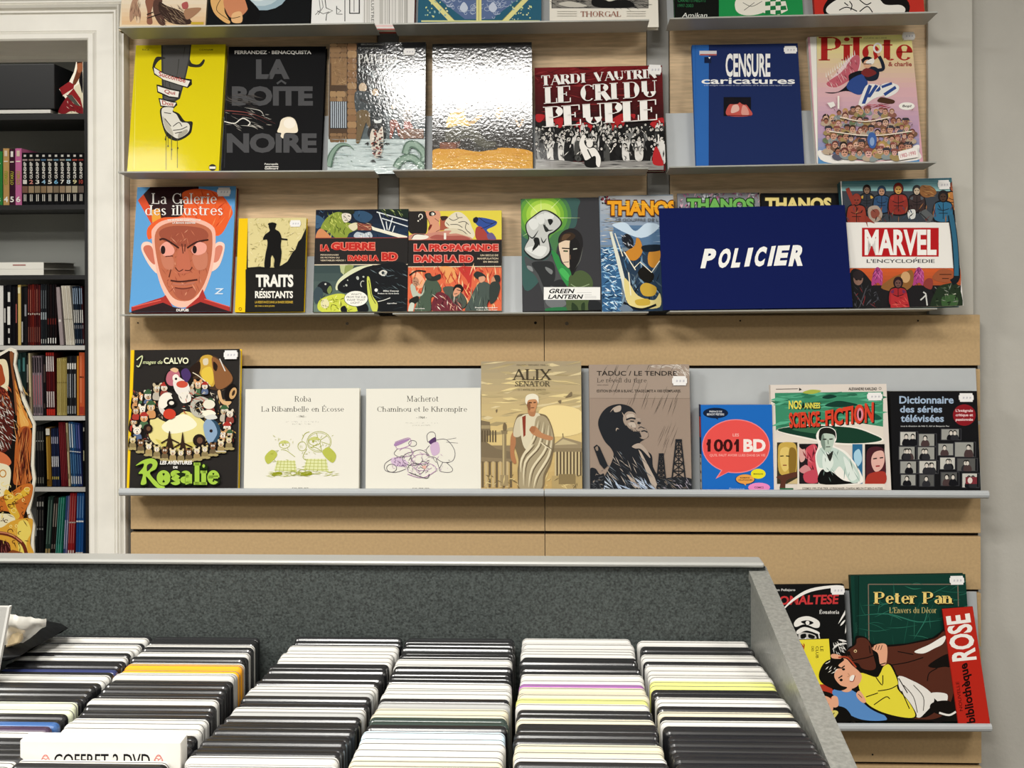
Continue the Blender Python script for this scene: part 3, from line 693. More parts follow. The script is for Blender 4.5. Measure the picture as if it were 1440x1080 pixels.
A.hatch(['8d989c', '5c686c', 'c9d0d2', '30383c', '1a1e22'], 200, (285, 200, 640, 640), (30, 90), (4, 12), (30, 80), 7)
def fighter(x, y, h, c, skin='c9b296', leg='7a6444', ang=0):
    A.ell(skin, x, y, h * .07, h * .085); A.blob(c, [(x - h * .14, y + h * .1), (x, y + h * .06), (x + h * .14, y + h * .12), (x + h * .12, y + h * .42), (x - h * .10, y + h * .45)])
    A.blob(leg, [(x - h * .1, y + h * .42), (x + h * .1, y + h * .42), (x + h * .02, y + h * .7), (x - h * .06, y + h * .95), (x - h * .12, y + h * .94), (x - h * .1, y + h * .7)]); A.blob(leg, [(x, y + h * .45), (x + h * .1, y + h * .42), (x + h * .22, y + h * .7), (x + h * .16, y + h * .9), (x + h * .1, y + h * .7)])
    A.line('2a2c2e', h * .04, [(x - h * .05, y + h * .2), (x + h * .3, y + h * .36)])
fighter(315, 390, 460, '3c4448', leg='6e5a3c'); fighter(415, 430, 380, '2c3438', leg='20262a'); fighter(560, 545, 260, '4a5456', leg='8a4a3c'); fighter(670, 560, 250, '6a5e54', leg='944c3e')
A.rect('7a5a48', 610, 720, 800, 795); A.hatch(['5c4234', '94705a'], 24, (612, 725, 796, 792), (40, 80), (2, 4), (-6, 6), 4)
A.blob('16181a', [(352, 760), (380, 690), (430, 660), (480, 690), (498, 770), (470, 840), (400, 830)])
A.blob('d9cfc2', [(372, 800), (392, 720), (436, 740), (470, 700), (480, 790), (470, 900), (440, 950), (400, 930)])
A.dots(['8a4034', '2a2020', '7a3428'], 60, (385, 730, 470, 930), (5, 11), 5)
A.blob('dfe4e4', [(405, 640), (430, 655), (465, 640), (460, 670), (412, 672)])
for x, y in ((405, 970), (450, 940), (360, 830), (500, 830)):
    for a in (150, 200, 250, 100): A.line('101214', 12, [(x, y), (x + 34 * math.cos(R(a + x)), y + 26 * abs(math.sin(R(a + x))))], taper=1)
A.hatch(['b2c2c2', 'd6dfde', 'a4b6b8'], 60, (50, 800, 800, 1040), (60, 200), (2, 5), (-6, 6), 11)
for pts in ([(40, 1020), (70, 920), (130, 850), (200, 850), (245, 888)], [(580, 1030), (620, 970), (700, 950), (760, 990), (800, 1040)], [(655, 920), (680, 850), (740, 850), (800, 910), (800, 980)]):
    A.line('4d6a5a', 62, pts, True, 1 if pts[0][0] < 100 else 0); A.line('86a090', 36, pts, True, 1 if pts[0][0] < 100 else 0)
    A.hatch(['4d6a5a', 'a5bcab'], 20, (min(p[0] for p in pts), min(p[1] for p in pts), max(p[0] for p in pts), max(p[1] for p in pts)), (14, 26), (2, 4), (30, 80), 2)
finish(A)
A = book('seated', [(608, 61), (749, 60), (748, 236), (608, 238)], 'glossy black album mirroring the lamp, man seated on orange floor', '121110', None, .016, lean=6.3, group=g1, mt=M_GLOSS)
A.crop(600, 55, 5.684)
A.gradient('14110f', '2a241e', (40, 560, 850, 900), 8)
A.blob('d79a2e', [(30, 900), (200, 870), (420, 900), (600, 868), (850, 905), (850, 1060), (30, 1060)]); A.rect('d9a036', 40, 930, 850, 1060)
A.hatch(['c98a24', 'e6b450', 'b97c20'], 40, (60, 900, 830, 1030), (60, 220), (3, 9), (-4, 4), 5)
A.text('3a3632', 'LOBOS', (300, 120, 640, 200), font='serif', T=.08, t=.04)
A.rect('7a4630', 105, 825, 235, 878); A.poly('5a3222', [(235, 825), (270, 815), (262, 862), (235, 878)]); A.line('a0684a', 4, [(108, 848), (232, 848)])
A.blob('4c4a3c', [(150, 730), (210, 715), (330, 690), (400, 720), (470, 810), (545, 820), (550, 850), (470, 870), (400, 840), (330, 790), (250, 815), (160, 815)])
A.blob('33322a', [(350, 840), (420, 850), (470, 870), (555, 868), (550, 884), (420, 886)]); A.line('2a2922', 8, [(230, 790), (330, 760), (380, 790)], True)
A.blob('d8b456', [(158, 705), (178, 610), (230, 560), (290, 570), (310, 620), (340, 660), (400, 620), (440, 580), (450, 596), (410, 650), (340, 694), (250, 690)])
A.ell('c9a070', 275, 545, 38, 36); A.ell('d8b060', 280, 528, 46, 26); A.line('c9a26a', 22, [(330, 680), (400, 640), (450, 580)], True)
A.blob('b89a5c', [(560, 560), (600, 545), (605, 600), (580, 640), (550, 610)]); A.line('b08a60', 16, [(710, 630), (740, 700), (770, 640)], True)
A.line('4a4642', 3, [(66, 40), (62, 860)]); finish(A)
A = book('crowd', [(755, 95), (933, 92), (934, 236), (750, 239)], 'wide dark red album, big white capitals over a black and white crowd', '63171b', '3a1014', .018, group=g1, name='landscape_album', mt=M_FILM, sticker=((911, 93), (930, 106), -4))
A.crop(745, 80, 6.545)
A.gradient('74191e', '3a1012', (30, 80, 1240, 560), 12); A.hatch(['5a1418', '8a2a2c', '4a0f12'], 90, (60, 100, 1220, 520), (60, 200), (6, 18), (-30, 30), 4)
A.rect('1c1516', 40, 590, 1235, 960)
for pts in ([(60, 530), (140, 540), (100, 600), (60, 590)], [(210, 580), (300, 560), (290, 650), (200, 650)], [(440, 600), (560, 620), (600, 680), (420, 690)], [(700, 620), (860, 520), (860, 640), (720, 680)], [(1120, 600), (1225, 560), (1230, 660), (1120, 650)], [(920, 530), (970, 530), (960, 570)]): A.blob('b3262a', pts)
q = random.Random(12)
for row, (yy, n, sz) in enumerate(((640, 26, 26), (690, 24, 34), (760, 20, 44))):
    for i in range(n):
        x = 50 + (1180) * (i + q.uniform(.1, .9)) / n; y = yy + q.uniform(-26, 26); s_ = sz * q.uniform(.8, 1.1)
        body = q.choice(['151515', '1c1c1c', 'dedbd6', '7a7a78', '4a4a48', '2a2a2a'])
        A.blob(body, [(x - s_ * .9, y + s_ * 1.0), (x, y + s_ * .5), (x + s_ * .9, y + s_), (x + s_ * .8, y + s_ * 4.6), (x - s_ * .8, y + s_ * 4.6)])
        if q.random() < .5: A.line(q.choice(['e6e2dc', '222']), s_ * .4, [(x + s_ * .6, y + s_), (x + s_ * q.uniform(.6, 1.2), y - s_ * .2), (x + s_ * q.uniform(.3, 1.), y - s_ * 1.4)], True)
        A.ell('101010', x, y - s_ * .1, s_ * .52, s_ * .58); A.ell(q.choice(['e2ddd6', 'd4cfc8']), x, y + s_ * .12, s_ * .36, s_ * .42)
        A.line('1a1a1a', s_ * .12, [(x - s_ * .2, y + s_ * .1), (x + s_ * .2, y + s_ * .1)])
        if q.random() < .5: A.rect('141414', x - s_ * .6, y - s_ * .55, x + s_ * .6, y - s_ * .2)
A.hatch(['101010', 'e2ded8', '101010', '7a7876', '1c1c1c'], 260, (45, 660, 1230, 950), (20, 70), (5, 14), (40, 140), 14)
for i in range(60): x = q.uniform(50, 1220); y = q.uniform(640, 860); A.ell('121212', x, y - 4, 15, 17); A.ell('e0dbd4', x, y + 3, 10, 12); A.line('222', 4, [(x - 6, y), (x + 6, y)])
A.poly('8d8b88', [(30, 950), (300, 960), (500, 990), (800, 960), (1000, 970), (1230, 960), (1230, 1060), (30, 1060)]); A.hatch(['6e6c6a', 'aeaca8', '3a3a3a'], 40, (50, 960, 1200, 1030), (50, 160), (4, 12), (-6, 6), 3)
A.blob('b3262a', [(1130, 990), (1140, 870), (1170, 840), (1225, 980), (1215, 1010)])
A.blob('121212', [(500, 960), (520, 850), (600, 840), (640, 940), (620, 1020), (520, 1020)])
A.blob('ece8e2', [(455, 820), (480, 740), (510, 740), (500, 800), (540, 850), (600, 850), (650, 940), (640, 1020), (610, 1000), (600, 920), (520, 960), (495, 930)])
A.ell('141414', 548, 800, 46, 30); A.ell('e9e5de', 550, 808, 30, 36); A.poly('e9e5de', [(515, 790), (585, 790), (580, 770), (520, 770)]); A.line('141414', 12, [(530, 860), (570, 940), (600, 950)]); A.ell('e9e5de', 496, 745, 20, 18)
W_ = 'f4f0ec'
A.text(W_, 'TARDI', None, quad=[(105, 180), (512, 158), (516, 252), (110, 282)], font='serif', T=.25, t=.045); A.text(W_, 'VAUTRIN', None, quad=[(585, 150), (1165, 115), (1168, 208), (595, 242)], font='serif', T=.25, t=.045)
A.text(W_, 'LE CRI DU', None, quad=[(125, 290), (1165, 225), (1172, 385), (130, 452)], font='serif', T=.26, t=.04)
A.text(W_, 'PEUPLE', None, quad=[(122, 470), (1165, 400), (1170, 590), (135, 658)], font='serif', T=.27, t=.04)
finish(A)
A = book('blueplain', [(976, 63), (1125, 61), (1128, 231), (976, 233)], 'plain navy book with lighter blue spine strip and small square picture', '1d2c5c', '2a5da8', .016, group=g1, name='hardback_book', sticker=((1102, 65), (1121, 75), 0), mt=M_MATTE)
A.crop(920, 0, 2.769)
A.rect('2f66b0', 140, 160, 212, 660); A.line('24549a', 2, [(160, 175), (160, 640)])
A.text('f2f1ee', 'CENSURE', (278, 208, 452, 300), bold=.03); A.text('f2f1ee', 'caricatures', (184, 303, 548, 327), bold=.02)
A.text('b9bfd0', 'Les images interdites et les combats de la presse satirique illustree', (195, 330, 536, 336))
A.rect('12131a', 270, 378, 377, 452); A.blob('c0564e', [(285, 450), (290, 410), (320, 400), (350, 402), (368, 420), (378, 450)]); A.blob('e0b4a8', [(300, 440), (305, 412), (325, 408), (330, 430)]); A.blob('d9988c', [(340, 445), (345, 410), (362, 420), (368, 448)])
A.blob('17141a', [(280, 400), (300, 380), (330, 400), (310, 406)]); A.blob('17141a', [(335, 398), (350, 380), (374, 398), (352, 408)]); A.line('7a2a2a', 4, [(285, 450), (378, 450)])
A.rect('d5d0d2', 176, 198, 243, 214); A.rect('b0605c', 178, 210, 243, 216); A.rect('17213f', 195, 222, 222, 246); A.poly('e6e4e0', [(210, 222), (220, 222), (215, 230)])
finish(A)
A = book('pyramid', [(1141, 51), (1287, 48), (1293, 228), (1144, 232)], 'yellow-to-pink album with caped figure above tiers of tiny heads', 'd6a2b0', 'e2dfd6', .018, group=g1, sticker=((1268, 47), (1286, 57), 0))
A.crop(1135, 45, 5.539)
A.gradient('e2dc8a', 'd9aeb4', (70, 15, 860, 470), 12); A.gradient('d9aeb4', 'b898b4', (70, 470, 870, 760), 8); A.gradient('b898b4', '5a8fc0', (70, 760, 875, 1030), 8)
A.poly('eeebe2', [(20, 20), (70, 20), (82, 1030), (36, 1030)]); A.line('b9b5a8', 4, [(72, 20), (84, 1030)])
A.text('a8231f', 'Pilote', (90, 38, 822, 222), font='serif', T=.19, t=.05); A.text('3a3424', 'LE JOURNAL QUI S AMUSE', (440, 42, 620, 54)); A.text('98443c', '& charlie', (632, 232, 815, 268), bold=.03)
A.blob('e8cfd0', [(150, 400), (200, 350), (330, 200), (400, 190), (420, 240), (380, 330), (230, 430), (165, 425)])
A.blob('c0606e', [(150, 400), (270, 310), (360, 190), (410, 200), (380, 330), (230, 430)]); A.hatch(['f0e6e0', 'e0b0b4', '8a3a48'], 90, (160, 220, 410, 420), (20, 60), (3, 6), (40, 80), 5, lambda x, y: abs((x - 280) * .78 + (y - 310)) < 75)
for i in range(14): A.line('ece8e0', 8, [(150 + i * 17, 352 - i * 13), (150 + i * 17 - 4, 312 - i * 13)], taper=1)
A.blob('15161c', [(140, 470), (240, 466), (320, 400), (330, 330), (440, 310), (420, 470), (300, 460), (200, 480)])
A.blob('2f4a8c', [(310, 440), (340, 370), (440, 330), (470, 410), (410, 490)])
A.blob('1c2434', [(440, 330), (460, 280), (520, 270), (560, 300), (545, 370), (470, 380)]); A.line('1c2434', 26, [(530, 300), (590, 290), (585, 240), (560, 190)], True); A.ell('dba888', 556, 165, 12, 26); A.ring('e6e2e0', 548, 125, 28, 34, 14)
A.ell('15151a', 470, 225, 46, 34); A.ell('d9a888', 470, 250, 32, 34); A.blob('ece8e0', [(455, 235), (515, 205), (520, 240), (490, 255)]); A.blob('7a2c2c', [(420, 320), (450, 285), (500, 290), (540, 320), (500, 345), (460, 350)]); A.line('15151a', 6, [(440, 250), (500, 250)])
A.blob('e8e6e2', [(470, 410), (570, 420), (620, 480), (520, 520), (440, 575), (400, 572), (420, 500)])
for x0, x1 in ((480, 440), (530, 480), (575, 545)): A.poly('2f4a8c', [(x0, 410), (x0 + 24, 420), (x1 + 12, 560 - (x0 - 480)), (x1 - 16, 560 - (x0 - 480))])
A.blob('e8e6e2', [(570, 420), (640, 395), (712, 420), (700, 470), (620, 510), (590, 480)]); A.line('2f4a8c', 24, [(600, 490), (690, 430)]); A.line('2f4a8c', 20, [(580, 430), (660, 400)])
A.blob('4a3020', [(550, 545), (570, 510), (620, 515), (680, 535), (660, 560)]); A.hatch(['c05060', '8a2c38'], 14, (470, 560, 640, 600), (40, 80), (4, 8), (-30, 10), 6)
A.ell('f2efe8', 775, 578, 62, 30); A.text('222', 'Bop!', (740, 568, 808, 592), bold=.03, shear=.2)
A.blob('ece8e2', [(95, 920), (300, 990), (620, 990), (850, 880), (870, 930), (850, 1000), (400, 1030), (130, 1010)])
A.line('c8949c', 8, [(110, 930), (400, 1000), (700, 990), (850, 900)], True)
q = random.Random(21)
for yy, x0, x1, n, s_ in ((615, 300, 660, 9, 30), (655, 150, 300, 4, 30), (700, 150, 760, 13, 30), (760, 170, 830, 15, 31), (830, 150, 800, 14, 34), (890, 170, 780, 13, 36), (945, 240, 680, 9, 36)):
    for i in range(n):
        x = x0 + (x1 - x0) * i / (n - 1) + q.uniform(-12, 12); y = yy + q.uniform(-16, 16)
        A.ell(q.choice(['6c7a5a', '8a5c50', '5a5a6a', 'a08a5c', '7a5a48', 'b8a48e', '8a9494']), x, y + s_ * .9, s_ * 1.2, s_ * .7, q.uniform(-30, 30)); A.face(q.choice(['cf9c84', 'c08c74', 'd8b09a', 'a8705c', 'd9a8a0']), q.choice(['4a3428', '2c2420', '8a6444', 'b89858', '6a4434', '6a3c38']), x + q.uniform(-8, 8), y + q.uniform(-10, 10), s_ * q.uniform(.5, .9), i, hat=q.choice([None, None, None, None, None, '3c3a40', '8a5048']))
A.hatch(['5a3a34', 'd8b4a4', '8a6a5a', 'c99a8c', '3a2c2a', 'e0ccbc'], 150, (140, 610, 820, 970), (12, 36), (3, 6), (0, 180), 31)
for yy, x0, x1 in ((690, 250, 640), (800, 170, 810)): A.line('e9d9c6', 9, [(x0, yy - 20), ((x0 + x1) / 2, yy + 14), (x1, yy - 20)], True)
A.poly('ece8e2', [(150, 560), (200, 550), (215, 580), (180, 600)]); A.blob('3f62a4', [(465, 860), (475, 800), (510, 790), (535, 830), (525, 900), (490, 910)]); A.ell('8aa4cc', 500, 860, 18, 34); A.rect('f0ece2', 232, 505, 246, 605)
A.poly('efe9e4', [(700, 940), (850, 900), (860, 980), (712, 1005)]); A.text('c88088', '1982-1990', None, quad=[(716, 958), (838, 930), (842, 962), (720, 988)], bold=.02)
finish(A)
# ================================================================ covers, third row
g2 = 'comic books on the third row'
A = book('portrait', [(190, 263), (329, 262), (326, 439), (185, 440)], 'blue book with a big scowling orange-haired face', '5e9fd6', '8e2a26', .022, group=g2, name='hardback_book', sticker=((306, 264), (324, 276), 0))
A.crop(160, 240, 3.6)
A.poly('2b1416', [(185, 78), (430, 78), (430, 130), (330, 260), (205, 250), (150, 120)]); A.poly('d9502c', [(122, 150), (150, 120), (215, 240), (190, 270)]); A.poly('e8a03c', [(190, 200), (232, 190), (240, 250), (195, 262)])
A.blob('e8602c', [(350, 110), (440, 92), (540, 120), (600, 200), (585, 250), (530, 330), (420, 300), (250, 290), (180, 350), (172, 290), (240, 240), (340, 230), (355, 170)])
A.hatch(['f08a50', 'd04a20', 'c43a1c'], 40, (350, 110, 590, 300), (30, 90), (3, 8), (30, 140), 4, lambda x, y: (x - 460) ** 2 / 130 ** 2 + (y - 200) ** 2 / 100 ** 2 < 1)
A.blob('f2cdbc', [(140, 400), (152, 362), (195, 372), (215, 450), (222, 520), (180, 480)]); A.blob('c9705a', [(150, 400), (165, 378), (195, 390), (210, 470), (185, 460)])
A.blob('f2cdbc', [(562, 390), (548, 362), (515, 372), (495, 450), (490, 510), (535, 480)]); A.blob('d4806a', [(552, 395), (540, 378), (515, 392), (502, 460), (530, 455)])
A.blob('f0b8a4', [(192, 340), (200, 290), (260, 250), (400, 240), (500, 280), (516, 350), (505, 470), (480, 560), (440, 640), (370, 690), (300, 680), (250, 610), (215, 500)])
A.blob('bc6a4c', [(208, 330), (260, 270), (380, 258), (480, 290), (500, 350), (488, 480), (450, 590), (390, 655), (310, 650), (258, 580), (225, 480)])
A.blob('9c4f3a', [(230, 310), (300, 280), (440, 290), (480, 330), (440, 370), (350, 385), (260, 360)]); A.blob('a85a44', [(300, 600), (360, 592), (420, 600), (395, 650), (330, 650)]); A.hatch(['a85a42', 'c87658', 'a04e3a', 'd08a6c'], 90, (225, 300, 485, 640), (14, 50), (3, 7), (30, 150), 12, lambda x, y: (x - 355) ** 2 / 120 ** 2 + (y - 460) ** 2 / 180 ** 2 < 1)
A.blob('bf6a50', [(330, 400), (372, 395), (390, 500), (355, 522), (318, 505)]); A.blob('c47a60', [(240, 420), (300, 440), (300, 500), (255, 490)]); A.blob('c47a60', [(400, 430), (470, 410), (470, 490), (420, 500)])
A.blob('e8a090', [(236, 385), (270, 360), (306, 395), (300, 425), (260, 432), (240, 415)]); A.ell('241210', 250, 402, 12, 22); A.blob('e8a090', [(396, 395), (430, 362), (468, 375), (466, 410), (430, 428), (400, 418)]); A.ell('241210', 410, 400, 11, 20)
A.line('3a1a14', 9, [(232, 350), (262, 348), (330, 392)], True); A.line('3a1a14', 8, [(372, 392), (420, 362), (480, 350)], True)
for p in ([(345, 370), (352, 420)], [(362, 372), (360, 410)], [(312, 490), (330, 510), (352, 500)], [(360, 505), (385, 505), (398, 488)], [(290, 500), (280, 540)], [(262, 435), (300, 432)]): A.line('5a2a20', 5, p, True)
A.line('4a2018', 8, [(288, 556), (340, 562), (424, 552)], True); A.line('b8705c', 7, [(300, 574), (350, 578), (412, 568)], True); A.line('6a3024', 5, [(310, 592), (352, 598), (400, 590)], True)
A.poly('a8322c', [(90, 690), (250, 640), (262, 630), (300, 690), (360, 700), (430, 640), (450, 600), (470, 650), (605, 690), (605, 725), (90, 725)])
A.poly('2a1a1c', [(90, 712), (250, 668), (300, 690), (360, 702), (440, 665), (605, 715), (605, 730), (90, 730)]); A.line('e0685a', 4, [(95, 690), (240, 655)]); A.line('e0685a', 4, [(460, 650), (600, 690)])
A.text('f2eee8', 'La Galerie', (192, 115, 522, 170), font='serif', T=.12, t=.055); A.text('f2eee8', 'des illustres', (160, 175, 552, 226), font='serif', T=.12, t=.055)
A.text('f2eee8', '200 AUTEURS ESSENTIELS DE', (273, 246, 440, 256), bold=.02); A.text('f2eee8', 'LA BANDE DESSINEE', (298, 260, 414, 269), bold=.02); A.text('f2eee8', 'DUPUIS', (318, 700, 380, 713), bold=.03)
A.text('d3e2ee', 'Z', (510, 596, 554, 626), bold=.02, shear=.15); finish(A)
A = book('soldier', [(335, 307), (430, 306), (428, 439), (331, 440)], 'small black book with yellow spine strip and standing silhouette', '1f1e1c', 'f0c818', .014, group=g2, name='hardback_book', sticker=((408, 310), (423, 319), 0), mt=M_MATTE)
A.crop(160, 240, 3.6)
A.poly('f2c614', [(600, 236), (679, 238), (664, 730), (600, 730)]); A.rect('dccf96', 679, 236, 985, 490); A.hatch(['b0a468', '8d8250', 'c6b97c', 'efe4b8'], 170, (682, 245, 975, 480), (8, 30), (2, 4), (0, 180), 3)
A.poly('1a1917', [(672, 500), (690, 490), (740, 486), (800, 495), (850, 480), (880, 460), (905, 415), (920, 400), (935, 360), (950, 345), (965, 310), (990, 290), (990, 520), (672, 520)]); A.hatch(['1a1917'], 40, (860, 300, 980, 470), (14, 40), (3, 6), (-60, 60), 8, lambda x, y: x - 860 > (480 - y) * .55)
A.rect('1f1e1c', 668, 500, 985, 730)
A.blob('151413', [(785, 280), (802, 262), (822, 276), (818, 296), (838, 310), (850, 340), (846, 380), (850, 420), (838, 488), (812, 488), (814, 450), (800, 430), (795, 485), (764, 490), (768, 430), (778, 380), (776, 350), (756, 350), (766, 325), (790, 305)])
A.line('151413', 8, [(800, 340), (880, 350)]); A.ell('151413', 803, 272, 22, 9); A.poly('dccf96', [(797, 440), (806, 430), (808, 484), (795, 488)])
A.text('ece9e0', 'TRAITS', (720, 526, 910, 590), bold=.045); A.text('ece9e0', 'RESISTANTS', (716, 610, 908, 646), bold=.035); A.line('ece9e0', 5, [(748, 604), (756, 598)])
A.text('c9a838', 'LA RESISTANCE DANS LA BANDE DESSINEE', (716, 660, 908, 672), bold=.02); A.text('c9a838', 'DE 1944 A NOS JOURS', (716, 682, 815, 692), bold=.02); A.ring('8a7010', 641, 700, 7, 7, 2.5, 12); finish(A)
A = book('war', [(443, 295), (574, 294), (573, 439), (441, 440)], 'square comics book, submarine battle art over and under a red title band', '262422', None, .02, group=g2, name='softcover_book', hard=False)
A.crop(435, 285, 6.75)
A.gradient('141a28', '22344c', (40, 60, 950, 338), 6)
A.blob('3a5a78', [(60, 120), (140, 160), (120, 220), (60, 240)]); A.blob('31506e', [(420, 90), (520, 80), (600, 130), (540, 190), (440, 160)]); A.hatch(['2a4260', '46688a', '0e1420'], 60, (60, 70, 930, 330), (20, 60), (4, 9), (0, 180), 7)
A.blob('8a9a3c', [(110, 230), (170, 140), (260, 90), (330, 110), (350, 180), (420, 200), (460, 190), (460, 250), (380, 290), (350, 335), (250, 335), (180, 270), (130, 260)])
A.hatch(['4a5a1c', 'c9cf6a', '2a3410'], 50, (150, 110, 360, 320), (20, 60), (5, 10), (30, 120), 5); A.blob('262a1c', [(290, 90), (320, 66), (400, 62), (430, 90), (400, 110)]); A.blob('e6dccc', [(310, 110), (350, 100), (395, 115), (390, 165), (340, 190), (315, 160)])
A.line('16140f', 7, [(325, 130), (345, 140)]); A.line('16140f', 7, [(365, 125), (388, 132)]); A.line('16140f', 6, [(335, 170), (365, 165)]); A.hatch(['16140f'], 10, (310, 110, 395, 180), (10, 24), (3, 5), (0, 180), 3)
A.blob('cf8a5c', [(60, 330), (80, 270), (120, 250), (200, 320), (180, 336), (90, 336)]); A.blob('e0d6b4', [(370, 220), (440, 190), (470, 220), (420, 270)])
A.poly('8a4a3c', [(455, 190), (590, 215), (590, 265), (460, 262)]); A.hatch(['d9a07c', '4a2018', 'e6c9a0'], 20, (460, 195, 585, 260), (20, 60), (4, 7), (-10, 40), 4); A.blob('b9c4cc', [(430, 330), (450, 280), (520, 290), (580, 280), (590, 335)]); A.hatch(['2a2a30', 'e8e8e4'], 14, (450, 280, 580, 330), (14, 40), (4, 8), (0, 90), 2)
A.poly('ece8d4', [(590, 222), (620, 236), (930, 320), (930, 336), (860, 336), (600, 260)])
for p in ([(640, 90), (935, 172)], [(690, 150), (935, 228)], [(660, 90), (720, 270)], [(790, 145), (755, 265)], [(730, 180), (740, 260)], [(810, 220), (790, 280)]): A.line('dfe4e6', 10, p)
A.poly('1c2a20', [(650, 62), (940, 62), (940, 150), (670, 85)]); A.hatch(['8aa05a', '5a7038', 'c9cf8a'], 14, (690, 66, 900, 130), (30, 60), (5, 9), (40, 60), 8)
A.rect('262322', 40, 338, 950, 590); A.line('a8453c', 5, [(56, 337), (935, 334)]); A.line('e8d8bc', 8, [(50, 592), (935, 588)])
for s_, b in (('LA', (108, 402, 190, 458)), ('GUERRE', (212, 380, 622, 452)), ('DANS LA', (368, 502, 660, 552)), ('BD', (690, 476, 838, 550))): A.outline_text('c02a24', 'ef8a74', s_, b, bold=.05, ow=.10)
A.text('d9c9ac', 'PERSONNAGES', (108, 490, 280, 504), bold=.02); A.text('d9c9ac', 'DE FICTION OU', (108, 516, 288, 530), bold=.02); A.text('d9c9ac', 'VERITABLES HEROS ?', (106, 542, 345, 557), bold=.02)
A.gradient('3a4a4a', '66786c', (40, 596, 950, 1050), 6); A.poly('b8bf8c', [(290, 596), (345, 596), (330, 690), (300, 660)]); A.blob('8f9a5a', [(345, 600), (420, 596), (400, 640), (340, 680)])
A.blob('d9dcb8', [(250, 800), (290, 720), (430, 620), (560, 596), (600, 596), (480, 640), (340, 730), (270, 830)])
A.blob('15171a', [(270, 820), (300, 750), (460, 650), (620, 596), (940, 596), (940, 1030), (640, 1030), (600, 900), (420, 850), (330, 860)])
A.dots(['b9bdb4', '8a8e88'], 16, (290, 690, 540, 820), (6, 14), 5, lambda x, y: abs((x - 290) * .5 + (y - 800)) < 26)
A.blob('d9d6cc', [(660, 670), (700, 640), (740, 660), (710, 700)]); A.ell('15171a', 700, 668, 14, 16); A.hatch(['4a5a60', '2c363a', '6a7a80'], 40, (600, 620, 930, 1020), (30, 100), (4, 9), (-20, 40), 6); A.ring('c9c9c0', 510, 775, 22, 30, 7, 14, 120, 300)
A.blob('c9cf5a', [(548, 720), (570, 710), (585, 780), (600, 880), (650, 960), (640, 1040), (600, 1030), (560, 900)]); A.line('2a2c14', 6, [(565, 740), (590, 880), (630, 960)], True)
A.blob('1c2024', [(80, 790), (130, 750), (200, 770), (220, 840), (180, 870), (100, 830)]); A.blob('7a8a4a', [(170, 830), (200, 790), (216, 830), (190, 870)]); A.ell('d9d9d0', 155, 775, 9); A.blob('3a4a50', [(40, 860), (80, 800), (130, 840), (120, 930), (60, 960)])
A.blob('c9cf4c', [(90, 940), (200, 880), (330, 870), (420, 960), (440, 1040), (120, 1040)]); A.hatch(['7a8028', 'eef0a0', '2c3010'], 40, (100, 890, 420, 1030), (20, 60), (5, 10), (0, 180), 3); A.ell('e0d9ac', 150, 960, 40, 46); A.hatch(['2c2a18'], 10, (120, 930, 180, 1000), (10, 30), (4, 6), (0, 90), 5); A.blob('14161a', [(300, 1000), (340, 980), (360, 1035), (310, 1040)]); A.blob('14161a', [(460, 980), (540, 960), (560, 1030), (470, 1035)])
A.ell('efece2', 445, 912, 112, 74); A.ring('222', 445, 912, 112, 74, 4, 26)
for i, t_ in enumerate(("WHAT'S", 'FROM THE SUB', 'RAISE THAT', 'LIGHT !')): A.text('333', t_, (445 - (50, 90, 84, 50)[i], 862 + i * 27, 445 + (50, 90, 84, 50)[i], 880 + i * 27), shear=.15)
A.ell('e8e8e0', 636, 832, 16); A.text('e8e6e0', 'Mike Conroy', (704, 832, 852, 852), bold=.02); A.text('e8e6e0', 'Preface de Garth Ennis', (652, 858, 852, 870), bold=.02); A.text('e8e6e0', 'eyrolles', (740, 950, 832, 966), bold=.02)
A.line('d9d9d0', 7, [(650, 940), (700, 930), (770, 905)], True); finish(A)
A = book('flames', [(575, 297), (706, 296), (705, 438), (573, 439)], 'square comics book with yellow and flame-red art around a red title band', '262422', None, .02, group=g2, name='softcover_book', hard=False)
A.crop(570, 290, 6.968)
A.rect('e3d24c', 20, 36, 950, 330); A.blob('262220', [(30, 50), (150, 40), (205, 70), (215, 180), (200, 270), (120, 280), (30, 240)]); A.ring('e8e2d4', 150, 100, 18, 22, 9, 14, 160, 430); A.line('e8e2d4', 9, [(150, 122), (142, 134)]); A.ell('e8e2d4', 126, 144, 8)
A.blob('d99a7c', [(205, 40), (320, 40), (345, 90), (330, 160), (340, 240), (260, 310), (215, 280), (225, 220), (240, 180), (215, 120)]); A.blob('1c1814', [(235, 60), (275, 50), (300, 80), (260, 96), (235, 90)]); A.ell('f0ece0', 268, 76, 17, 14); A.ell('1c1814', 260, 76, 6); A.blob('7a2a20', [(235, 190), (262, 180), (250, 215), (225, 240)])
for p in ([(215, 120), (240, 180), (225, 220)], [(290, 120), (330, 150)], [(300, 250), (340, 230)]): A.line('5a3024', 5, p, True)
A.poly('a85844', [(340, 130), (420, 100), (430, 230), (340, 240)]); A.blob('3a2a24', [(345, 100), (415, 100), (400, 130), (360, 140)])
A.blob('e3d9c0', [(390, 150), (440, 90), (500, 55), (560, 70), (620, 130), (650, 200), (680, 280), (640, 320), (560, 260), (480, 230), (400, 200)])
for p in ([(430, 120), (470, 140), (520, 120)], [(500, 70), (510, 110), (560, 110)], [(520, 160), (580, 150), (620, 180)], [(440, 180), (510, 180), (560, 210)], [(600, 160), (590, 220), (640, 270)], [(400, 160), (430, 190)], [(480, 220), (560, 240), (640, 310)]): A.line('3a342a', 6, p, True)
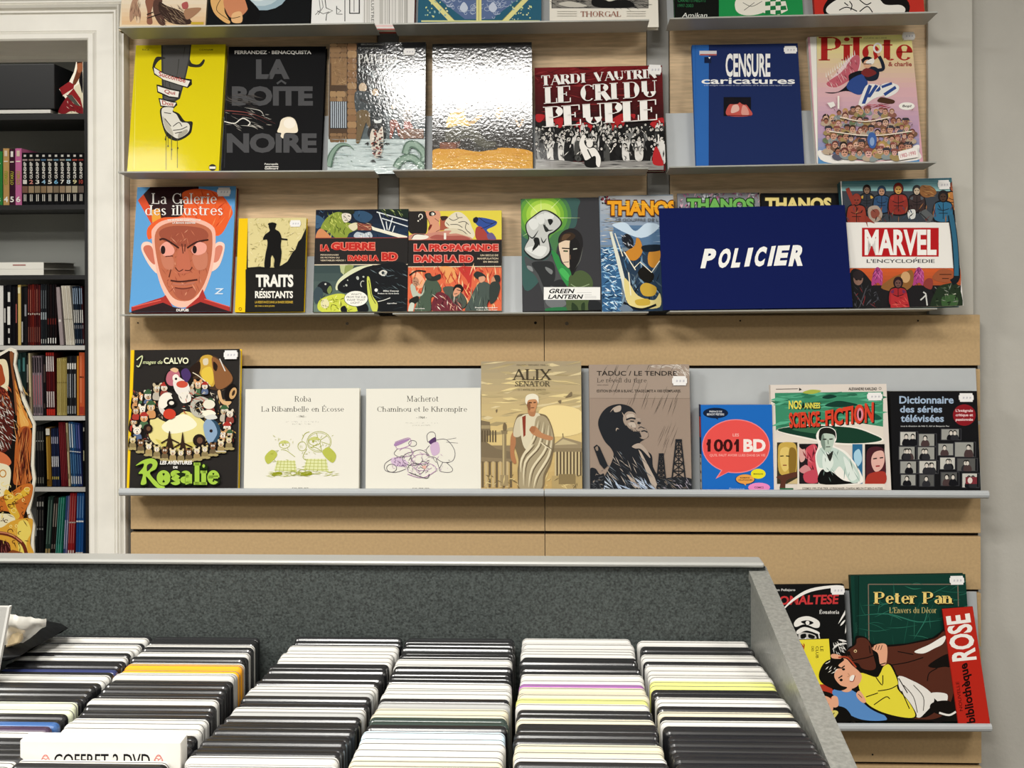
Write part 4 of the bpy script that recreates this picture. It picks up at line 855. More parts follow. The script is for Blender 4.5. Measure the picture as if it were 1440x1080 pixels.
A.blob('d9cdb0', [(380, 230), (480, 215), (560, 250), (650, 310), (560, 328), (440, 290)]); A.blob('c98a78', [(30, 325), (80, 270), (200, 270), (350, 245), (450, 240), (430, 270), (520, 270), (640, 330)]); A.blob('ece6d8', [(60, 325), (100, 280), (180, 280), (230, 300), (180, 325)]); A.blob('a85a50', [(260, 320), (300, 280), (420, 290), (560, 290), (620, 328)]); A.line('2a201a', 7, [(60, 320), (100, 275), (190, 280)], True); A.rect('ece8dc', 378, 262, 400, 325)
A.blob('34509a', [(665, 120), (720, 110), (800, 120), (895, 150), (880, 190), (800, 230), (830, 270), (800, 290), (740, 220), (690, 170)]); A.blob('181a2a', [(664, 130), (690, 105), (715, 120), (700, 160), (672, 160)]); A.blob('a8443c', [(690, 220), (740, 200), (800, 270), (830, 320), (700, 326)]); A.blob('6a5a8a', [(800, 280), (850, 260), (890, 325), (820, 328)]); A.line('1c1a22', 5, [(720, 110), (790, 160), (860, 170)], True); A.line('1c1a22', 5, [(740, 220), (800, 200), (890, 150)], True)
A.rect('262322', 20, 332, 950, 592); A.line('a8453c', 5, [(30, 331), (945, 328)]); A.line('e8d8bc', 8, [(28, 595), (940, 590)])
for s_, b in (('LA PROPAGANDE', (86, 372, 910, 440)), ('DANS LA BD', (86, 480, 664, 550))): A.outline_text('c8342c', 'f0a090', s_, b, bold=.05, ow=.10)
A.text('d9c9ac', 'UN SIECLE DE', (735, 472, 910, 490), bold=.02); A.text('d9c9ac', 'MANIPULATION', (706, 504, 910, 522), bold=.02); A.text('d9c9ac', 'EN IMAGES', (765, 536, 910, 554), bold=.02)
A.rect('de6a48', 20, 600, 945, 1040)
for i, p in enumerate(([(330, 600), (400, 700), (420, 760), (500, 700), (460, 600)], [(520, 600), (600, 720), (640, 800), (660, 650), (700, 600)], [(60, 640), (140, 660), (200, 760), (120, 800)], [(560, 760), (640, 820), (600, 900)])): A.blob(('e8a060', 'c43a34', 'eeb08a', 'b8302c')[i], p)
A.hatch(['f0b070', 'c03c30', 'e88a54', 'f2cfa0', 'a82c28'], 150, (40, 605, 935, 1000), (40, 130), (6, 16), (50, 120), 6)
def trench(pts, c, dk): A.blob(dk, [(x + 5, y + 4) for x, y in pts]); A.blob(c, pts); xs = [p[0] for p in pts]; ys = [p[1] for p in pts]; A.hatch([dk, '8a9a84'], 16, (min(xs) + 20, min(ys) + 60, max(xs) - 20, max(ys)), (40, 120), (4, 8), (60, 110), int(xs[0]))
trench([(180, 770), (230, 700), (300, 720), (350, 820), (290, 880), (250, 900), (240, 1040), (90, 1040), (150, 880)], '4a5a4a', '1e241e'); A.blob('2c302c', [(190, 670), (240, 655), (270, 690), (340, 665), (345, 710), (280, 735), (215, 720)]); A.blob('3a3e38', [(210, 690), (225, 660), (255, 680), (250, 712)]); A.line('1e201c', 14, [(40, 680), (110, 635), (200, 640)], True)
A.blob('b9bfae', [(50, 780), (90, 760), (110, 830), (160, 860), (190, 770), (170, 870), (100, 890), (70, 880)]); A.ell('b9886c', 100, 740, 32, 44); A.hatch(['3a2820'], 8, (75, 700, 125, 770), (14, 30), (4, 7), (0, 90), 3); A.blob('22241f', [(40, 920), (120, 880), (130, 930), (60, 970)]); A.blob('c9cfc0', [(30, 1030), (50, 950), (90, 960), (70, 1040)])
trench([(370, 800), (470, 790), (560, 860), (600, 940), (560, 1000), (420, 960), (400, 880)], '4e564c', '20241e'); A.blob('1c1a18', [(470, 830), (490, 775), (540, 768), (570, 810), (540, 850)]); A.blob('d99a7a', [(470, 850), (500, 800), (545, 815), (530, 860), (480, 890)]); A.line('1c1a18', 7, [(505, 820), (545, 830)]); A.line('1c1a18', 6, [(480, 862), (510, 856)])
A.blob('6a2a34', [(290, 880), (340, 840), (420, 880), (480, 960), (540, 980), (540, 1030), (270, 1030)]); A.hatch(['d9a488', 'ecdccc', '3a141c', '8a4048'], 40, (290, 880, 540, 1020), (30, 80), (6, 12), (20, 120), 5)
trench([(700, 780), (760, 740), (830, 770), (850, 860), (800, 960), (800, 1040), (590, 1040), (640, 900)], '4a5650', '1e2422'); A.blob('2c3230', [(670, 680), (700, 640), (760, 660), (790, 700), (720, 720)]); A.blob('d9a080', [(720, 700), (775, 690), (780, 730), (735, 750)]); A.blob('c99070', [(840, 760), (850, 700), (890, 690), (900, 740), (860, 780)]); A.blob('2c3230', [(870, 680), (920, 680), (930, 730), (900, 760), (880, 720)]); A.blob('343c38', [(830, 770), (900, 740), (930, 800), (890, 920), (830, 950)])
A.text('ece8e0', 'eyrolles', (90, 998, 190, 1012), bold=.02); A.text('ece8e0', 'Fredrik Stromberg', (684, 988, 905, 1006), bold=.02); A.text('ece8e0', 'Preface de Peter Kuper', (698, 1012, 905, 1026), bold=.02); finish(A)
A = book('glowfist', [(734, 279), (844, 278), (844, 437), (733, 439)], 'dark comic with green glow round a raised pale fist', '37373a', '232325', .014, group=g2)
A.crop(725, 270, 6.172)
A.rect('3a3a3d', 50, 40, 735, 1050); A.blob('3c5c58', [(60, 50), (520, 50), (540, 150), (520, 300), (430, 330), (330, 500), (200, 780), (60, 800)])
for i, c in enumerate(('4a7a4c', '5f9a42', '7fb43c', 'a4cf48', 'cbe46c')): A.ell(c, 235 + i * 2, 210 - i * 4, 250 - i * 34, 240 - i * 36, 0, 30)
A.blob('4a7a4c', [(300, 400), (420, 330), (360, 480), (350, 560)])
for a, b in (((80, 60), (190, 180)), ((220, 55), (222, 170)), ((390, 60), (310, 140)), ((560, 225), (360, 225)), ((60, 385), (120, 350))): A.line('dfeeb0', 6, [b, a], taper=1)
A.blob('262a28', [(78, 520), (80, 470), (110, 400), (90, 340), (90, 270), (150, 210), (240, 155), (330, 180), (395, 240), (400, 290), (340, 350), (290, 390), (310, 520), (240, 590), (150, 585)])
A.blob('c6c8c4', [(84, 510), (90, 460), (120, 400), (98, 330), (100, 270), (160, 215), (245, 165), (320, 190), (385, 245), (385, 290), (330, 340), (280, 380), (295, 510), (230, 575), (160, 572)])
for p in ([(110, 260), (170, 230), (200, 290), (150, 330)], [(180, 220), (240, 190), (250, 260), (210, 280)], [(250, 180), (330, 200), (320, 230), (262, 240)], [(90, 500), (150, 470), (270, 480), (220, 560)]): A.blob('e0e2de', p)
for p in ([(250, 270), (275, 330), (330, 330)], [(275, 240), (320, 250), (300, 290)], [(150, 400), (175, 470), (140, 520)], [(200, 400), (210, 470)], [(110, 370), (150, 400), (200, 330)], [(220, 390), (240, 440), (270, 400)]): A.line('1e211f', 12, p, True, 2)
A.blob('1e211f', [(280, 240), (320, 240), (300, 290)]); A.blob('1e211f', [(160, 400), (200, 400), (205, 450), (175, 490), (145, 500), (165, 450)]); A.blob('2a2d2b', [(240, 280), (290, 330), (260, 345)])
A.blob('4d4f50', [(80, 560), (150, 590), (260, 590), (310, 550), (360, 660), (440, 790), (470, 900), (440, 1040), (270, 1040), (240, 900), (180, 740), (100, 660)]); A.blob('2c2e2f', [(140, 620), (240, 600), (330, 620), (340, 760), (260, 840), (200, 720)]); A.blob('7d8080', [(260, 650), (320, 680), (310, 715), (268, 680)]); A.blob('2c2e2f', [(300, 800), (400, 760), (450, 860), (360, 830)]); A.blob('6f7274', [(260, 940), (360, 900), (440, 960), (400, 1000), (300, 1000)]); A.blob('8a8d8e', [(100, 640), (140, 650), (150, 690), (110, 670)]); A.blob('2c6e44', [(270, 1010), (440, 1000), (440, 1045), (280, 1045)])
A.blob('348a48', [(310, 510), (370, 550), (400, 620), (490, 700), (470, 820), (420, 780), (360, 660)]); A.blob('4ab05a', [(380, 690), (410, 660), (470, 730), (450, 770)])
A.blob('4c5c3a', [(470, 730), (560, 680), (640, 720), (672, 800), (640, 900), (620, 1045), (460, 1045), (440, 900), (460, 800)]); A.line('8fa07a', 7, [(480, 800), (545, 830), (640, 800)], True); A.blob('242628', [(640, 940), (735, 960), (735, 1045), (640, 1045)]); A.blob('2a3a24', [(490, 960), (540, 1000), (540, 1045), (490, 1045)]); A.blob('2a3a24', [(570, 980), (600, 960), (600, 1045), (575, 1045)])
A.blob('242223', [(370, 440), (380, 380), (430, 330), (510, 320), (570, 370), (585, 450), (570, 540), (540, 640), (500, 720), (480, 700), (470, 560), (410, 440)])
A.blob('e3cbb0', [(375, 470), (385, 440), (470, 415), (476, 480), (474, 600), (462, 660), (410, 610), (388, 540)]); A.blob('1e1c1c', [(474, 410), (540, 420), (560, 500), (540, 600), (500, 690), (470, 660)]); A.blob('3a2c20', [(380, 440), (400, 380), (470, 350), (520, 380), (480, 420), (420, 420)]); A.blob('5a4430', [(400, 420), (420, 370), (480, 370), (440, 410)])
A.line('241a14', 10, [(402, 488), (470, 492)]); A.line('241a14', 12, [(415, 512), (455, 514)]); A.ell('4a6a3c', 436, 514, 8, 7); A.line('241a14', 5, [(415, 612), (462, 606)]); A.line('7a5a44', 6, [(474, 545), (474, 585)]); A.line('d9dcd0', 8, [(500, 497), (534, 492)]); A.line('6a6c66', 6, [(520, 660), (560, 590), (584, 480)], True, 2)
A.rect('efeeea', 245, 826, 735, 936); A.text('19191a', 'GREEN', (286, 840, 500, 880), bold=.03, shear=.35); A.text('19191a', 'LANTERN', (280, 890, 575, 928), bold=.03, shear=.35)
for y in (872, 892, 906, 918): A.rect('b5b4b2', 530 if y == 872 else 600, y, 660 if y < 900 else 700, y + 3)
finish(A)
def stellar(key, quad, label, tcol, bgd, n, hide=False, **k):
    A = book(key, quad, label, bgd, '1c1c1e', .01, group='comics behind the blue sign', **k); return A
A = stellar('cosmic', [(845, 276), (950, 273), (950, 438), (844, 440)], 'blue-grey comic with orange block title, half behind the POLICIER sign', 'f0a020', '7a8894', 1)
A.crop(725, 270, 6.172)
A.gradient('b9bcc0', '7690b0', (735, 30, 1420, 460), 8); A.hatch(['8a7a68', 'd9d6d0', '3a3e44', 'b0a07a'], 60, (740, 40, 900, 440), (30, 100), (4, 8), (-8, 8), 5); A.dots(['20242a', 'c9ccd0', '8a2c3c'], 34, (745, 40, 820, 100), (6, 14), 3)
A.rect('5a7a9c', 850, 290, 1420, 480); A.hatch(['a4bcd4', '46648a'], 30, (850, 300, 1260, 470), (40, 120), (4, 8), (-5, 5), 4); A.blob('c9dcec', [(850, 300), (880, 270), (960, 270), (1040, 340), (1140, 270), (1250, 300), (1090, 400)])
A.rect('35608a', 738, 480, 920, 1050); A.hatch(['a8d0ea', '1c3a58', '6aa0cc', 'e0eef6'], 170, (742, 480, 930, 1040), (24, 70), (6, 16), (-40, 60), 9)
A.poly('263a50', [(880, 520), (1420, 480), (1420, 1040), (980, 1040)]); A.hatch(['3f6c94', '7a98b0', '141c26', '4a5a68'], 60, (930, 520, 1250, 960), (40, 140), (8, 20), (40, 130), 2)
A.poly('dfe0d0', [(815, 350), (835, 345), (900, 560), (960, 800), (1000, 960), (960, 940), (900, 700)]); A.blob('e0cf8a', [(940, 760), (980, 780), (1060, 900), (1200, 940), (1250, 880), (1250, 1000), (1080, 1010), (970, 960)])
A.blob('c9862e', [(950, 530), (1030, 470), (1050, 400), (1085, 430), (1100, 520), (1050, 590), (990, 590)]); A.blob('1c1e24', [(920, 400), (970, 365), (1020, 420), (1010, 490), (950, 470)]); A.hatch(['c9ccd4', '4a4e5a'], 12, (925, 380, 1010, 480), (16, 40), (6, 10), (20, 90), 5); A.blob('c98a34', [(1160, 520), (1250, 510), (1250, 590), (1200, 660), (1150, 620)]); A.blob('14202c', [(1100, 470), (1250, 460), (1250, 510), (1120, 520)])
A.blob('15130f', [(1060, 700), (1120, 650), (1200, 720), (1170, 790), (1100, 770)]); A.blob('c8a23c', [(1080, 830), (1130, 790), (1220, 830), (1200, 900), (1110, 900)]); A.blob('c8a840', [(1040, 940), (1150, 930), (1160, 980), (1060, 985)])
for p in ([(1030, 660), (1080, 610), (1180, 700), (1250, 600)], [(940, 520), (1040, 680)], [(860, 360), (930, 560)], [(980, 700), (1000, 900)]): A.line('ece6d0', 9, p)
A.line('11151c', 20, [(940, 960), (1000, 1000), (1100, 1020), (1220, 980)], True); A.blob('6a7a8c', [(900, 1010), (960, 980), (1020, 1030), (940, 1045)])
A.outline_text('f0a424', '5a2a10', 'THANOS', (796, 78, 1390, 208), bold=.05, ow=.08); A.hatch(['f6c83c'], 12, (830, 84, 1380, 130), (30, 60), (6, 10), (-4, 4), 3)
A.text('6a6e74', 'LE GOUFFRE DE L INFINI', (870, 232, 1380, 258), bold=.02); finish(A)
A = stellar('greentitle', [(955, 273), (1072, 270), (1071, 437), (955, 438)], 'comic with green block title, mostly hidden behind the POLICIER sign', '60b040', '8a8a90', 2)
A.crop(920, 230, 2.769)
A.hatch(['c06a98', '2a2c30', 'd9dce0', '8a5a70', '5a6a60', 'e0b0c0'], 150, (100, 108, 420, 180), (8, 24), (3, 7), (0, 180), 5); A.outline_text('74b85c', '1e3a1c', 'THANOS', (128, 136, 388, 186), bold=.05, ow=.09)
A.gradient('6a7080', '2a3040', (98, 190, 420, 575), 6); A.hatch(['8a5a70', '4a6a58', 'a0a4ac'], 60, (100, 200, 418, 570), (20, 60), (4, 9), (0, 180), 7); finish(A)
A = stellar('yellowtitle', [(1073, 272), (1183, 271), (1183, 437), (1073, 437)], 'black comic with cream-yellow block title, mostly hidden behind the POLICIER sign', 'e8c860', '121214', 3)
A.crop(920, 230, 2.769); A.outline_text('ecd88a', '2a2410', 'THANOS', (432, 132, 690, 184), bold=.05, ow=.07); A.hatch(['2a3038', '4a3a30', '20242c'], 50, (430, 200, 720, 570), (20, 60), (4, 9), (0, 180), 7); finish(A)
# the shop sign in front of them
A = book('sign', [(930, 294), (1192, 287), (1195, 438), (929, 442)], 'dark blue board lettered POLICIER in white, propped on the third-row tray', '0b1850', None, .008, lean=13, boty=2.452, drop=-6, name='category_sign', cat='sign', mt=M_MATTE, hard=True)
A.crop(920, 230, 2.769)
ltr = 'POLICIER'; xs = [(180, 246), (243, 305), (298, 348), (350, 386), (384, 442), (440, 474), (465, 530), (522, 596)]; ys = [(332, 408), (331, 408), (330, 406), (329, 402), (324, 402), (322, 400), (320, 398), (318, 400)]
for ch, (x0, x1), (y0, y1) in zip(ltr, xs, ys):
    w_ = (x1 - x0); q = .22 * (y1 - y0); A.text('f2f1ec', ch, None, quad=[(x0 + q, y0), (x1, y0 - 2), (x1 - q, y1 - 2), (x0, y1)], bold=.055, lt='join')
r_ = A.root; h_ = A.W / 2; mb = A.mb; mb.box((-h_, 0, 0), (h_, .006, A.H), '0b1850'); mb.build('board', M_MATTE, r_, fix=False); A.letters(M_MATTE, r_, 'lettering')
mb = MB(); mb.prism([(.006, .016), (.006, A.H * .75), (.0075, A.H * .75), (.020, .018), (.020, .016)], -.02, .02, axis='x'); mb.build('easel_back', M_PAGE, r_)
A = book('heroes', [(1187, 254), (1344, 250), (1349, 433), (1190, 438)], 'thick encyclopaedia, armoured figures above and below a white band with red nameplate', 'ece9e4', '3a6a74', .03, lean=9, boty=2.478, drop=-3, group=g2, name='hardback_book', mt=M_FILM, sticker=((1318, 254), (1336, 266), 0))
A.crop(1180, 240, 5.267)
A.gradient('2e5a66', '8ab8b8', (20, 50, 870, 150), 6); A.rect('16181c', 20, 300, 880, 382)
A.poly('3a4048', [(20, 150), (880, 150), (880, 380), (20, 380)])
def arm(x, y, s_, suit, skin, hair, acc='c9a040', helmet=False):
    A.blob('141416', [(x - s_ * 1.7, y + s_ * 4.4), (x - s_ * 1.6, y + s_ * 1.4), (x, y + s_ * .7), (x + s_ * 1.6, y + s_ * 1.4), (x + s_ * 1.7, y + s_ * 4.4)])
    A.blob(suit, [(x - s_ * 1.4, y + s_ * 4.2), (x - s_ * 1.5, y + s_ * 1.6), (x - s_ * .5, y + s_ * 1.0), (x + s_ * .5, y + s_ * 1.0), (x + s_ * 1.5, y + s_ * 1.6), (x + s_ * 1.4, y + s_ * 4.2)])
    A.line('141416', s_ * .12, [(x, y + s_ * 1.2), (x, y + s_ * 4)]); A.line('141416', s_ * .12, [(x - s_, y + s_ * 2.2), (x - s_ * .1, y + s_ * 2.5), (x + s_, y + s_ * 2.2)], True); A.line('141416', s_ * .12, [(x - s_ * .8, y + s_ * 3), (x + s_ * .8, y + s_ * 3)])
    A.blob(acc, [(x - s_ * 1.4, y + s_ * 1.7), (x - s_ * .8, y + s_ * 1.3), (x - s_ * .9, y + s_ * 2)]); A.blob(acc, [(x + s_ * 1.4, y + s_ * 1.7), (x + s_ * .8, y + s_ * 1.3), (x + s_ * .9, y + s_ * 2)])
    A.ell('141416', x, y, s_ * .92, s_ * 1.12); A.ell(hair, x, y - s_ * .08, s_ * .8, s_); A.ell(skin, x, y + s_ * .2, s_ * .58, s_ * .72)
    A.line('1a1414', s_ * .16, [(x - s_ * .42, y + .05 * s_), (x - s_ * .1, y + s_ * .1)]); A.line('1a1414', s_ * .16, [(x + s_ * .42, y + .05 * s_), (x + s_ * .1, y + s_ * .1)]); A.line('1a1414', s_ * .1, [(x - s_ * .2, y + s_ * .6), (x + s_ * .2, y + s_ * .6)])
arm(850, 120, 38, 'b87840', 'a85c3c', '7a3c2c'); arm(205, 140, 34, '2c3038', '8a6a54', '2a1c18'); arm(315, 150, 36, '2c4c70', 'b88a6c', '24405c', '24405c')
arm(575, 145, 36, '3a2c2c', 'c9b49a', '2a2a2c', '555a60'); A.blob('8a5c34', [(610, 110), (690, 120), (720, 170), (650, 200), (600, 170)]); A.hatch(['5a3a20', 'b08450'], 14, (610, 110, 700, 190), (30, 60), (4, 7), (0, 30), 3)
arm(438, 135, 42, '8c2e26', 'c99a50', '7c2a22', 'a8342a'); arm(770, 190, 42, '2f6a8c', '4a3428', '1c1a1c', '2f6a8c')
arm(128, 215, 42, '93392a', '8a3a2c', '8a3426', '93392a'); A.line('8c3426', 30, [(60, 130), (80, 180), (110, 250)], True, 0)
A.blob('a8988a', [(215, 280), (280, 260), (320, 320), (290, 375), (230, 370)]); A.blob('8a4a3c', [(235, 300), (280, 285), (300, 320), (270, 355), (240, 345)]); A.poly('5a5e60', [(590, 310), (640, 285), (705, 340), (660, 400)]); A.line('2c2e30', 8, [(600, 315), (660, 370)]); A.blob('d9d9d4', [(510, 300), (560, 290), (560, 350), (515, 355)]); A.hatch(['141416', '6a2c28', '34485c', '9a6a44'], 60, (60, 260, 860, 376), (20, 60), (4, 10), (40, 140), 6)
A.rect('ebe8e2', 40, 384, 900, 722)
A.blob('8c3426', [(190, 330), (240, 370), (262, 392), (210, 380), (212, 418), (196, 380)])
A.rect('b4161c', 168, 424, 736, 638); A.text('f3efea', 'MARVEL', (188, 436, 720, 628), bold=.035); A.text('34343a', "L'ENCYCLOPEDIE", (203, 656, 706, 684), bold=.015); A.line('34343a', 5, [(562, 652), (574, 645)])
A.gradient('cc5a2c', 'a8502c', (60, 724, 900, 860), 5); A.rect('1c1a1c', 60, 850, 900, 1030); A.blob('1a1a1c', [(60, 1030), (80, 760), (150, 735), (220, 800), (280, 900), (300, 1030)]); A.line('4a4a50', 7, [(110, 900), (180, 1000)]); A.line('4a4a50', 7, [(200, 870), (150, 1010)]); A.hatch(['7a2a2c', '3c3c42', '55555c'], 30, (90, 860, 290, 1020), (20, 60), (4, 8), (30, 150), 5); A.ell('8a6a5c', 140, 800, 36, 50); A.ell('2a2224', 140, 775, 40, 36)
A.line('1a1414', 8, [(118, 806), (134, 812)]); A.line('1a1414', 8, [(150, 812), (166, 806)])
for x in (285, 590): A.blob('a8407c', [(x - 46, 850), (x - 30, 750), (x, 715), (x + 34, 760), (x + 30, 850), (x, 830)]); A.hatch(['d070a8', '5a2050'], 20, (x - 34, 730, x + 30, 840), (20, 50), (4, 8), (50, 130), 4)
A.blob('8a5c30', [(310, 870), (380, 800), (470, 760), (540, 740), (540, 850), (450, 900)]); A.ell('c9a070', 490, 790, 34, 42); arm(435, 830, 40, '9c262c', '6a4a44', '2c1c20', '6a2a50'); A.poly('b02e32', [(380, 910), (430, 940), (500, 910), (520, 1025), (380, 1025)]); A.hatch(['5a1418', 'd05a50'], 14, (385, 920, 510, 1020), (20, 60), (4, 7), (0, 60), 2)
A.blob('8a3a34', [(620, 850), (650, 800), (690, 810), (680, 880)]); A.blob('9c5434', [(690, 800), (740, 735), (830, 740), (850, 800), (790, 830)]); A.line('3a2014', 6, [(740, 770), (830, 770)]); A.line('3a2014', 6, [(760, 800), (810, 800)]); A.blob('22301f', [(680, 1030), (720, 880), (790, 840), (880, 850), (900, 1030)]); A.blob('3c5a34', [(760, 940), (840, 920), (880, 960), (850, 1030), (770, 1020)]); A.line('d9d9c4', 5, [(780, 918), (805, 922)]); A.line('d9d9c4', 5, [(840, 918), (862, 912)]); A.line('c9c9c4', 10, [(600, 960), (640, 920), (620, 900)], True); A.line('c9c9c4', 10, [(640, 920), (650, 1000)]); A.hatch(['5a6a50', '10140f', '8a8f84'], 30, (690, 860, 890, 1020), (20, 60), (4, 9), (0, 180), 8)
A.line('141a20', 48, [(826, 330), (848, 480), (862, 650), (868, 790), (830, 830)], True); A.line('2f6480', 34, [(826, 330), (850, 480), (864, 650), (866, 780)], True)
finish(A)
# ================================================================ covers, fourth row (long grey shelf)
g3 = 'books on the long grey shelf'
A = book('circus', [(185, 491), (338, 492), (332, 687), (177, 688)], 'black album with yellow spine strip, a ring of cartoon animals and lime title', '2a2725', 'f2c818', .022, group=g3, sticker=((316, 493), (335, 505), 0))
A.crop(180, 485, 5.143)
A.poly('f0c61a', [(0, 20), (48, 22), (8, 1060), (-40, 1060)]); A.line('8a7010', 4, [(47, 24), (8, 1040)])
A.hatch(['6a5a48', 'b8a488', '8a3c30', 'd8ccb8', '4a5c4a', '17120f'], 170, (30, 330, 250, 760), (14, 40), (4, 9), (0, 180), 41); A.hatch(['6a5a48', 'b8a488', '8a3c30', 'd8ccb8', 'c9a050'], 120, (480, 270, 780, 720), (14, 40), (4, 9), (0, 180), 42)
A.blob('e2d68e', [(180, 520), (300, 560), (420, 480), (560, 560), (600, 640), (520, 740), (400, 800), (300, 790), (200, 720), (150, 640)]); A.blob('f0ecd0', [(250, 580), (400, 500), (500, 570), (440, 620), (300, 640)]); A.blob('d2c468', [(200, 680), (330, 720), (500, 700), (420, 780), (300, 770)])
A.blob('4a3626', [(440, 210), (520, 100), (570, 75), (660, 100), (760, 250), (690, 320), (600, 320), (470, 250)])
A.blob('c8a040', [(530, 90), (610, 80), (640, 180), (620, 300), (560, 260), (520, 200)]); A.blob('e0c048', [(540, 180), (600, 160), (620, 240), (600, 290), (540, 240)]); A.blob('8a5c38', [(610, 90), (680, 130), (760, 240), (700, 310), (640, 310), (620, 200)]); A.blob('d8ccb0', [(545, 105), (580, 100), (580, 140), (550, 145)]); A.blob('2a1c14', [(620, 120), (650, 150), (640, 190), (620, 170)]); A.blob('2a1c14', [(450, 170), (520, 120), (520, 200), (460, 230)]); A.line('d8d4cc', 8, [(665, 100), (705, 190)]); A.line('e8dcc0', 6, [(470, 200), (520, 230), (600, 300)], True)
A.ell('17120f', 745, 345, 42, 66, 20); A.ell('c9a06c', 762, 350, 24, 44, 20); A.ell('3a2a1c', 765, 348, 10, 22, 20); A.blob('d8b080', [(650, 340), (670, 330), (690, 400), (750, 410), (720, 440), (670, 410)])
def critter(x, y, s_, body, fur, seed=0, hat=None):
    q = random.Random(seed); A.blob('191513', [(x - s_ * 1.1, y + s_ * 2.2), (x - s_ * 1.1, y), (x - s_ * .6, y - s_ * 1.2), (x + s_ * .6, y - s_ * 1.2), (x + s_ * 1.1, y), (x + s_ * 1.1, y + s_ * 2.2)])
    A.blob(body, [(x - s_ * .8, y + s_ * 2.1), (x - s_ * .8, y + s_ * .9), (x, y + s_ * .6), (x + s_ * .8, y + s_ * .9), (x + s_ * .8, y + s_ * 2.1)])
    for sx in (-1, 1): A.ell(fur, x + sx * s_ * .6, y - s_ * .8, s_ * .3, s_ * .45, sx * 20)
    A.ell(fur, x, y, s_ * .8, s_ * .8); A.ell(q.choice(['efe6d6', 'c9b090', 'd8c4a8', fur]), x, y + s_ * .3, s_ * .5, s_ * .4); A.ell('f4f0e8', x - s_ * .28, y - s_ * .25, s_ * .2, s_ * .26); A.ell('f4f0e8', x + s_ * .28, y - s_ * .25, s_ * .2, s_ * .26); A.ell('16120f', x - s_ * .24, y - s_ * .2, s_ * .1); A.ell('16120f', x + s_ * .24, y - s_ * .2, s_ * .1); A.ell('16120f', x, y + s_ * .18, s_ * .16, s_ * .12); A.line('8a2a20', s_ * .14, [(x - s_ * .25, y + s_ * .5), (x + s_ * .25, y + s_ * .5)])
    if hat: A.blob(hat, [(x - s_ * .9, y - s_ * .5), (x, y - s_ * 1.4), (x + s_ * .9, y - s_ * .5)])
fs = [('c9905c', 'dcd0bc'), ('a83a30', 'e8dcc8'), ('4a6a4a', 'c9a070'), ('5a6a8a', 'b08a60'), ('b9b0a0', 'd8a070'), ('8a3c34', 'e0d4c0'), ('6a5a8a', 'c0b090')]
q = random.Random(5)
for i, (x, y, s_) in enumerate([(60, 400, 30), (45, 560, 30), (110, 380, 32), (150, 370, 36), (215, 320, 36), (265, 310, 30), (110, 470, 36), (170, 450, 36), (60, 480, 28), (120, 530, 34), (70, 620, 36), (700, 480, 34), (740, 500, 30), (720, 600, 34), (690, 650, 34), (740, 650, 28), (510, 290, 34), (560, 300, 26), (460, 300, 28), (600, 430, 34)]): critter(x, y, s_, fs[i % 7][0], fs[(i + 2) % 7][1], i, [None, 'a8342c', None, '3c5c3c'][i % 4])
A.ell('191513', 370, 250, 104, 90); A.blob('b86a78', [(280, 250), (300, 195), (360, 180), (380, 230), (340, 290), (300, 290)]); A.blob('e6e0d8', [(330, 270), (360, 230), (400, 250), (440, 280), (450, 340), (400, 380), (350, 340)]); A.ell('c8503c', 396, 285, 42, 26); A.ell('f0e8dc', 350, 240, 24, 28); A.ell('15120f', 352, 246, 9); A.blob('4a3468', [(390, 190), (430, 170), (460, 220), (430, 270), (400, 240)]); A.blob('e0b890', [(310, 180), (340, 165), (370, 180), (350, 200)]); A.blob('e8e2d6', [(370, 360), (440, 340), (460, 400), (400, 420)])
A.ring('d9d2c8', 290, 430, 50, 70, 34, 20, 100, 300); A.ell('c9412c', 305, 500, 46, 38); A.blob('efe8d8', [(240, 370), (300, 350), (330, 400), (300, 430), (260, 460), (230, 440)]); A.ell('191513', 320, 420, 34, 30); A.ell('e8e0d4', 320, 420, 18, 14)
A.ring('b9b6a8', 530, 450, 60, 60, 34, 22, 60, 330); A.ell('e6e0cc', 590, 430, 44, 34); A.blob('f2ecd8', [(530, 480), (600, 470), (640, 500), (570, 520)]); A.hatch(['b8503c', '3a3028', 'e0d8c4'], 50, (380, 340, 560, 500), (14, 40), (4, 8), (0, 180), 8)
A.blob('8aa4c0', [(550, 580), (590, 530), (640, 560), (650, 640), (610, 720), (570, 680)]); A.blob('2f4a60', [(590, 530), (650, 560), (675, 630), (640, 710), (610, 715), (650, 640), (630, 570)]); A.ell('2a1c18', 606, 622, 12); A.blob('d8d8d0', [(560, 520), (620, 500), (650, 530), (590, 540)])
for x, y, s_ in ((150, 605, 34), (520, 690, 46)): A.ell('241a16', x, y, s_, s_); A.ell('6a4a38', x + 4, y, s_ * .45, s_ * .5)
for x, y, l in ((305, 690, 1), (400, 720, 1.3)): A.blob('33241a', [(x - 14, y), (x, y - 70 * l), (x + 12, y - 20), (x + 34, y + 90), (x - 30, y + 90)]); A.line('33241a', 10, [(x - 60, y + 20), (x - 10, y - 10)], True); A.line('33241a', 10, [(x + 10, y - 10), (x + 70, y + 20)], True)
for i in range(13):
    x = 40 + i * 58; y = 690 + 90 * math.sin(math.pi * i / 12); critter(x, y, 26, ('8a7a54', '6a5a40', 'a08a5c')[i % 3], ('c9b888', '7a5a3c', 'd8c8a0')[i % 3], i + 40); A.ell('a89868', x - 14, y + 60, 22, 10); A.ell('a89868', x + 18, y + 60, 22, 10)
A.line('e0dcd4', 5, [(640, 768), (715, 768)])
A.text('e6e6c4', 'CALVO', (265, 92, 445, 138), bold=.03); A.text('d4dca8', 'mages de', (112, 112, 252, 146), shear=.3, bold=.01); A.line('d4dca8', 8, [(70, 110), (110, 80), (104, 120), (86, 158), (70, 150)], True)
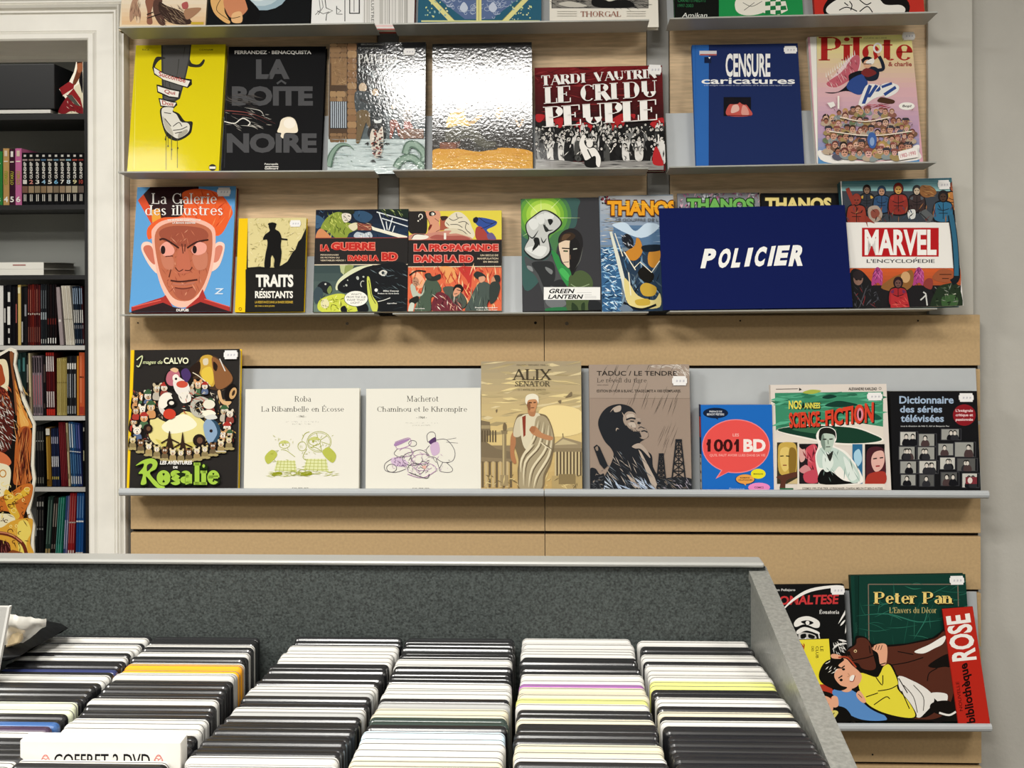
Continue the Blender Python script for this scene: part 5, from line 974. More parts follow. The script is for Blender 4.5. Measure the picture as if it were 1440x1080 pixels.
A.text('f0ede6', 'LES AVENTURES', (238, 836, 468, 864), bold=.04, shear=.15); A.text('f0ede6', 'DE', (334, 876, 366, 892), bold=.04)
L_ = 'a2c648'; DK = '1c3a10'
A.blob('16220c', [(56, 880), (120, 830), (190, 815), (226, 850), (212, 900), (170, 930), (210, 980), (280, 1030), (240, 1046), (190, 1020), (140, 960), (150, 1010), (95, 1015), (110, 940), (76, 930), (112, 890), (115, 866)])
A.blob(L_, [(64, 872), (120, 832), (185, 820), (220, 850), (208, 895), (166, 926), (212, 985), (274, 1026), (236, 1038), (196, 1014), (140, 950), (140, 1000), (100, 1006), (116, 936), (84, 928), (118, 884), (118, 856)])
A.blob('2a2725', [(146, 870), (172, 856), (186, 868), (172, 892), (146, 912)])
for ch, x0, x1, y0, y1 in (('o', 215, 315, 905, 1015), ('s', 315, 388, 905, 1012), ('a', 385, 470, 908, 1010), ('l', 482, 530, 850, 1010), ('i', 530, 578, 862, 1010), ('e', 580, 668, 905, 1008)):
    A.text('1c2a10', ch, (x0 - 4, y0 - 4, x1 + 6, y1 + 6), bold=.07, lt='join' if ch != 'o' else True); A.text(L_, ch, (x0, y0, x1, y1), font='serif', T=.30, t=.13, fl=.06, lt='join')
finish(A)
def cream(key, quad, label, crop, lines, ink, draw):
    A = book(key, quad, label, 'e9e6da', 'dcd9cd', .016, group=g3, name='square_album', mt=M_MATTE); A.crop(*crop)
    for t_, b in lines: A.text('34332f', t_, b, font='serif', T=.10, t=.045)
    draw(A); return A
def d1(A):
    g = 'a8ad3c'
    for y, x0, x1 in ((492, 970, 1152), (505, 1005, 1110)): A.hatch(['b9b6ac'], 26, (x0, y - 2, x1, y + 2), (4, 9), (1.5, 2.5), (0, 90), y)
    A.text('6a6860', '- 1965 -', (1030, 456, 1082, 468))
    A.ring(g, 1155, 605, 68, 58, 3, 26); A.ring(g, 1155, 605, 62, 50, 2, 26)
    for k in range(6): a = R(k * 60); A.line(g, 3, [(1155 + 12 * math.cos(a), 605 + 10 * math.sin(a)), (1155 + 60 * math.cos(a + .3), 605 + 50 * math.sin(a + .3))])
    def kilt(cx, cy, s_, fl=1):
        A.ring(g, cx, cy - 80 * s_, 30 * s_, 22 * s_, 3, 14); A.blob('c9cc7c', [(cx - 30 * s_, cy - 86 * s_), (cx, cy - 104 * s_), (cx + 28 * s_, cy - 88 * s_)]); A.line(g, 3, [(cx - 40 * s_, cy - 40 * s_), (cx - 60 * s_, cy), (cx - 40 * s_, cy + 20 * s_)], True); A.line(g, 3, [(cx - 20 * s_, cy - 50 * s_), (cx + 10 * s_, cy - 46 * s_), (cx + 60 * s_, cy - 10 * s_)], True)
        A.poly('dde0a8', [(cx - 40 * s_, cy + 10 * s_), (cx + 60 * s_, cy + 10 * s_), (cx + 70 * s_, cy + 76 * s_), (cx - 58 * s_, cy + 66 * s_)])
        for k in range(6): A.line(g, 2.2, [(cx + (-36 + 18 * k) * s_, cy + 10 * s_), (cx + (-50 + 22 * k) * s_, cy + 72 * s_)])
        for k in range(4): A.line(g, 2.2, [(cx - (42 + 4 * k) * s_, cy + (16 + 16 * k) * s_), (cx + (62 + 3 * k) * s_, cy + (18 + 16 * k) * s_)])
        A.blob('b9be54', [(cx - 90 * s_ * fl, cy + 30 * s_), (cx - 110 * s_ * fl, cy - 10 * s_), (cx - 70 * s_ * fl, cy - 50 * s_), (cx - 40 * s_ * fl, cy - 20 * s_)]); A.blob('8d931f', [(cx - 60 * s_, cy + 78 * s_), (cx - 20 * s_, cy + 74 * s_), (cx - 16 * s_, cy + 92 * s_), (cx - 70 * s_, cy + 96 * s_)]); A.ell('a8ad3c', cx - 8 * s_, cy - 78 * s_, 5 * s_)
    kilt(960, 700, 1, 1); kilt(1130, 690, 1.1, -1); A.line(g, 3, [(1060, 590), (1075, 560), (1100, 548)], True); A.ring(g, 1060, 630, 24, 26, 3, 14)
    A.hatch([g, 'c4c87a'], 60, (850, 770, 1260, 800), (14, 50), (2, 4), (-12, 12), 4); A.hatch([g], 44, (880, 560, 1240, 770), (8, 26), (2, 3), (0, 180), 7); A.ring(g, 1010, 780, 18, 12, 3, 12); A.ring(g, 1060, 776, 22, 16, 3, 12)
    A.text('77756c', 'DUPUIS', (1004, 862, 1096, 868), bold=.02)
A = cream('kilts', [(346, 547), (506, 546), (504, 686), (342, 687)], 'cream square album with a green line drawing of figures in kilts', (160, 470, 4), [('Roba', (1017, 348, 1110, 380)), ('La Ribambelle en Écosse', (830, 398, 1294, 436))], 'a8ad3c', d1); finish(A)
def d2(A):
    g, p = '4a4450', 'b48cb4'
    for y, x0, x1 in ((486, 300, 492), (500, 340, 450)): A.hatch(['b9b6ac'], 26, (x0, y - 2, x1, y + 2), (4, 9), (1.5, 2.5), (0, 90), y)
    A.text('6a6860', '- 1964 -', (362, 446, 424, 460))
    A.line(g, 3, [(430, 600), (425, 560), (445, 540), (470, 545), (474, 575), (430, 600)], True); A.blob('5a3c68', [(436, 598), (474, 570), (480, 600), (460, 620)]); A.line(g, 3, [(470, 590), (540, 585), (590, 650), (580, 710), (520, 720), (470, 690), (430, 690)], True); A.line(g, 3, [(440, 620), (420, 650), (440, 680)], True); A.blob('d0b4d0', [(445, 620), (490, 600), (500, 660), (460, 680)])
    A.line(g, 3, [(520, 720), (500, 770), (560, 780), (578, 760), (540, 720)], True); A.line(g, 3, [(480, 700), (500, 760)], True); A.line(g, 2, [(540, 600), (610, 606)]); A.line(g, 2, [(545, 585), (600, 575)])
    A.line(p, 4, [(236, 600), (310, 575), (330, 590), (320, 620), (250, 640), (236, 600)], True); A.blob('a884b0', [(236, 605), (310, 580), (316, 590), (240, 624)]); A.ring(g, 340, 608, 24, 18, 3, 12); A.line(g, 3, [(250, 640), (230, 670), (270, 690), (330, 680)], True)
    A.blob('d4bcd4', [(210, 700), (260, 690), (310, 720), (300, 745), (230, 740)]); A.hatch(['5a3c68', '8a6a94'], 30, (215, 690, 305, 745), (8, 18), (3, 5), (0, 180), 3); A.line(g, 3, [(215, 700), (175, 730), (180, 770), (240, 780), (300, 760)], True); A.ring(g, 215, 755, 30, 24, 3, 14)
    for i, (x, y, rx, ry) in enumerate(((340, 700, 60, 40), (400, 720, 70, 50), (380, 690, 50, 44), (420, 760, 60, 34), (360, 760, 50, 34), (300, 660, 40, 26), (405, 735, 24, 20))): A.ring(p if i % 2 else g, x, y, rx, ry, 3, 20, i * 40, i * 40 + 270)
    A.hatch([g, p, p, 'c9b0c9'], 130, (200, 630, 560, 800), (8, 30), (2, 4), (0, 180), 6, lambda x, y: (x - 390) ** 2 / 180 ** 2 + (y - 720) ** 2 / 80 ** 2 < 1); A.line(p, 4, [(310, 790), (400, 812), (480, 770)], True); A.line(g, 4, [(320, 780), (420, 815), (440, 790)], True); A.blob('e8b4a8', [(395, 745), (420, 740), (415, 760)])
    A.text('77756c', 'DUPUIS', (340, 872, 440, 878), bold=.02)
A = cream('brawl', [(516, 546), (676, 546), (676, 686), (513, 687)], 'cream square album with a violet line drawing of tumbling animals', (500, 480, 4.235), [('Macherot', (306, 324, 494, 360)), ('Chaminou et le Khrompire', (130, 388, 664, 428))], 'b48cb4', d2); finish(A)
A = book('toga', [(677, 508), (818, 508), (818, 687), (676, 687)], 'sand-coloured album with a man in a toga before temples', 'b8a682', 'd9cfb4', .018, group=g3)
A.crop(500, 480, 4.235)
A.gradient('a8997c', 'd9c084', (745, 112, 1355, 560), 12); A.gradient('d9c084', 'c2a46c', (745, 560, 1355, 885), 6); A.hatch(['d9c89c', 'a8976f', 'e3cf96', 'b9a77c'], 90, (750, 120, 1350, 560), (60, 200), (8, 26), (-14, 8), 5); A.blob('ecd69a', [(1090, 420), (1200, 380), (1350, 420), (1350, 540), (1150, 560)])
A.rect('8d7c60', 745, 620, 940, 720); A.poly('7d6e56', [(745, 470), (800, 480), (805, 560), (780, 560), (780, 600), (840, 640), (940, 660), (940, 700), (745, 690)]); A.poly('a3926f', [(745, 500), (800, 500), (800, 520), (745, 520)])
for i in range(9): A.rect('c4ae82' if i % 2 else '6e5f48', 750 + i * 21, 715, 764 + i * 21, 870)
for i in range(6): A.poly('5f523e', [(750 + i * 16, 530), (758 + i * 16, 530), (758 + i * 16, 600), (750 + i * 16, 600)])
A.rect('8a7a5c', 874, 550, 898, 800); A.rect('b9a67c', 876, 550, 886, 800); A.poly('8a7a5c', [(866, 530), (906, 530), (900, 552), (872, 552)]); A.blob('75664c', [(880, 532), (878, 500), (888, 484), (900, 500), (898, 530)]); A.rect('a08d68', 862, 796, 910, 860)
A.poly('9a8a6c', [(1170, 622), (1235, 570), (1345, 600), (1345, 640), (1180, 640)]); A.poly('c4b48c', [(1185, 618), (1236, 582), (1325, 612)]); A.rect('8d7d60', 1180, 636, 1350, 660); A.line('6f6048', 5, [(1236, 570), (1234, 548)])
for i in range(9): A.rect('cbb88c', 1186 + i * 20, 658, 1196 + i * 20, 800); A.rect('5c4f3c', 1196 + i * 20, 658, 1205 + i * 20, 800)
A.rect('b39c6c', 1170, 800, 1352, 885); A.hatch(['7a6a4a', 'd9c48c'], 50, (750, 800, 1350, 880), (14, 60), (4, 9), (0, 180), 8); A.rect('8a7854', 1210, 790, 1310, 850)
for pts in ([(1250, 335), (1285, 300), (1288, 325), (1260, 334)], [(1205, 355), (1225, 350), (1220, 370), (1210, 362)], [(835, 410), (845, 404), (840, 425)]): A.blob('7d6e54', pts)
A.blob('7d6d52', [(935, 570), (960, 450), (1010, 430), (1100, 430), (1150, 460), (1185, 580), (1165, 720), (1130, 800), (1110, 880), (985, 880), (965, 780), (970, 700)])
A.blob('b07a54', [(925, 570), (945, 540), (955, 600), (945, 660), (958, 720), (940, 725), (922, 680)]); A.blob('cfc4a8', [(940, 560), (955, 470), (990, 445), (1010, 470), (985, 560)])
A.blob('d9cfb2', [(985, 450), (1050, 430), (1100, 440), (1090, 560), (1060, 640), (1010, 640), (985, 560)]); A.poly('8a3c2c', [(992, 450), (1014, 440), (1012, 560), (1000, 570)])
A.blob('a89a7c', [(1080, 450), (1140, 460), (1180, 580), (1160, 700), (1120, 790), (1100, 880), (985, 880), (975, 800), (985, 690), (1040, 610), (1060, 540)])
for p in ([(1090, 470), (1060, 580), (990, 700), (985, 780)], [(1120, 480), (1090, 620), (1010, 720), (1000, 860)], [(1150, 500), (1130, 640), (1050, 760), (1030, 870)], [(1170, 560), (1150, 680), (1080, 800), (1060, 875)], [(1060, 610), (1000, 680)], [(1100, 600), (1160, 640)]): A.line('e0d4b4', 13, p, True, 2); A.line('6a5c46', 7, [(x + 12, y + 4) for x, y in p], True, 2)
A.blob('b9845c', [(1040, 520), (1070, 505), (1110, 545), (1175, 570), (1160, 590), (1100, 575), (1050, 550)]); A.blob('a8704c', [(1035, 530), (1050, 505), (1072, 515), (1060, 545)])
A.blob('b07c56', [(1028, 400), (1070, 400), (1066, 445), (1034, 440)]); A.blob('c48c62', [(1018, 360), (1030, 330), (1078, 330), (1082, 370), (1070, 410), (1050, 420), (1030, 406)]); A.blob('8a5c40', [(1018, 365), (1040, 370), (1040, 410), (1028, 404)]); A.blob('e9e2cc', [(1010, 355), (1020, 322), (1060, 312), (1088, 330), (1088, 372), (1074, 346), (1030, 350), (1020, 376)]); A.line('2c2018', 6, [(1032, 364), (1050, 366)]); A.line('2c2018', 6, [(1060, 365), (1074, 363)]); A.line('6a4430', 5, [(1044, 396), (1064, 395)])
A.text('4a4233', 'ALIX', (935, 164, 1166, 230), font='serif', T=.13, t=.05); A.text('5a513e', 'SENATOR', (950, 236, 1158, 268), font='serif', T=.14, t=.06); A.text('7a6e54', '13. L ANTRE DES BANDITS', (966, 282, 1132, 292)); A.text('7a6e54', 'MANGIN  DEMAREZ  MARTIN', (960, 136, 1154, 144)); finish(A)
A = book('rain', [(829, 513), (969, 512), (973, 687), (829, 687)], 'brown-grey film-wrapped album, a man in rain beside oil derricks', '9c8a7c', '2a2422', .018, group=g3, mt=M_FILM, sticker=((945, 529), (966, 542), 0))
A.crop(810, 490, 4.8)
A.rect('a39284', 84, 100, 780, 335); A.line('8a7a6c', 4, [(96, 336), (775, 338)]); A.hatch(['e8e2da', 'c9bfb4'], 26, (660, 110, 766, 180), (20, 60), (3, 8), (20, 80), 5); A.hatch(['d9d0c6'], 12, (500, 112, 700, 140), (30, 70), (3, 6), (-10, 10), 6)
A.text('2c2724', 'TADUC / LE TENDRE', (140, 152, 680, 184), bold=.012); A.text('4a423c', 'Le réveil du tigre', (142, 200, 476, 236), font='serif', T=.09, t=.05); A.text('5a5048', 'tome unique', (142, 242, 218, 252)); A.text('38322d', 'EDITION EN NOIR & BLANC. TIRAGE LIMITE A 1000 EXEMPLAIRES.', (140, 278, 708, 296), bold=.015)
A.hatch(['4a423c', '6a5e54'], 34, (120, 110, 760, 400), (60, 150), (2, 4), (108, 116), 3); A.hatch(['6a5e54'], 14, (560, 540, 700, 700), (60, 140), (2, 3), (108, 114), 4)
K = '25272b'
A.blob(K, [(95, 960), (180, 880), (250, 740), (240, 680), (190, 620), (150, 520), (165, 450), (215, 395), (290, 375), (360, 390), (400, 430), (410, 470), (440, 480), (430, 510), (470, 540), (490, 590), (460, 615), (430, 640), (460, 680), (510, 720), (520, 800), (560, 960)])
A.blob('a39284', [(322, 452), (352, 425), (398, 436), (412, 466), (440, 482), (434, 508), (468, 540), (488, 585), (466, 610), (436, 606), (404, 572), (366, 545), (334, 520), (318, 486)])
A.blob('c0b2a4', [(340, 450), (380, 440), (396, 458), (380, 470), (350, 474)]); A.blob('c0b2a4', [(352, 505), (390, 500), (404, 530), (372, 530)]); A.blob('b5a698', [(255, 400), (300, 385), (300, 420), (262, 430)])
A.line(K, 11, [(338, 482), (372, 470), (402, 476)], True); A.line(K, 8, [(366, 490), (392, 492)]); A.blob(K, [(418, 494), (438, 500), (430, 512), (414, 508)]); A.line(K, 9, [(440, 560), (462, 556), (482, 566)], True); A.line(K, 6, [(420, 540), (438, 530), (462, 540)], True); A.blob(K, [(396, 560), (430, 570), (440, 600), (408, 590)]); A.hatch([K], 26, (330, 520, 430, 600), (12, 34), (3, 6), (20, 70), 15)
for p in ([(230, 430), (260, 400), (300, 395)], [(340, 450), (370, 430), (400, 440)], [(270, 560), (275, 540), (290, 545)], [(310, 430), (330, 470), (330, 500)], [(400, 480), (440, 475)]): A.line('b0a092', 8, p, True, 2)
A.blob('b0a092', [(378, 660), (430, 640), (480, 690), (500, 740), (440, 680), (400, 675)]); A.poly('b5a698', [(420, 680), (440, 700), (530, 870), (560, 950), (520, 950), (480, 850)]); A.poly('b0a092', [(340, 850), (370, 860), (440, 940), (400, 940)])
A.hatch(['4a5058', '6a727a', 'b0a59a'], 80, (190, 700, 540, 950), (20, 90), (3, 7), (30, 70), 6, lambda x, y: x > 250 - (y - 740) * .3 and x < 440 + (y - 700) * .4); A.hatch(['a8b8d0', 'c9d4e4'], 40, (180, 890, 640, 950), (30, 120), (4, 10), (20, 70), 9)
A.poly(K, [(118, 665), (140, 648), (160, 665), (215, 790), (190, 815), (160, 780)]); A.blob('8a7a6c', [(130, 670), (145, 660), (150, 685), (138, 690)]); A.blob(K, [(92, 820), (130, 810), (160, 850), (190, 850), (180, 960), (92, 960)]); A.hatch(['9a8c80', '5a5c60'], 22, (95, 820, 180, 950), (14, 40), (3, 6), (0, 180), 2)
def derrick(x, y0, y1, w0, w1):
    A.line(K, 10, [(x - w0, y0), (x - w1, y1)]); A.line(K, 10, [(x + w0, y0), (x + w1, y1)]); A.line(K, 5, [(x, y0), (x, y1)]); n = 6
    for i in range(n):
        a, b = y0 + (y1 - y0) * i / n, y0 + (y1 - y0) * (i + 1) / n; wa, wb = w0 + (w1 - w0) * i / n, w0 + (w1 - w0) * (i + 1) / n
        A.line(K, 6, [(x - wa, a), (x + wb, b)]); A.line(K, 6, [(x + wa, a), (x - wb, b)]); A.line(K, 6, [(x - wb, b), (x + wb, b)])
    A.rect(K, x - w0 - 6, y0 - 8, x + w0 + 6, y0 + 6)
derrick(692, 620, 930, 16, 50); derrick(575, 715, 900, 11, 30); A.blob(K, [(560, 900), (640, 870), (780, 880), (785, 960), (560, 960)]); A.hatch(['8a7c70', '5a5c60', 'b9b0c0'], 40, (560, 880, 775, 950), (14, 60), (3, 6), (0, 60), 5); finish(A)
A = book('balloon', [(986, 570), (1086, 568), (1088, 688), (987, 688)], 'fat bright blue paperback with a coral speech balloon', '1f6ac0', '1d2a5a', .034, lean=5, group=g3, name='thick_paperback', hard=False)
A.crop(810, 490, 4.8)
A.ell('f08a8c', 1080, 660, 229, 182, 0, 40); A.poly('f08a8c', [(985, 815), (942, 880), (1040, 830)]); A.ell('e85450', 1080, 660, 223, 176, 0, 40); A.poly('e85450', [(995, 810), (960, 866), (1050, 822)])
A.text('f2b4ac', 'LES', (1058, 574, 1100, 594), bold=.02); A.text('3c1414', '1001', (888, 612, 1100, 698), bold=.03); [A.poly('3c1414', [(x, 642), (x + 20, 612), (x + 30, 612), (x + 30, 640), (x + 20, 640), (x + 4, 656)]) for x in (880, 1066)]; A.text('f6ece6', 'BD', (1130, 612, 1280, 698), bold=.045); A.text('f3a8a0', "QU'IL FAUT AVOIR LUES DANS SA VIE", (902, 712, 1278, 732), bold=.02)
A.ell('15233c', 942, 436, 85, 36, 0, 26); A.poly('15233c', [(930, 465), (960, 482), (955, 462)]); A.text('d9dde4', 'PREFACE DE', (900, 420, 986, 432), bold=.02); A.text('d9dde4', 'BENOIT PEETERS', (884, 438, 1000, 452), bold=.02)
A.ell('1a3c6c', 1142, 884, 68, 36, 0, 20); A.ell('e8a04c', 1142, 882, 62, 32, 0, 20); A.poly('e8a04c', [(1120, 905), (1146, 926), (1150, 905)]); A.ell('e9e02c', 1230, 846, 50, 34, 0, 20); A.ell('eb8cc4', 1236, 938, 74, 32, 0, 20)
for t_, b in (('ROMANS', (1108, 868, 1172, 878)), ('GRAPHIQUES', (1096, 884, 1190, 894)), ('MANGAS', (1198, 842, 1262, 852)), ('COMICS', (1204, 932, 1266, 944))): A.text('3a3020', t_, b, bold=.02)
A.text('a8c4e4', 'Flammarion', (1034, 940, 1136, 954)); h = A.W / 2
for z0, z1, c in ((.62, .86, 'c9413c'), (.45, .6, '1c2a4a'), (.02, .42, 'd9d6cc')): A.mb.face([(-h - 2e-4, .004, A.H * z0), (-h - 2e-4, .030, A.H * z0), (-h - 2e-4, .030, A.H * z1), (-h - 2e-4, .004, A.H * z1)], c)
for z in (.1, .2, .3, .38): A.mb.face([(-h - 4e-4, .010, A.H * z), (-h - 4e-4, .024, A.H * z), (-h - 4e-4, .024, A.H * (z + .03)), (-h - 4e-4, .010, A.H * (z + .03))], '5a3c44')
finish(A)
A = book('saucer', [(1082, 542), (1248, 539), (1252, 689), (1090, 690)], 'cream-bordered book with green saucer scene and a man in white shirt', 'e0d6cc', None, .018, group=g3, name='hardback_book', mt=M_FILM, sticker=((1219, 552), (1241, 563), 0))
A.crop(1060, 520, 4.114)
A.poly('3c8a68', [(122, 134), (748, 126), (748, 332), (640, 340), (128, 352)]); A.hatch(['4fa07c', '2f7456', '5ab08c'], 60, (126, 136, 744, 330), (60, 160), (10, 24), (-14, 10), 4); A.poly('e3d9cc', [(120, 400), (300, 330), (560, 300), (750, 330), (750, 440), (120, 440)])
A.blob('143c30', [(410, 208), (480, 180), (560, 190), (600, 205), (500, 216)]); A.blob('143c30', [(395, 160), (440, 143), (480, 155), (430, 168)]); A.blob('2c6a50', [(540, 142), (580, 136), (600, 146), (570, 152)]); A.blob('a8b44c', [(282, 132), (330, 115), (390, 122), (340, 140)]); A.blob('1c5442', [(620, 260), (690, 250), (740, 280), (700, 290)])
A.blob('efe9de', [(130, 350), (300, 318), (560, 326), (700, 370), (750, 410), (640, 434), (480, 432), (300, 400)]); A.blob('173c2c', [(135, 348), (300, 324), (560, 334), (690, 374), (740, 406), (640, 424), (480, 422), (310, 392)]); A.blob('3a6a4c', [(220, 345), (360, 332), (480, 345), (400, 372)])
A.line('2a2522', 3, [(128, 112), (255, 110)]); A.poly('2a2522', [(262, 104), (278, 114), (262, 122)]); A.text('3a3430', 'ALEXANDRE KARLZAD', (548, 102, 712, 118), bold=.02); A.ring('3a3430', 730, 108, 7, 7, 2, 10)
A.text('1a1a14', 'NOS ANNEES', (206, 188, 388, 230), bold=.04); A.text('e8dc5c', 'NOS', (202, 178, 276, 228), bold=.03, lt='join'); A.text('e8dc5c', 'ANNEES', (292, 190, 384, 224), bold=.03, lt='join')
for t_, qd in (('SCIENCE', [(202, 248), (380, 238), (382, 330), (206, 338)]), ('-', [(384, 290), (408, 288), (408, 300), (384, 302)]), ('FICTION', [(412, 236), (694, 184), (692, 306), (414, 326)])): A.text('16140f', t_, None, quad=[(x + 6, y + 5) for x, y in qd], bold=.06, lt=True if t_ != '-' else 'join'); A.text('d8432c', t_, None, quad=qd, bold=.04, lt='join')
A.ell('e08a9c', 614, 258, 18, 38, 0, 16); A.ell('16140f', 614, 258, 8, 24, 0, 12)
A.rect('3c3424', 134, 420, 252, 660); A.blob('c9a850', [(140, 480), (150, 430), (200, 418), (245, 440), (250, 560), (230, 610), (150, 600)]); A.blob('e0c470', [(150, 500), (160, 455), (200, 450), (212, 500), (205, 560), (180, 590), (158, 560)]); A.blob('8a6c2c', [(205, 460), (245, 470), (240, 590), (205, 600)]); A.line('2a2014', 6, [(152, 500), (172, 498)]); A.line('2a2014', 6, [(186, 498), (206, 500)]); A.line('8a4430', 6, [(168, 552), (190, 552)]); A.blob('5a3428', [(130, 620), (200, 600), (260, 590), (265, 612), (190, 640), (180, 690), (150, 690), (155, 640)]); A.poly('cdb888', [(190, 660), (262, 620), (262, 660)])
A.rect('221c20', 262, 428, 372, 660); A.blob('c94a58', [(300, 460), (350, 430), (372, 480), (372, 620), (320, 600), (310, 520)]); A.blob('d9a8a0', [(262, 450), (280, 440), (298, 470), (294, 520), (268, 530)]); A.blob('1a1618', [(262, 440), (285, 430), (302, 450), (280, 460)]); A.hatch(['8a2434', 'e08088', '3a1420'], 26, (290, 450, 370, 650), (20, 60), (5, 10), (30, 110), 3); A.blob('cf8a8c', [(262, 580), (300, 550), (330, 580), (290, 600)]); A.blob('c44a5a', [(290, 600), (360, 580), (370, 650), (300, 650)])
A.rect('2c6a94', 570, 430, 628, 660); A.blob('a8d0e4', [(580, 480), (610, 460), (625, 520), (600, 560), (582, 530)]); A.rect('140f12', 642, 430, 756, 660); A.blob('4a2028', [(650, 540), (660, 460), (720, 445), (756, 480), (756, 640), (660, 640)]); A.blob('e0b0a4', [(680, 510), (700, 476), (745, 470), (756, 520), (740, 570), (705, 590), (682, 555)]); A.line('1c1214', 7, [(690, 515), (712, 512)]); A.line('1c1214', 7, [(728, 510), (748, 508)]); A.line('a03038', 8, [(705, 558), (728, 556)]); A.blob('a8382c', [(645, 640), (670, 600), (756, 590), (756, 660), (645, 660)]); A.rect('e3dace', 252, 430, 262, 690); A.rect('e3dace', 628, 430, 642, 660); A.rect('e3dace', 250, 660, 760, 692)
A.blob('f2eee6', [(355, 500), (372, 440), (360, 380), (385, 340), (430, 330), (470, 350), (478, 400), (466, 440), (540, 480), (620, 600), (610, 660), (400, 660), (370, 600)])
A.blob('10100f', [(384, 660), (390, 580), (450, 590), (520, 640), (600, 655)]); A.blob('c4d6cc', [(362, 500), (390, 450), (460, 450), (530, 490), (600, 580), (612, 640), (560, 650), (500, 560), (460, 590), (400, 570), (375, 560)]); A.blob('e0eae2', [(400, 490), (440, 480), (460, 540), (430, 590), (400, 570)]); A.blob('dfe9e2', [(520, 500), (570, 560), (600, 620), (560, 640), (530, 560)]); A.hatch(['8aa49a', '6a8078'], 16, (400, 470, 600, 640), (30, 80), (4, 7), (40, 110), 5)
A.blob('2a2a26', [(415, 470), (430, 490), (458, 470), (440, 530)]); A.blob('b9cabb', [(385, 400), (395, 365), (440, 355), (465, 385), (460, 430), (440, 470), (412, 470), (392, 440)]); A.blob('7d9084', [(385, 400), (400, 370), (412, 420), (410, 465), (392, 440)]); A.blob('1c1e1a', [(375, 390), (385, 345), (430, 334), (468, 355), (472, 400), (458, 375), (400, 370), (386, 410)]); A.line('22241f', 7, [(400, 402), (420, 402)]); A.line('22241f', 7, [(436, 402), (456, 400)]); A.line('3a443c', 5, [(416, 446), (442, 445)]); A.line('4a564c', 4, [(428, 405), (430, 430)])
A.rect('2f6a48', 150, 684, 228, 694); A.text('4a443c', 'COSMOS 1999, STAR TREK, LE PRISONNIER, CHAPEAU MELON ET BIEN D AUTRES', (280, 680, 745, 694), bold=.01); finish(A)
A = book('screens', [(1254, 551), (1374, 549), (1379, 688), (1254, 688)], 'black book with blue-grey title, red disc and many small television photos', '161618', None, .03, lean=5, group=g3, name='thick_paperback', hard=False, sticker=((1348, 553), (1369, 565), 0))
A.crop(1060, 520, 4.114)
for t_, b in (('Dictionnaire', (842, 152, 1156, 196)), ('des séries', (846, 208, 1090, 248)), ('télévisées', (850, 260, 1100, 302))): A.text('a4b8d0', t_, b, bold=.025)
A.text('d9d9d9', 'sous la direction de Nils C. Ahl et Benjamin Fau', (850, 322, 1130, 332), bold=.01); A.ell('8a1c24', 1218, 262, 66, 62, 0, 26)
for t_, y in (("L'intégrale", 228), ('critique et', 254), ('passionnée', 280)): A.text('f0d0d0', t_, (1168, y, 1268, y + 20), bold=.025)
q = random.Random(8)
for i, (x, y, w_, h_) in enumerate(((848, 360, 98, 76), (956, 372, 98, 68), (1086, 344, 110, 60), (842, 446, 98, 72), (950, 448, 104, 70), (1068, 428, 84, 66), (1164, 420, 116, 82), (848, 530, 100, 68), (958, 528, 106, 70), (1078, 508, 84, 66), (1178, 514, 112, 70), (852, 608, 82, 60), (960, 608, 80, 64), (1084, 594, 100, 74), (1206, 600, 94, 80))):
    A.rect('3c3c40', x - 5, y - 4, x + w_ + 5, y + h_ + 4); c = q.choice(['9a9a94', 'c4c2ba', '5a5a58', '7d7f84']); A.rect(c, x, y, x + w_, y + h_)
    for k in range(q.choice((1, 2, 2, 3))):
        xx = x + w_ * q.uniform(.25, .75); A.blob(q.choice(['16161a', '2c2c30', '4a3a3a']), [(xx - 22, y + h_), (xx - 18, y + h_ * .6), (xx, y + h_ * .5), (xx + 18, y + h_ * .6), (xx + 22, y + h_)]); A.ell('1c1a1a', xx, y + h_ * .32, 12, 15); A.ell('d4ccc2', xx, y + h_ * .38, 9, 12)
    if w_ > 90: A.rect('17171a', x + w_ - 10, y, x + w_, y + h_)
A.rect('7a3038', 1224, 620, 1290, 660); A.ell('e0d0c8', 1250, 640, 14, 18); finish(A)
# ================================================================ low shelf at the right
g4 = 'albums on the low shelf'
A = book('sailor', [(1052, 823), (1190, 822), (1193, 1015), (1052, 1016)], 'black album with red brush title and white-inked man in a cap', '141414', None, .014, boty=2.47, group=g4, sticker=((1168, 824), (1188, 836), 0))
A.crop(1040, 780, 3.6)
A.text('e0dedb', 'Canales et Ruben Pellejero', (60, 172, 282, 188), bold=.01); A.text('c4383a', 'CORTOMALTESE', None, quad=[(30, 215), (504, 200), (498, 250), (30, 258)], bold=.03); A.text('f0eeea', 'Équatoria', (404, 276, 504, 300), bold=.02, font='serif', T=.14, t=.06)
A.line('ece9e4', 16, [(200, 300), (270, 230), (360, 180), (490, 160), (540, 165)], True, 2)
for p in ([(500, 350), (530, 300), (546, 270)], [(510, 360), (535, 330)], [(535, 400), (548, 340)], [(470, 480), (500, 455), (550, 450)], [(500, 430), (545, 440)], [(230, 270), (200, 290)]): A.line('ece9e4', 10, p, True, 2)
A.blob('e9e6e0', [(276, 345), (300, 320), (350, 312), (400, 335), (404, 365), (380, 370), (330, 352), (285, 366)]); A.blob('141414', [(310, 340), (345, 332), (375, 345), (345, 356)]); A.ell('e9e6e0', 344, 345, 10, 11); A.blob('e9e6e0', [(290, 385), (330, 366), (396, 388), (400, 402), (340, 384), (295, 402)]); A.blob('c9c6c0', [(300, 400), (340, 395), (385, 410), (380, 440), (310, 440)]); A.blob('141414', [(310, 405), (335, 400), (335, 420), (312, 425)]); A.blob('141414', [(350, 402), (380, 412), (375, 425), (350, 420)])
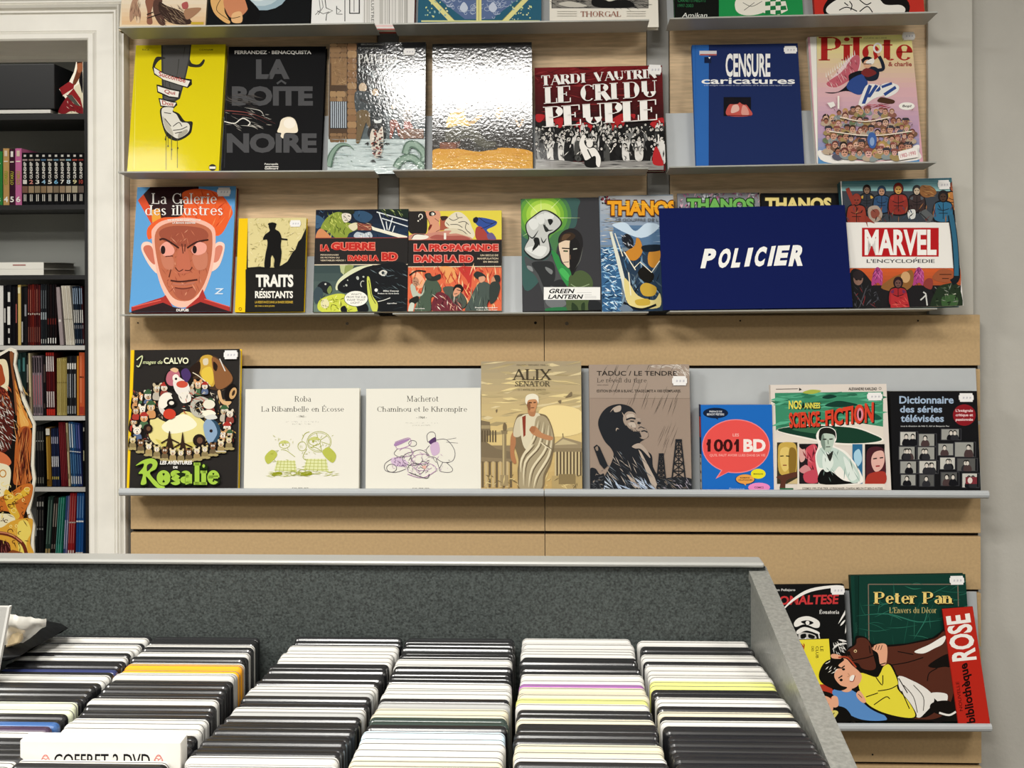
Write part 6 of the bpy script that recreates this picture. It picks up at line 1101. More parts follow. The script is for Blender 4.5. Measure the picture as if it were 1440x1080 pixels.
for p in ([(270, 420), (285, 400)], [(400, 400), (408, 440)], [(335, 420), (330, 445)], [(280, 400), (290, 440)]): A.line('e9e6e0', 6, p, True)
A.hatch(['e9e6e0'], 20, (470, 440, 550, 540), (14, 40), (3, 6), (20, 80), 4); finish(A)
A = book('garden', [(1203, 809), (1361, 808), (1368, 1015), (1200, 1017)], 'dark green album with gold capitals and thin plant lines', '123a30', '0e2c24', .018, boty=2.47, group=g4, sticker=((1335, 810), (1356, 822), 0))
A.crop(1040, 780, 3.6)
A.poly('0f3028', [(580, 100), (604, 100), (596, 900), (576, 900)]); A.line('081c16', 3, [(604, 104), (598, 500)])
for a, b in (((652, 150), (1105, 150)), ((652, 150), (655, 450)), ((1105, 150), (1108, 262))): A.line('7a6a5c', 5, [a, b])
q = random.Random(6)
for i in range(46):
    x, y = q.uniform(590, 1140), q.uniform(130, 430); l = q.uniform(60, 200); a = q.choice((q.uniform(-.5, .5), q.uniform(1.1, 2.0))); A.line(q.choice(['2a6a58', '1f5848', '347862']), q.uniform(2, 4), [(x, y), (x + l * .5 * math.cos(a), y + l * .5 * math.sin(a) + q.uniform(-14, 14)), (x + l * math.cos(a), y + l * math.sin(a))], True, 2)
A.line('2f7260', 6, [(590, 310), (750, 300), (900, 340), (1030, 330)], True, 2); A.line('2f7260', 5, [(880, 430), (940, 330), (950, 260)], True, 2)
A.text('1a120a', 'Peter Pan', (682, 194, 1086, 256), font='serif', T=.19, t=.06); A.text('ecd07c', 'Peter Pan', (678, 188, 1080, 250), font='serif', T=.19, t=.06, lt='join'); A.text('c9b878', "L'Envers du Décor", (758, 266, 998, 296), font='serif', T=.12, t=.05); A.text('2a5a4a', 'LOISEL', None, quad=[(596, 345), (596, 400), (586, 400), (586, 345)]); finish(A)
# die-cut cardboard display card: child hugging a brown dog, yellow and red panels, lying on its side
BY = 2.459
A = book('card', [(1056, 888), (1370, 852), (1393, 1015), (1060, 1015)], 'cut-out display card lying sideways, child in yellow hugging a brown dog', 'ffffff', None, .004, lean=7, boty=BY, drop=0, name='display_card', cat='display card', mt=M_PRINT)
A.clip = False; A.crop(1040, 780, 3.6)
sil = [(60, 440), (452, 424), (462, 500), (480, 500), (520, 520), (545, 480), (580, 455), (588, 415), (640, 420), (668, 455), (720, 448), (750, 458), (850, 450), (980, 420), (1035, 380), (1024, 272), (1180, 262), (1268, 862), (100, 862)]
b_ = [A.to(1040 + x / 3.6, 780 + y / 3.6) for x, y in sil]; b_ = [(u, max(v, .0005)) for u, v in b_]
A.mb.prism(b_, 0, .003, '15130f')
A.poly('e9d93c', [(70, 440), (452, 426), (470, 655), (90, 665)]); A.text('a8441c', 'CINQ', None, quad=[(296, 645), (290, 450), (330, 446), (334, 640)], bold=.03)
for t_, b in (('LE', (408, 464, 424, 490)), ('CLUB', (386, 464, 400, 524)), ('DES', (364, 464, 376, 490))): A.text('3a3418', t_, None, quad=[(b[2], b[1]), (b[2], b[3]), (b[0], b[3]), (b[0], b[1])], bold=.01)
A.blob('b03a28', [(330, 690), (380, 660), (440, 660), (475, 690), (470, 740), (400, 720)]); A.blob('e2a988', [(335, 560), (352, 570), (366, 640), (372, 690), (350, 680)])
A.blob('5a8cc8', [(470, 690), (540, 675), (620, 720), (740, 820), (720, 840), (620, 835), (540, 800), (500, 760)]); A.blob('12100e', [(470, 770), (540, 780), (560, 845), (390, 850), (400, 830)])
A.blob('17130f', [(360, 720), (400, 690), (460, 700), (470, 720), (380, 740)]); A.blob('e6a988', [(378, 740), (430, 715), (470, 740), (472, 790), (450, 825), (410, 830), (390, 800)]); A.blob('e6a988', [(466, 720), (495, 720), (500, 765), (472, 770)]); A.line('7a2c20', 5, [(428, 742), (452, 758)], True); A.line('17130f', 4, [(416, 790), (430, 796)]); A.line('c88a6a', 4, [(430, 775), (424, 790), (436, 792)], True); A.blob('d9cc6c', [(430, 840), (470, 790), (500, 800), (460, 845)]); A.line('17130f', 4, [(450, 840), (480, 800)])
A.blob('12100e', [(545, 480), (585, 450), (590, 412), (640, 418), (675, 455), (740, 460), (850, 448), (985, 418), (1040, 378), (1060, 540), (1085, 720), (1050, 830), (960, 840), (700, 700), (560, 560)])
A.blob('552c20', [(548, 485), (588, 455), (596, 424), (638, 424), (664, 458), (680, 520), (690, 570), (665, 585), (620, 575), (600, 550), (560, 540), (545, 515)]); A.blob('552c20', [(690, 470), (760, 466), (850, 455), (985, 425), (1040, 390), (1055, 500), (1080, 680), (1050, 760), (960, 690), (860, 640), (780, 600), (740, 560)]); A.blob('f0ece4', [(885, 490), (960, 455), (1040, 410), (1030, 450), (985, 475), (930, 500)]); A.blob('552c20', [(850, 552), (930, 520), (1040, 470), (1050, 530), (950, 540), (890, 575)]); A.blob('15110e', [(955, 560), (1060, 500), (1080, 560), (1010, 575)]); A.blob('552c20', [(950, 610), (1000, 575), (1070, 580), (1082, 700), (1040, 800), (990, 830), (930, 834), (840, 826), (850, 816), (940, 824), (1020, 770), (1040, 720)])
for p in ([(550, 540), (600, 530), (650, 520), (690, 505)], [(656, 460), (662, 500)], [(800, 490), (880, 505)], [(760, 560), (850, 545), (930, 520)], [(950, 640), (960, 600), (1000, 575)], [(560, 505), (575, 530)]): A.line('15110e', 5, p, True)
A.ell('e0c090', 586, 488, 8); A.ell('15110e', 586, 489, 4); A.ell('15110e', 552, 500, 9, 12)
A.blob('e9e5de', [(800, 620), (880, 640), (960, 690), (985, 740), (940, 800), (900, 824), (840, 760)]); A.blob('e9e5de', [(970, 700), (1050, 706), (1040, 760), (1000, 740)]); A.blob('15110e', [(975, 750), (1060, 740), (1095, 790), (1040, 815), (970, 790)]); A.line('e9e5de', 10, [(1010, 800), (1060, 812), (1095, 795)], True); A.line('55504a', 4, [(830, 660), (880, 720), (900, 800)], True); A.line('55504a', 4, [(880, 660), (930, 720), (930, 790)], True); A.line('15110e', 5, [(805, 625), (850, 700)])
Y_ = 'e8da40'
A.blob('15110e', [(590, 640), (610, 590), (690, 610), (760, 550), (800, 620), (810, 680), (870, 760), (895, 822), (820, 830), (700, 800), (620, 740)]); A.blob(Y_, [(598, 640), (612, 598), (690, 620), (712, 600), (730, 565), (762, 560), (800, 640), (800, 680), (860, 750), (888, 818), (820, 822), (705, 790), (630, 735)])
for p in ([(690, 620), (722, 660), (725, 610)], [(700, 690), (760, 680), (800, 660)], [(680, 760), (740, 720), (760, 730)], [(820, 690), (860, 780)], [(640, 720), (700, 700)]): A.line('2a2410', 5, p, True)
A.blob('e6a988', [(670, 475), (700, 452), (745, 460), (742, 550), (712, 556), (700, 500)]); A.line('17130f', 5, [(740, 548), (712, 556)])
for x in (672, 686, 700, 714): A.line('17130f', 3, [(x, 482), (x + 8, 458)])
A.blob('e6a988', [(590, 705), (610, 690), (640, 740), (625, 750), (600, 730)]); A.line('17130f', 3, [(600, 705), (620, 725)])
A.blob('e6a988', [(470, 560), (530, 525), (570, 560), (618, 610), (600, 660), (560, 680), (510, 670), (480, 620)]); A.ell('e6a988', 540, 680, 28, 16)
A.blob('14120f', [(402, 600), (430, 545), (480, 525), (530, 530), (500, 560), (520, 575), (490, 580), (480, 620), (510, 660), (545, 672), (510, 688), (450, 670), (410, 640)]); A.hatch(['f0ece0'], 8, (425, 540, 500, 600), (14, 30), (3, 5), (120, 160), 3)
A.line('14120f', 6, [(515, 575), (532, 562)]); A.ell('14120f', 526, 580, 8, 6); A.line('14120f', 6, [(500, 625), (520, 612)]); A.ell('14120f', 514, 634, 8, 7); A.ell('f4eee4', 570, 625, 12, 18, 30); A.line('8a3020', 4, [(558, 640), (575, 640), (585, 612)], True); A.line('c48a68', 4, [(548, 600), (556, 612), (546, 618)], True)
A.blob('e6a988', [(462, 508), (480, 502), (515, 512), (510, 526), (470, 524)]); A.line('a8442c', 8, [(500, 520), (545, 520), (590, 570)], True)
A.poly('b8281c', [(1024, 274), (1180, 262), (1268, 860), (1106, 862)]); A.line('8a1c14', 4, [(1026, 280), (1106, 855)])
A.text('f2ede6', 'ROSE', None, quad=[(1076, 542), (1042, 312), (1166, 296), (1202, 530)], bold=.03)
A.text('5a120c', 'NOUVELLE', None, quad=[(1114, 792), (1094, 644), (1110, 642), (1130, 790)], bold=.01); A.text('1a0c0a', 'bibliothèque', None, quad=[(1150, 856), (1110, 560), (1165, 540), (1208, 846)], bold=.03, shear=0)
r_ = A.root; A.mb.build('printed_card', M_PRINT, r_, fix=False); A.letters(M_PRINT, r_)
# ================================================================ the film bin in front
def plane_z(Y): return CAMZ - .449 + .0707 * (1.369 - Y)          # level of the case tops
BX0, BX1, BYB, BYF = -1.02, .243, 1.388, .80
bin_ = empty('film_bin', ((BX0 + BX1) / 2, 1.1, 0), label='big grey bin with sloping metal side and charcoal back panel, full of film cases', cat='shop bin')
bx, by = (BX0 + BX1) / 2, 1.1
def bpart(name, m_, fn, bevel=0):
    mb = MB(); fn(mb); mb.v = [(x - bx, y - by, z) for x, y, z in mb.v]; return mb.build(name, m_, bin_, bevel=bevel)
zr0, zr1 = Z(797.5, 1.38), Z(790.5, 1.38)
bpart('back_panel', M_BINCLOTH, lambda m: m.box((BX0, BYB, .06), (BX1 + .02, BYB + .018, zr0)))
bpart('top_rail', M_BINRAIL, lambda m: m.box((BX0 - .02, BYB - .006, zr0), (X(1072, 1.39), BYB + .026, zr1)), .0025)
sz = lambda Y: CAMZ - .366 - .1675 * (1.388 - Y)
bpart('side_panel', M_BINMET, lambda m: m.prism([(BYB + .012, .06), (BYB + .012, sz(BYB) - .001), (BYF, sz(BYF) - .001), (BYF, .06)], BX1 + .002, BX1 + .020, axis='x'), .001)
def edge(m):
    m.prism([(BYB + .014, sz(BYB) - .010), (BYB + .014, sz(BYB) + .001), (BYF - .004, sz(BYF) + .001), (BYF - .004, sz(BYF) - .010)], BX1 - .0005, BX1 + .023, axis='x')
bpart('side_edge_trim', M_BINMET, edge, .0022)
bpart('left_side_panel', M_BINMET, lambda m: m.prism([(BYB, .06), (BYB, sz(BYB)), (BYF, sz(BYF)), (BYF, .06)], BX0 - .02, BX0, axis='x'), .001)
fl = lambda Y: plane_z(Y) - .1955
bpart('bin_floor', M_DARK, lambda m: m.prism([(BYB, fl(BYB)), (BYF, fl(BYF)), (BYF, fl(BYF) - .012), (BYB, fl(BYB) - .012)], BX0, BX1, axis='x'))
bpart('front_panel', M_BINMET, lambda m: m.box((BX0 - .02, BYF - .018, .06), (BX1 + .022, BYF, sz(BYF) - .01)), .002)
bpart('plinth', M_DARK, lambda m: m.box((BX0 + .02, BYF + .04, 0), (BX1 - .02, BYB - .03, .0605)))
M_CASE = mat('glossy_case_plastic', ink=True, rough=.26, spec=.9)
M_CASEW = mat('pale_case_plastic', ink=True, rough=.5, spec=.3)
CW, CT, CH = .134, .0125, .190
_cm = {}
def case_mesh(col, wd=CW, t=CT, h=CH):
    light = sum(lin(col)[:3]) > .6
    k = (col, wd, t, h)
    if k in _cm: return _cm[k]
    r = .006; hw = wd / 2
    def ol(i):  # inset outline
        q = r - min(i, .0055); pts = [(-hw + i, 0 + i), (hw - i, 0 + i)]
        for a in range(0, 91, 18): pts.append((hw - r + q * math.cos(R(a)), h - r + q * math.sin(R(a))))
        for a in range(90, 181, 18): pts.append((-hw + r + q * math.cos(R(a)), h - r + q * math.sin(R(a))))
        return pts
    if light: rings = [(0, .0030), (.0009, .0009), (.0030, 0), (t / 2 - .0009, 0), (t / 2, .0024), (t / 2 + .0009, 0), (t - .0030, 0), (t - .0009, .0009), (t, .0030)]
    else: rings = [(0, .0048), (.0008, .0026), (.0022, .0010), (.0040, .0001), (t - .0052, 0), (t - .0040, .0001), (t - .0022, .0010), (t - .0008, .0026), (t, .0048)]
    mb = MB(); n = len(ol(0)); vs = []
    for y, i in rings: vs += [(x, y, z) for x, z in ol(i)]
    fs = [tuple(range(n)), tuple(range(len(rings) * n - 1, (len(rings) - 1) * n - 1, -1))]
    for a in range(len(rings) - 1):
        fs += [(a * n + i, (a + 1) * n + i, (a + 1) * n + (i + 1) % n, a * n + (i + 1) % n) for i in range(n)]
    mb.mesh(vs, fs, col)
    if light:
        for a in (3, 4):
            for i in range(n): mb.c[2 + a * n + i] = '6f6d68'
    o = mb.build('film_case', M_CASEW if light else M_CASE); _cm[k] = o
    return o
NAMES = {'B': ('18181a', 'glossy black'), 'W': ('bfbdb8', 'white'), 'C': ('c0b9a2', 'cream'), 'Y': ('e4dc3e', 'yellow'), 'L': ('c9ca74', 'pale yellow'), 'P': ('94589c', 'purple'),
         'S': ('9c9c9a', 'silver-grey'), 'N': ('2c3460', 'navy blue'), 'U': ('34588c', 'blue'), 'O': ('e0981c', 'orange'), 'V': ('5c6040', 'olive'), 'G': ('2b3833', 'dark green'),
         'K': ('d0aeaa', 'pale pink'), 'H': ('bccfda', 'ice blue'), 'A': ('cfa27c', 'tan'), 'M': ('3c2a40', 'dark plum'), 'E': ('c6caae', 'pale green')}
cols = [  # place of each column, its width in the bin and the colour bands read downwards in the photograph
    ('leftmost column beside the black pouch', lambda Y: (-.566 + .035 * (1.369 - Y) / .4, CW), 5.686, [(60, 'B'), (88, 'W'), (105, 'B'), (131, 'W'), (143, 'B'), (173, 'W'), (211, 'B'), (243, 'W'), (300, 'B'), (330, 'N'), (371, 'B'), (411, 'W'), (596, 'B'), (668, 'E'), (728, 'B'), (757, 'S'), (788, 'U'), (834, 'M'), (878, 'W'), (898, 'B'), (931, 'S'), (1032, 'B'), (1200, 'W')]),
    ('column with the lettered box set', lambda Y: (-.429 + .040 * (1.369 - Y) / .4, CW), 5.684, [(102, 'B'), (136, 'W'), (151, 'B'), (186, 'W'), (247, 'B'), (282, 'W'), (312, 'O'), (337, 'B'), (402, 'W'), (552, 'B'), (591, 'W'), (706, 'B'), (812, 'W'), (905, 'B')]),
    ('third column from the left', lambda Y: (-.2515, CW), 5.684, [(112, 'B'), (245, 'W'), (430, 'B'), (468, 'W'), (503, 'S'), (526, 'A'), (576, 'B'), (626, 'W'), (662, 'S'), (986, 'B'), (1036, 'W'), (1066, 'B'), (1200, 'W')]),
    ('fourth column from the left', lambda Y: (-.113 + .004 * (1.369 - Y) / .4, CW), 5.684, [(213, 'B'), (266, 'W'), (374, 'B'), (484, 'W'), (496, 'B'), (535, 'W'), (560, 'B'), (585, 'S'), (680, 'C'), (748, 'G'), (798, 'B'), (872, 'H'), (895, 'W'), (930, 'B'), (985, 'W'), (1010, 'K'), (1200, 'C')]),
    ('column holding the purple case', lambda Y: (.030 + .002 * (1.369 - Y) / .4, CW), 5.684, [(121, 'W'), (146, 'B'), (178, 'W'), (199, 'B'), (225, 'W'), (331, 'B'), (391, 'W'), (432, 'P'), (505, 'C'), (526, 'V'), (560, 'L'), (590, 'W'), (673, 'B'), (713, 'C'), (846, 'B'), (936, 'C'), (967, 'B'), (1021, 'W'), (1200, 'B')]),
    ('column against the sloping metal side', lambda Y: (.171, CW), 5.684, [(87, 'W'), (168, 'B'), (204, 'W'), (236, 'B'), (252, 'K'), (346, 'W'), (405, 'L'), (496, 'B'), (540, 'W'), (598, 'B'), (636, 'C'), (656, 'B'), (697, 'W'), (1200, 'B')])]
rq = random.Random(17)
ORD = 'first second third fourth fifth sixth seventh eighth ninth tenth eleventh twelfth thirteenth fourteenth fifteenth sixteenth seventeenth eighteenth nineteenth twentieth'.split()
def ordinal(n):
    return ORD[n] if n < 20 else ('twenty-' + ORD[n - 20] if n < 29 else ('thirtieth' if n == 29 else 'thirty-' + ORD[n - 30]))
for ci, (cname, cfun, sc, bands) in enumerate(cols):
    Y = 1.3805; k = 0
    stop = .985 if ci == 1 else .905
    while Y > stop:
        t = CT; yt = Y - t                                   # front face of this case
        ym = Y - t / 2; py = HY + (CAMZ - plane_z(ym)) * F / ym
        zy = (py - 890) * sc; code = next((c for lim, c in bands if zy < lim), 'B')
        cx, wd = cfun(ym); col, cn = NAMES[code]
        proto = case_mesh(col); o = proto if 'label' not in proto else proto.copy()
        if o is not proto: COL.objects.link(o)
        dz = rq.uniform(-.0026, .0012); o.location = (cx + rq.uniform(-.0016, .0016), yt, plane_z(Y) - CH + dz); o.rotation_euler = (R(rq.uniform(-.15, .15)), 0, R(rq.uniform(-.25, .25)))
        tag(o, '%s film case, %s from the back in the %s' % (cn, ordinal(k), cname), 'film case', 'film cases in the grey bin')
        k += 1; Y -= t + .0017
# the box set whose lettered front rises over the case before it
bw = .134; Yb_ = .962; zt_b = Z(1049, Yb_)
A0 = P(28, 1050, Yb_); A1 = P(254, 1050, Yb_); bcx = (A0.x + A1.x) / 2; bw = A1.x - A0.x
bs = empty('box_set', (bcx, Yb_, zt_b - .205), label='white box set lettered COFFRET 2 DVD at the front of its column', cat='box set')
mb = MB(); mb.box((-bw / 2, 0, 0), (bw / 2, .018, .205), 'e9e5dd'); mb.build('box', M_CASEW, bs, bevel=.0008)
def bto(px, py):
    q = P(px, py, Yb_); return q.x - bcx, q.z - (zt_b - .205)
BA = Art(bto, bw, .205); BA.text('17171a', 'COFFRET 2 DVD', (76, 1060, 211, 1080), bold=.012)
BA.letters(M_MATTE, bs, 'lettering')
for x in (64, 223):
    BA.ring('d48a84', x, 1068, 5, 5, 1.1, 14)
    for a in (90, 210, 330): BA.ring('d06a64', x + 3.2 * math.cos(R(a)), 1068 - 3.2 * math.sin(R(a)), 3.2, 3.2, 1, 12, -a - 100, -a + 180)
BA.mb.build('hazard_emblem', M_MATTE, bs, fix=False)
o = case_mesh('bfbdb8').copy(); COL.objects.link(o); o.location = (bcx - .002, .944, Z(1079, .95) - CH); tag(o, 'white film case standing just before the lettered box set', 'film case', 'film cases in the grey bin'); o.rotation_euler = (0, 0, 0)
o = case_mesh('18181a').copy(); COL.objects.link(o); o.location = (bcx + .003, .926, Z(1084, .93) - CH); tag(o, 'black film case, foremost in the column with the lettered box set', 'film case', 'film cases in the grey bin'); o.rotation_euler = (0, 0, 0)
# ---------------------------------------------------------------- odds and ends at the left end of the bin
def lump(name, m_, pts_fn, nu, nv, parent=None, loc=(0, 0, 0)):
    vs, fs = [], []
    for i in range(nu):
        for j in range(nv): vs.append(pts_fn(i / (nu - 1), j / (nv - 1)))
    for i in range(nu - 1):
        for j in range(nv - 1): fs.append((i * nv + j, (i + 1) * nv + j, (i + 1) * nv + j + 1, i * nv + j + 1))
    mb = MB(); mb.mesh(vs, fs); return mb.build(name, m_, parent, loc=loc, smooth=True)
M_POUCH = mat('black_vinyl', '0a0a0b', .4, spec=.2, bump=.002, bscale=30)
M_BAG = mat('clear_crinkled_plastic', 'f2efe6', .12, alpha=.55, bump=.003, bscale=40)
M_GBOX = mat('grey_card', 'a9a7a2', .7)
from mathutils import noise as mnoise
px1, px2 = X(62, 1.285), -.96
def pouch(u, v):   # a slumped soft pouch lying on the first cases
    a = v * 2 * math.pi; e = (1 - abs(2 * u - 1) ** 14) ** .5; x = px2 + (px1 - px2) * u
    c, s = math.cos(a), math.sin(a); c = math.copysign(abs(c) ** .6, c); s = math.copysign(abs(s) ** .7, s)
    n = mnoise.noise(Vector((x * 22, a * 1.3, 3))) * .006 + mnoise.noise(Vector((x * 60, a * 2.4, 8))) * .003
    y = 1.285 + c * .078 * (.80 + .20 * e); z = s * (.0095 + n * .6) * max(.05, e) + n * .35
    return (x - (px1 + px2) / 2, y - 1.285, .012 + max(z, -.0105) - .0707 * (y - 1.285))
o = lump('soft_pouch', M_POUCH, pouch, 30, 40, loc=((px1 + px2) / 2, 1.285, plane_z(1.285) + .0035)); tag(o, 'black crumpled pouch at the left end of the bin', 'pouch')
ga, gb = P(-60, 856, 1.17), P(12, 853, 1.17)
g = empty('card_sleeve', ((ga.x + gb.x) / 2, 1.17, plane_z(1.17) + .001), label='grey card sleeve cut by the left edge of the photo', cat='card sleeve')
mb = MB(); hh = gb.z - (plane_z(1.17) + .001); hw = (gb.x - ga.x) / 2
mb.mesh([(-hw, 0, 0), (hw - .016, 0, 0), (hw, 0, hh), (-hw, 0, hh), (-hw, .004, 0), (hw - .016, .004, 0), (hw, .004, hh), (-hw, .004, hh)], [(0, 1, 2, 3), (7, 6, 5, 4), (0, 4, 5, 1), (1, 5, 6, 2), (2, 6, 7, 3), (3, 7, 4, 0)])
mb.build('sleeve', M_GBOX, g, bevel=.0006)
mb = MB(); mb.mesh([(hw - .0165, -.0004, 0), (hw - .0140, -.0004, 0), (hw + .0015, -.0004, hh), (hw - .001, -.0004, hh), (hw - .0165, .0044, 0), (hw - .0140, .0044, 0), (hw + .0015, .0044, hh), (hw - .001, .0044, hh)], [(0, 1, 2, 3), (7, 6, 5, 4), (0, 4, 5, 1), (1, 5, 6, 2), (2, 6, 7, 3), (3, 7, 4, 0)]); mb.build('edge_strip', M_EDGE, g)
c0, c1, c2, c3 = P(8, 863, 1.22), P(67, 867, 1.24), P(66, 879, 1.24), P(34, 903, 1.25); c4 = P(5, 908, 1.22)
def bag(side):
    def fn(u, v):
        top = c0.lerp(c1, u); bot = (c4.lerp(c3, min(1, u * 1.7)) if u < .588 else c3.lerp(c2, (u - .588) / .412)); p = top.lerp(bot, v)
        n = mnoise.noise(Vector((p.x * 60, p.z * 40, 1))) * .010 + mnoise.noise(Vector((p.x * 160, p.z * 90, 7))) * .004
        return (p.x, p.y + side * .008 * math.sin(math.pi * u) * math.sin(math.pi * v) + n, p.z + n * .3)
    return fn
cb = (c0 + c3) / 2
bg_ = empty('plastic_bag', (c4.x, 1.23, CAMZ - .45), label='clear crinkled plastic bag resting on the black pouch', cat='bag')
for s_, nm in ((-1, 'front_film'), (1, 'back_film')):
    o = lump(nm, M_BAG, bag(s_), 22, 12); o.parent = bg_; o.matrix_parent_inverse = bg_.matrix_world.inverted()
cA = [P(9, 884, 1.226), P(34, 889, 1.23), P(30, 903, 1.232), P(7, 912, 1.226)]
mb = MB(); mb.mesh([(p.x - c4.x, y - 1.23, p.z - (CAMZ - .45)) for y in (1.226, 1.236) for p in cA], [(0, 1, 2, 3), (7, 6, 5, 4), (0, 4, 5, 1), (1, 5, 6, 2), (2, 6, 7, 3), (3, 7, 4, 0)]); mb.build('contents', mat('tan_contents', 'c9b48e', .6, noise=.25, nscale=80), bg_, bevel=.002)
# ================================================================ stockroom behind the doorway: bookcase, books, figures
SY = 3.5; SB = 3.78
bcx0, bcx1 = -2.45, X(129, SY, 400); xin = X(119.3, SY, 400)
bc = empty('bookcase', ((bcx0 + bcx1) / 2, SY, 0), label='tall black bookcase with grey back, seen through the doorway', cat='bookcase')
ox = (bcx0 + bcx1) / 2
def bpart2(name, m_, a, b, bevel=0):
    mb = MB(); mb.box((a[0] - ox, a[1] - SY, a[2]), (b[0] - ox, b[1] - SY, b[2])); return mb.build(name, m_, bc, bevel=bevel)
ztop = Z(40, SY)
bpart2('side_panel', M_BLACKWOOD, (xin, SY, 0), (bcx1, SB, ztop)); bpart2('side_panel', M_BLACKWOOD, (bcx0, SY, 0), (bcx0 + .02, SB, ztop)); bpart2('back', M_BACKG, (bcx0, SB, 0), (bcx1, SB + .01, ztop))
bpart2('top', M_BLACKWOOD, (bcx0, SY, ztop), (bcx1, SB, ztop + .02)); bpart2('plinth', M_BLACKWOOD, (bcx0 + .02, SY + .02, 0), (xin, SB, .06))
SH = {}
for k, (a, b, white) in enumerate(((160, 168, 0), (288, 294.5, 0), (387, 393, 0), (486, 492, 1), (585, 591, 1), (685, 691, 1), (783, 790, 1), (884, 890, 1))):
    z1, z0 = Z(a, SY, 60), Z(b, SY, 60); SH[k] = z1
    bpart2('shelf', M_BLACKWOOD, (bcx0 + .02, SY + .002, z0), (xin, SB, z1))
    if white: bpart2('shelf_edge', M_EDGE, (bcx0 + .02, SY - .002, z0), (xin, SY + .002, z1))
def spine(x0, x1, yt, sh, col, label, group, lean=0, txt=None, depth=.17, band=None, y=SY + .012):
    """a book standing spine outwards on a shelf; x0,x1 where its spine meets the shelf, yt its top (pixels), lean = sideways shift of the top"""
    zb = SH[sh]; pa, pb = X(x0, y), X(x1, y); h = Z(yt, y, x0) - zb; w_ = pb - pa - .0006; dx = lean / F * y
    ang = math.atan2(dx, h)
    r = empty('book', (((pa + pb) / 2), y, zb + .0006), Matrix.Rotation(ang, 3, 'Y'), label=label, cat='book', group=group)
    if ang: r.location.z += abs(math.sin(ang)) * w_ / 2
    h2 = h / max(.6, math.cos(ang)) - (abs(math.sin(ang)) * w_ / 2)
    mb = MB(); n = 5; t = .0014
    prof = [(-w_ / 2 + w_ * i / n, -.0018 * math.sin(math.pi * i / n)) for i in range(n + 1)]
    ol = prof + [(w_ / 2, depth), (w_ / 2 - t, depth), (w_ / 2 - t, .004), (-w_ / 2 + t, .004), (-w_ / 2 + t, depth), (-w_ / 2, depth)]
    m_ = len(ol); vs = [(a, b, 0) for a, b in ol] + [(a, b, h2) for a, b in ol]
    mb.mesh(vs, [tuple(range(m_)), tuple(range(2 * m_ - 1, m_ - 1, -1))] + [(i, i + m_, (i + 1) % m_ + m_, (i + 1) % m_) for i in range(m_)], col)
    for (u0, u1, v0, v1, c) in (txt or []):
        if isinstance(c, tuple):
            vv, ff = sans(c[1], .02); w2 = (u1 - u0) * w_; h3 = (v1 - v0) * h2
            if c[2:]: pts = [((-.5 + u0) * w_ + (1 - q) * w2 , -.0022, v0 * h2 + p * h3) for p, q in vv]
            else: pts = [((-.5 + u0) * w_ + p * w2, -.0022, v0 * h2 + q * h3) for p, q in vv]
            mb.mesh(pts, ff, c[0])
        else: mb.face([((-.5 + u0) * w_, -.0021, v0 * h2), ((-.5 + u1) * w_, -.0021, v0 * h2), ((-.5 + u1) * w_, -.0021, v1 * h2), ((-.5 + u0) * w_, -.0021, v1 * h2)], c)
    mb.build('cover', M_PRINT, r)
    mb = MB(); mb.box((-w_ / 2 + t + .0001, .0045, .002), (w_ / 2 - t - .0001, depth - .003, h2 - .002)); mb.build('page_block', M_PAGE, r)
    return r
gM = 'numbered volumes on the second bookcase shelf'
for x0, x1, yt, col, num, lab, tc in ((-12, 4, 213, '2c7a3c', '3', 'green', 'c9b040'), (5, 13.5, 209, 'b9935c', '4', 'tan', '8a9a30'), (14, 21.5, 210, '3a1c2c', '5', 'dark maroon', 'b0b040'), (22, 31, 209, 'c26a9a', '6', 'pink', 'b0a03c')):
    spine(x0, x1, yt, 1, col, '%s book with a white %s on its spine on the second bookcase shelf' % (lab, num), gM, txt=[(.15, .85, .05, .15, ('f0ede6', num)), (.2, .8, .36, .60, (tc, 'OTAKU', 1)), (.15, .85, .76, .78, 'e0d8c8'), (.25, .75, .86, .96, 'd8c4b0' if num != '5' else 'e4e0da')])
nc = ['d8d4cc', 'd08a80', 'e8e4da', '9ac0d8', 'e8e4da', '7ab4d8', 'e8e4da', 'cfe0e8', 'd8d0a0', 'b04a40']
for i in range(10):
    x = 31.6 + i * 8.75
    spine(x, x + 8.75, 215, 1, '121214', 'black volume with the number %d low on its spine' % (i + 1), gM,
          txt=[(.3, .7, .92, .96, 'c9c6c0'), (.1, .9, .845, .875, ('a08a8c', '8a7a70', 'a09890', '4a6a8a', 'b0a89c', '6a8aa0', '9a9084', '8ab0c0', 'a04a40', '7a2c28')[i]), (.26, .74, .50, .82, ('e6e2da', 'GUNSHIP', 1)), (.18, .82, .40, .48, (nc[i], str(i + 1))), (.05, .95, .23, .36, ('7a5a4c', '9a8468', '8a7a62', '8c7458', 'a08c74', '80705c', '98826a', 'a89880', 'b0a48c', '6a5c54')[i]), (.3, .42, .07, .2, 'dcd8d0'), (.58, .7, .07, .2, 'dcd8d0')])
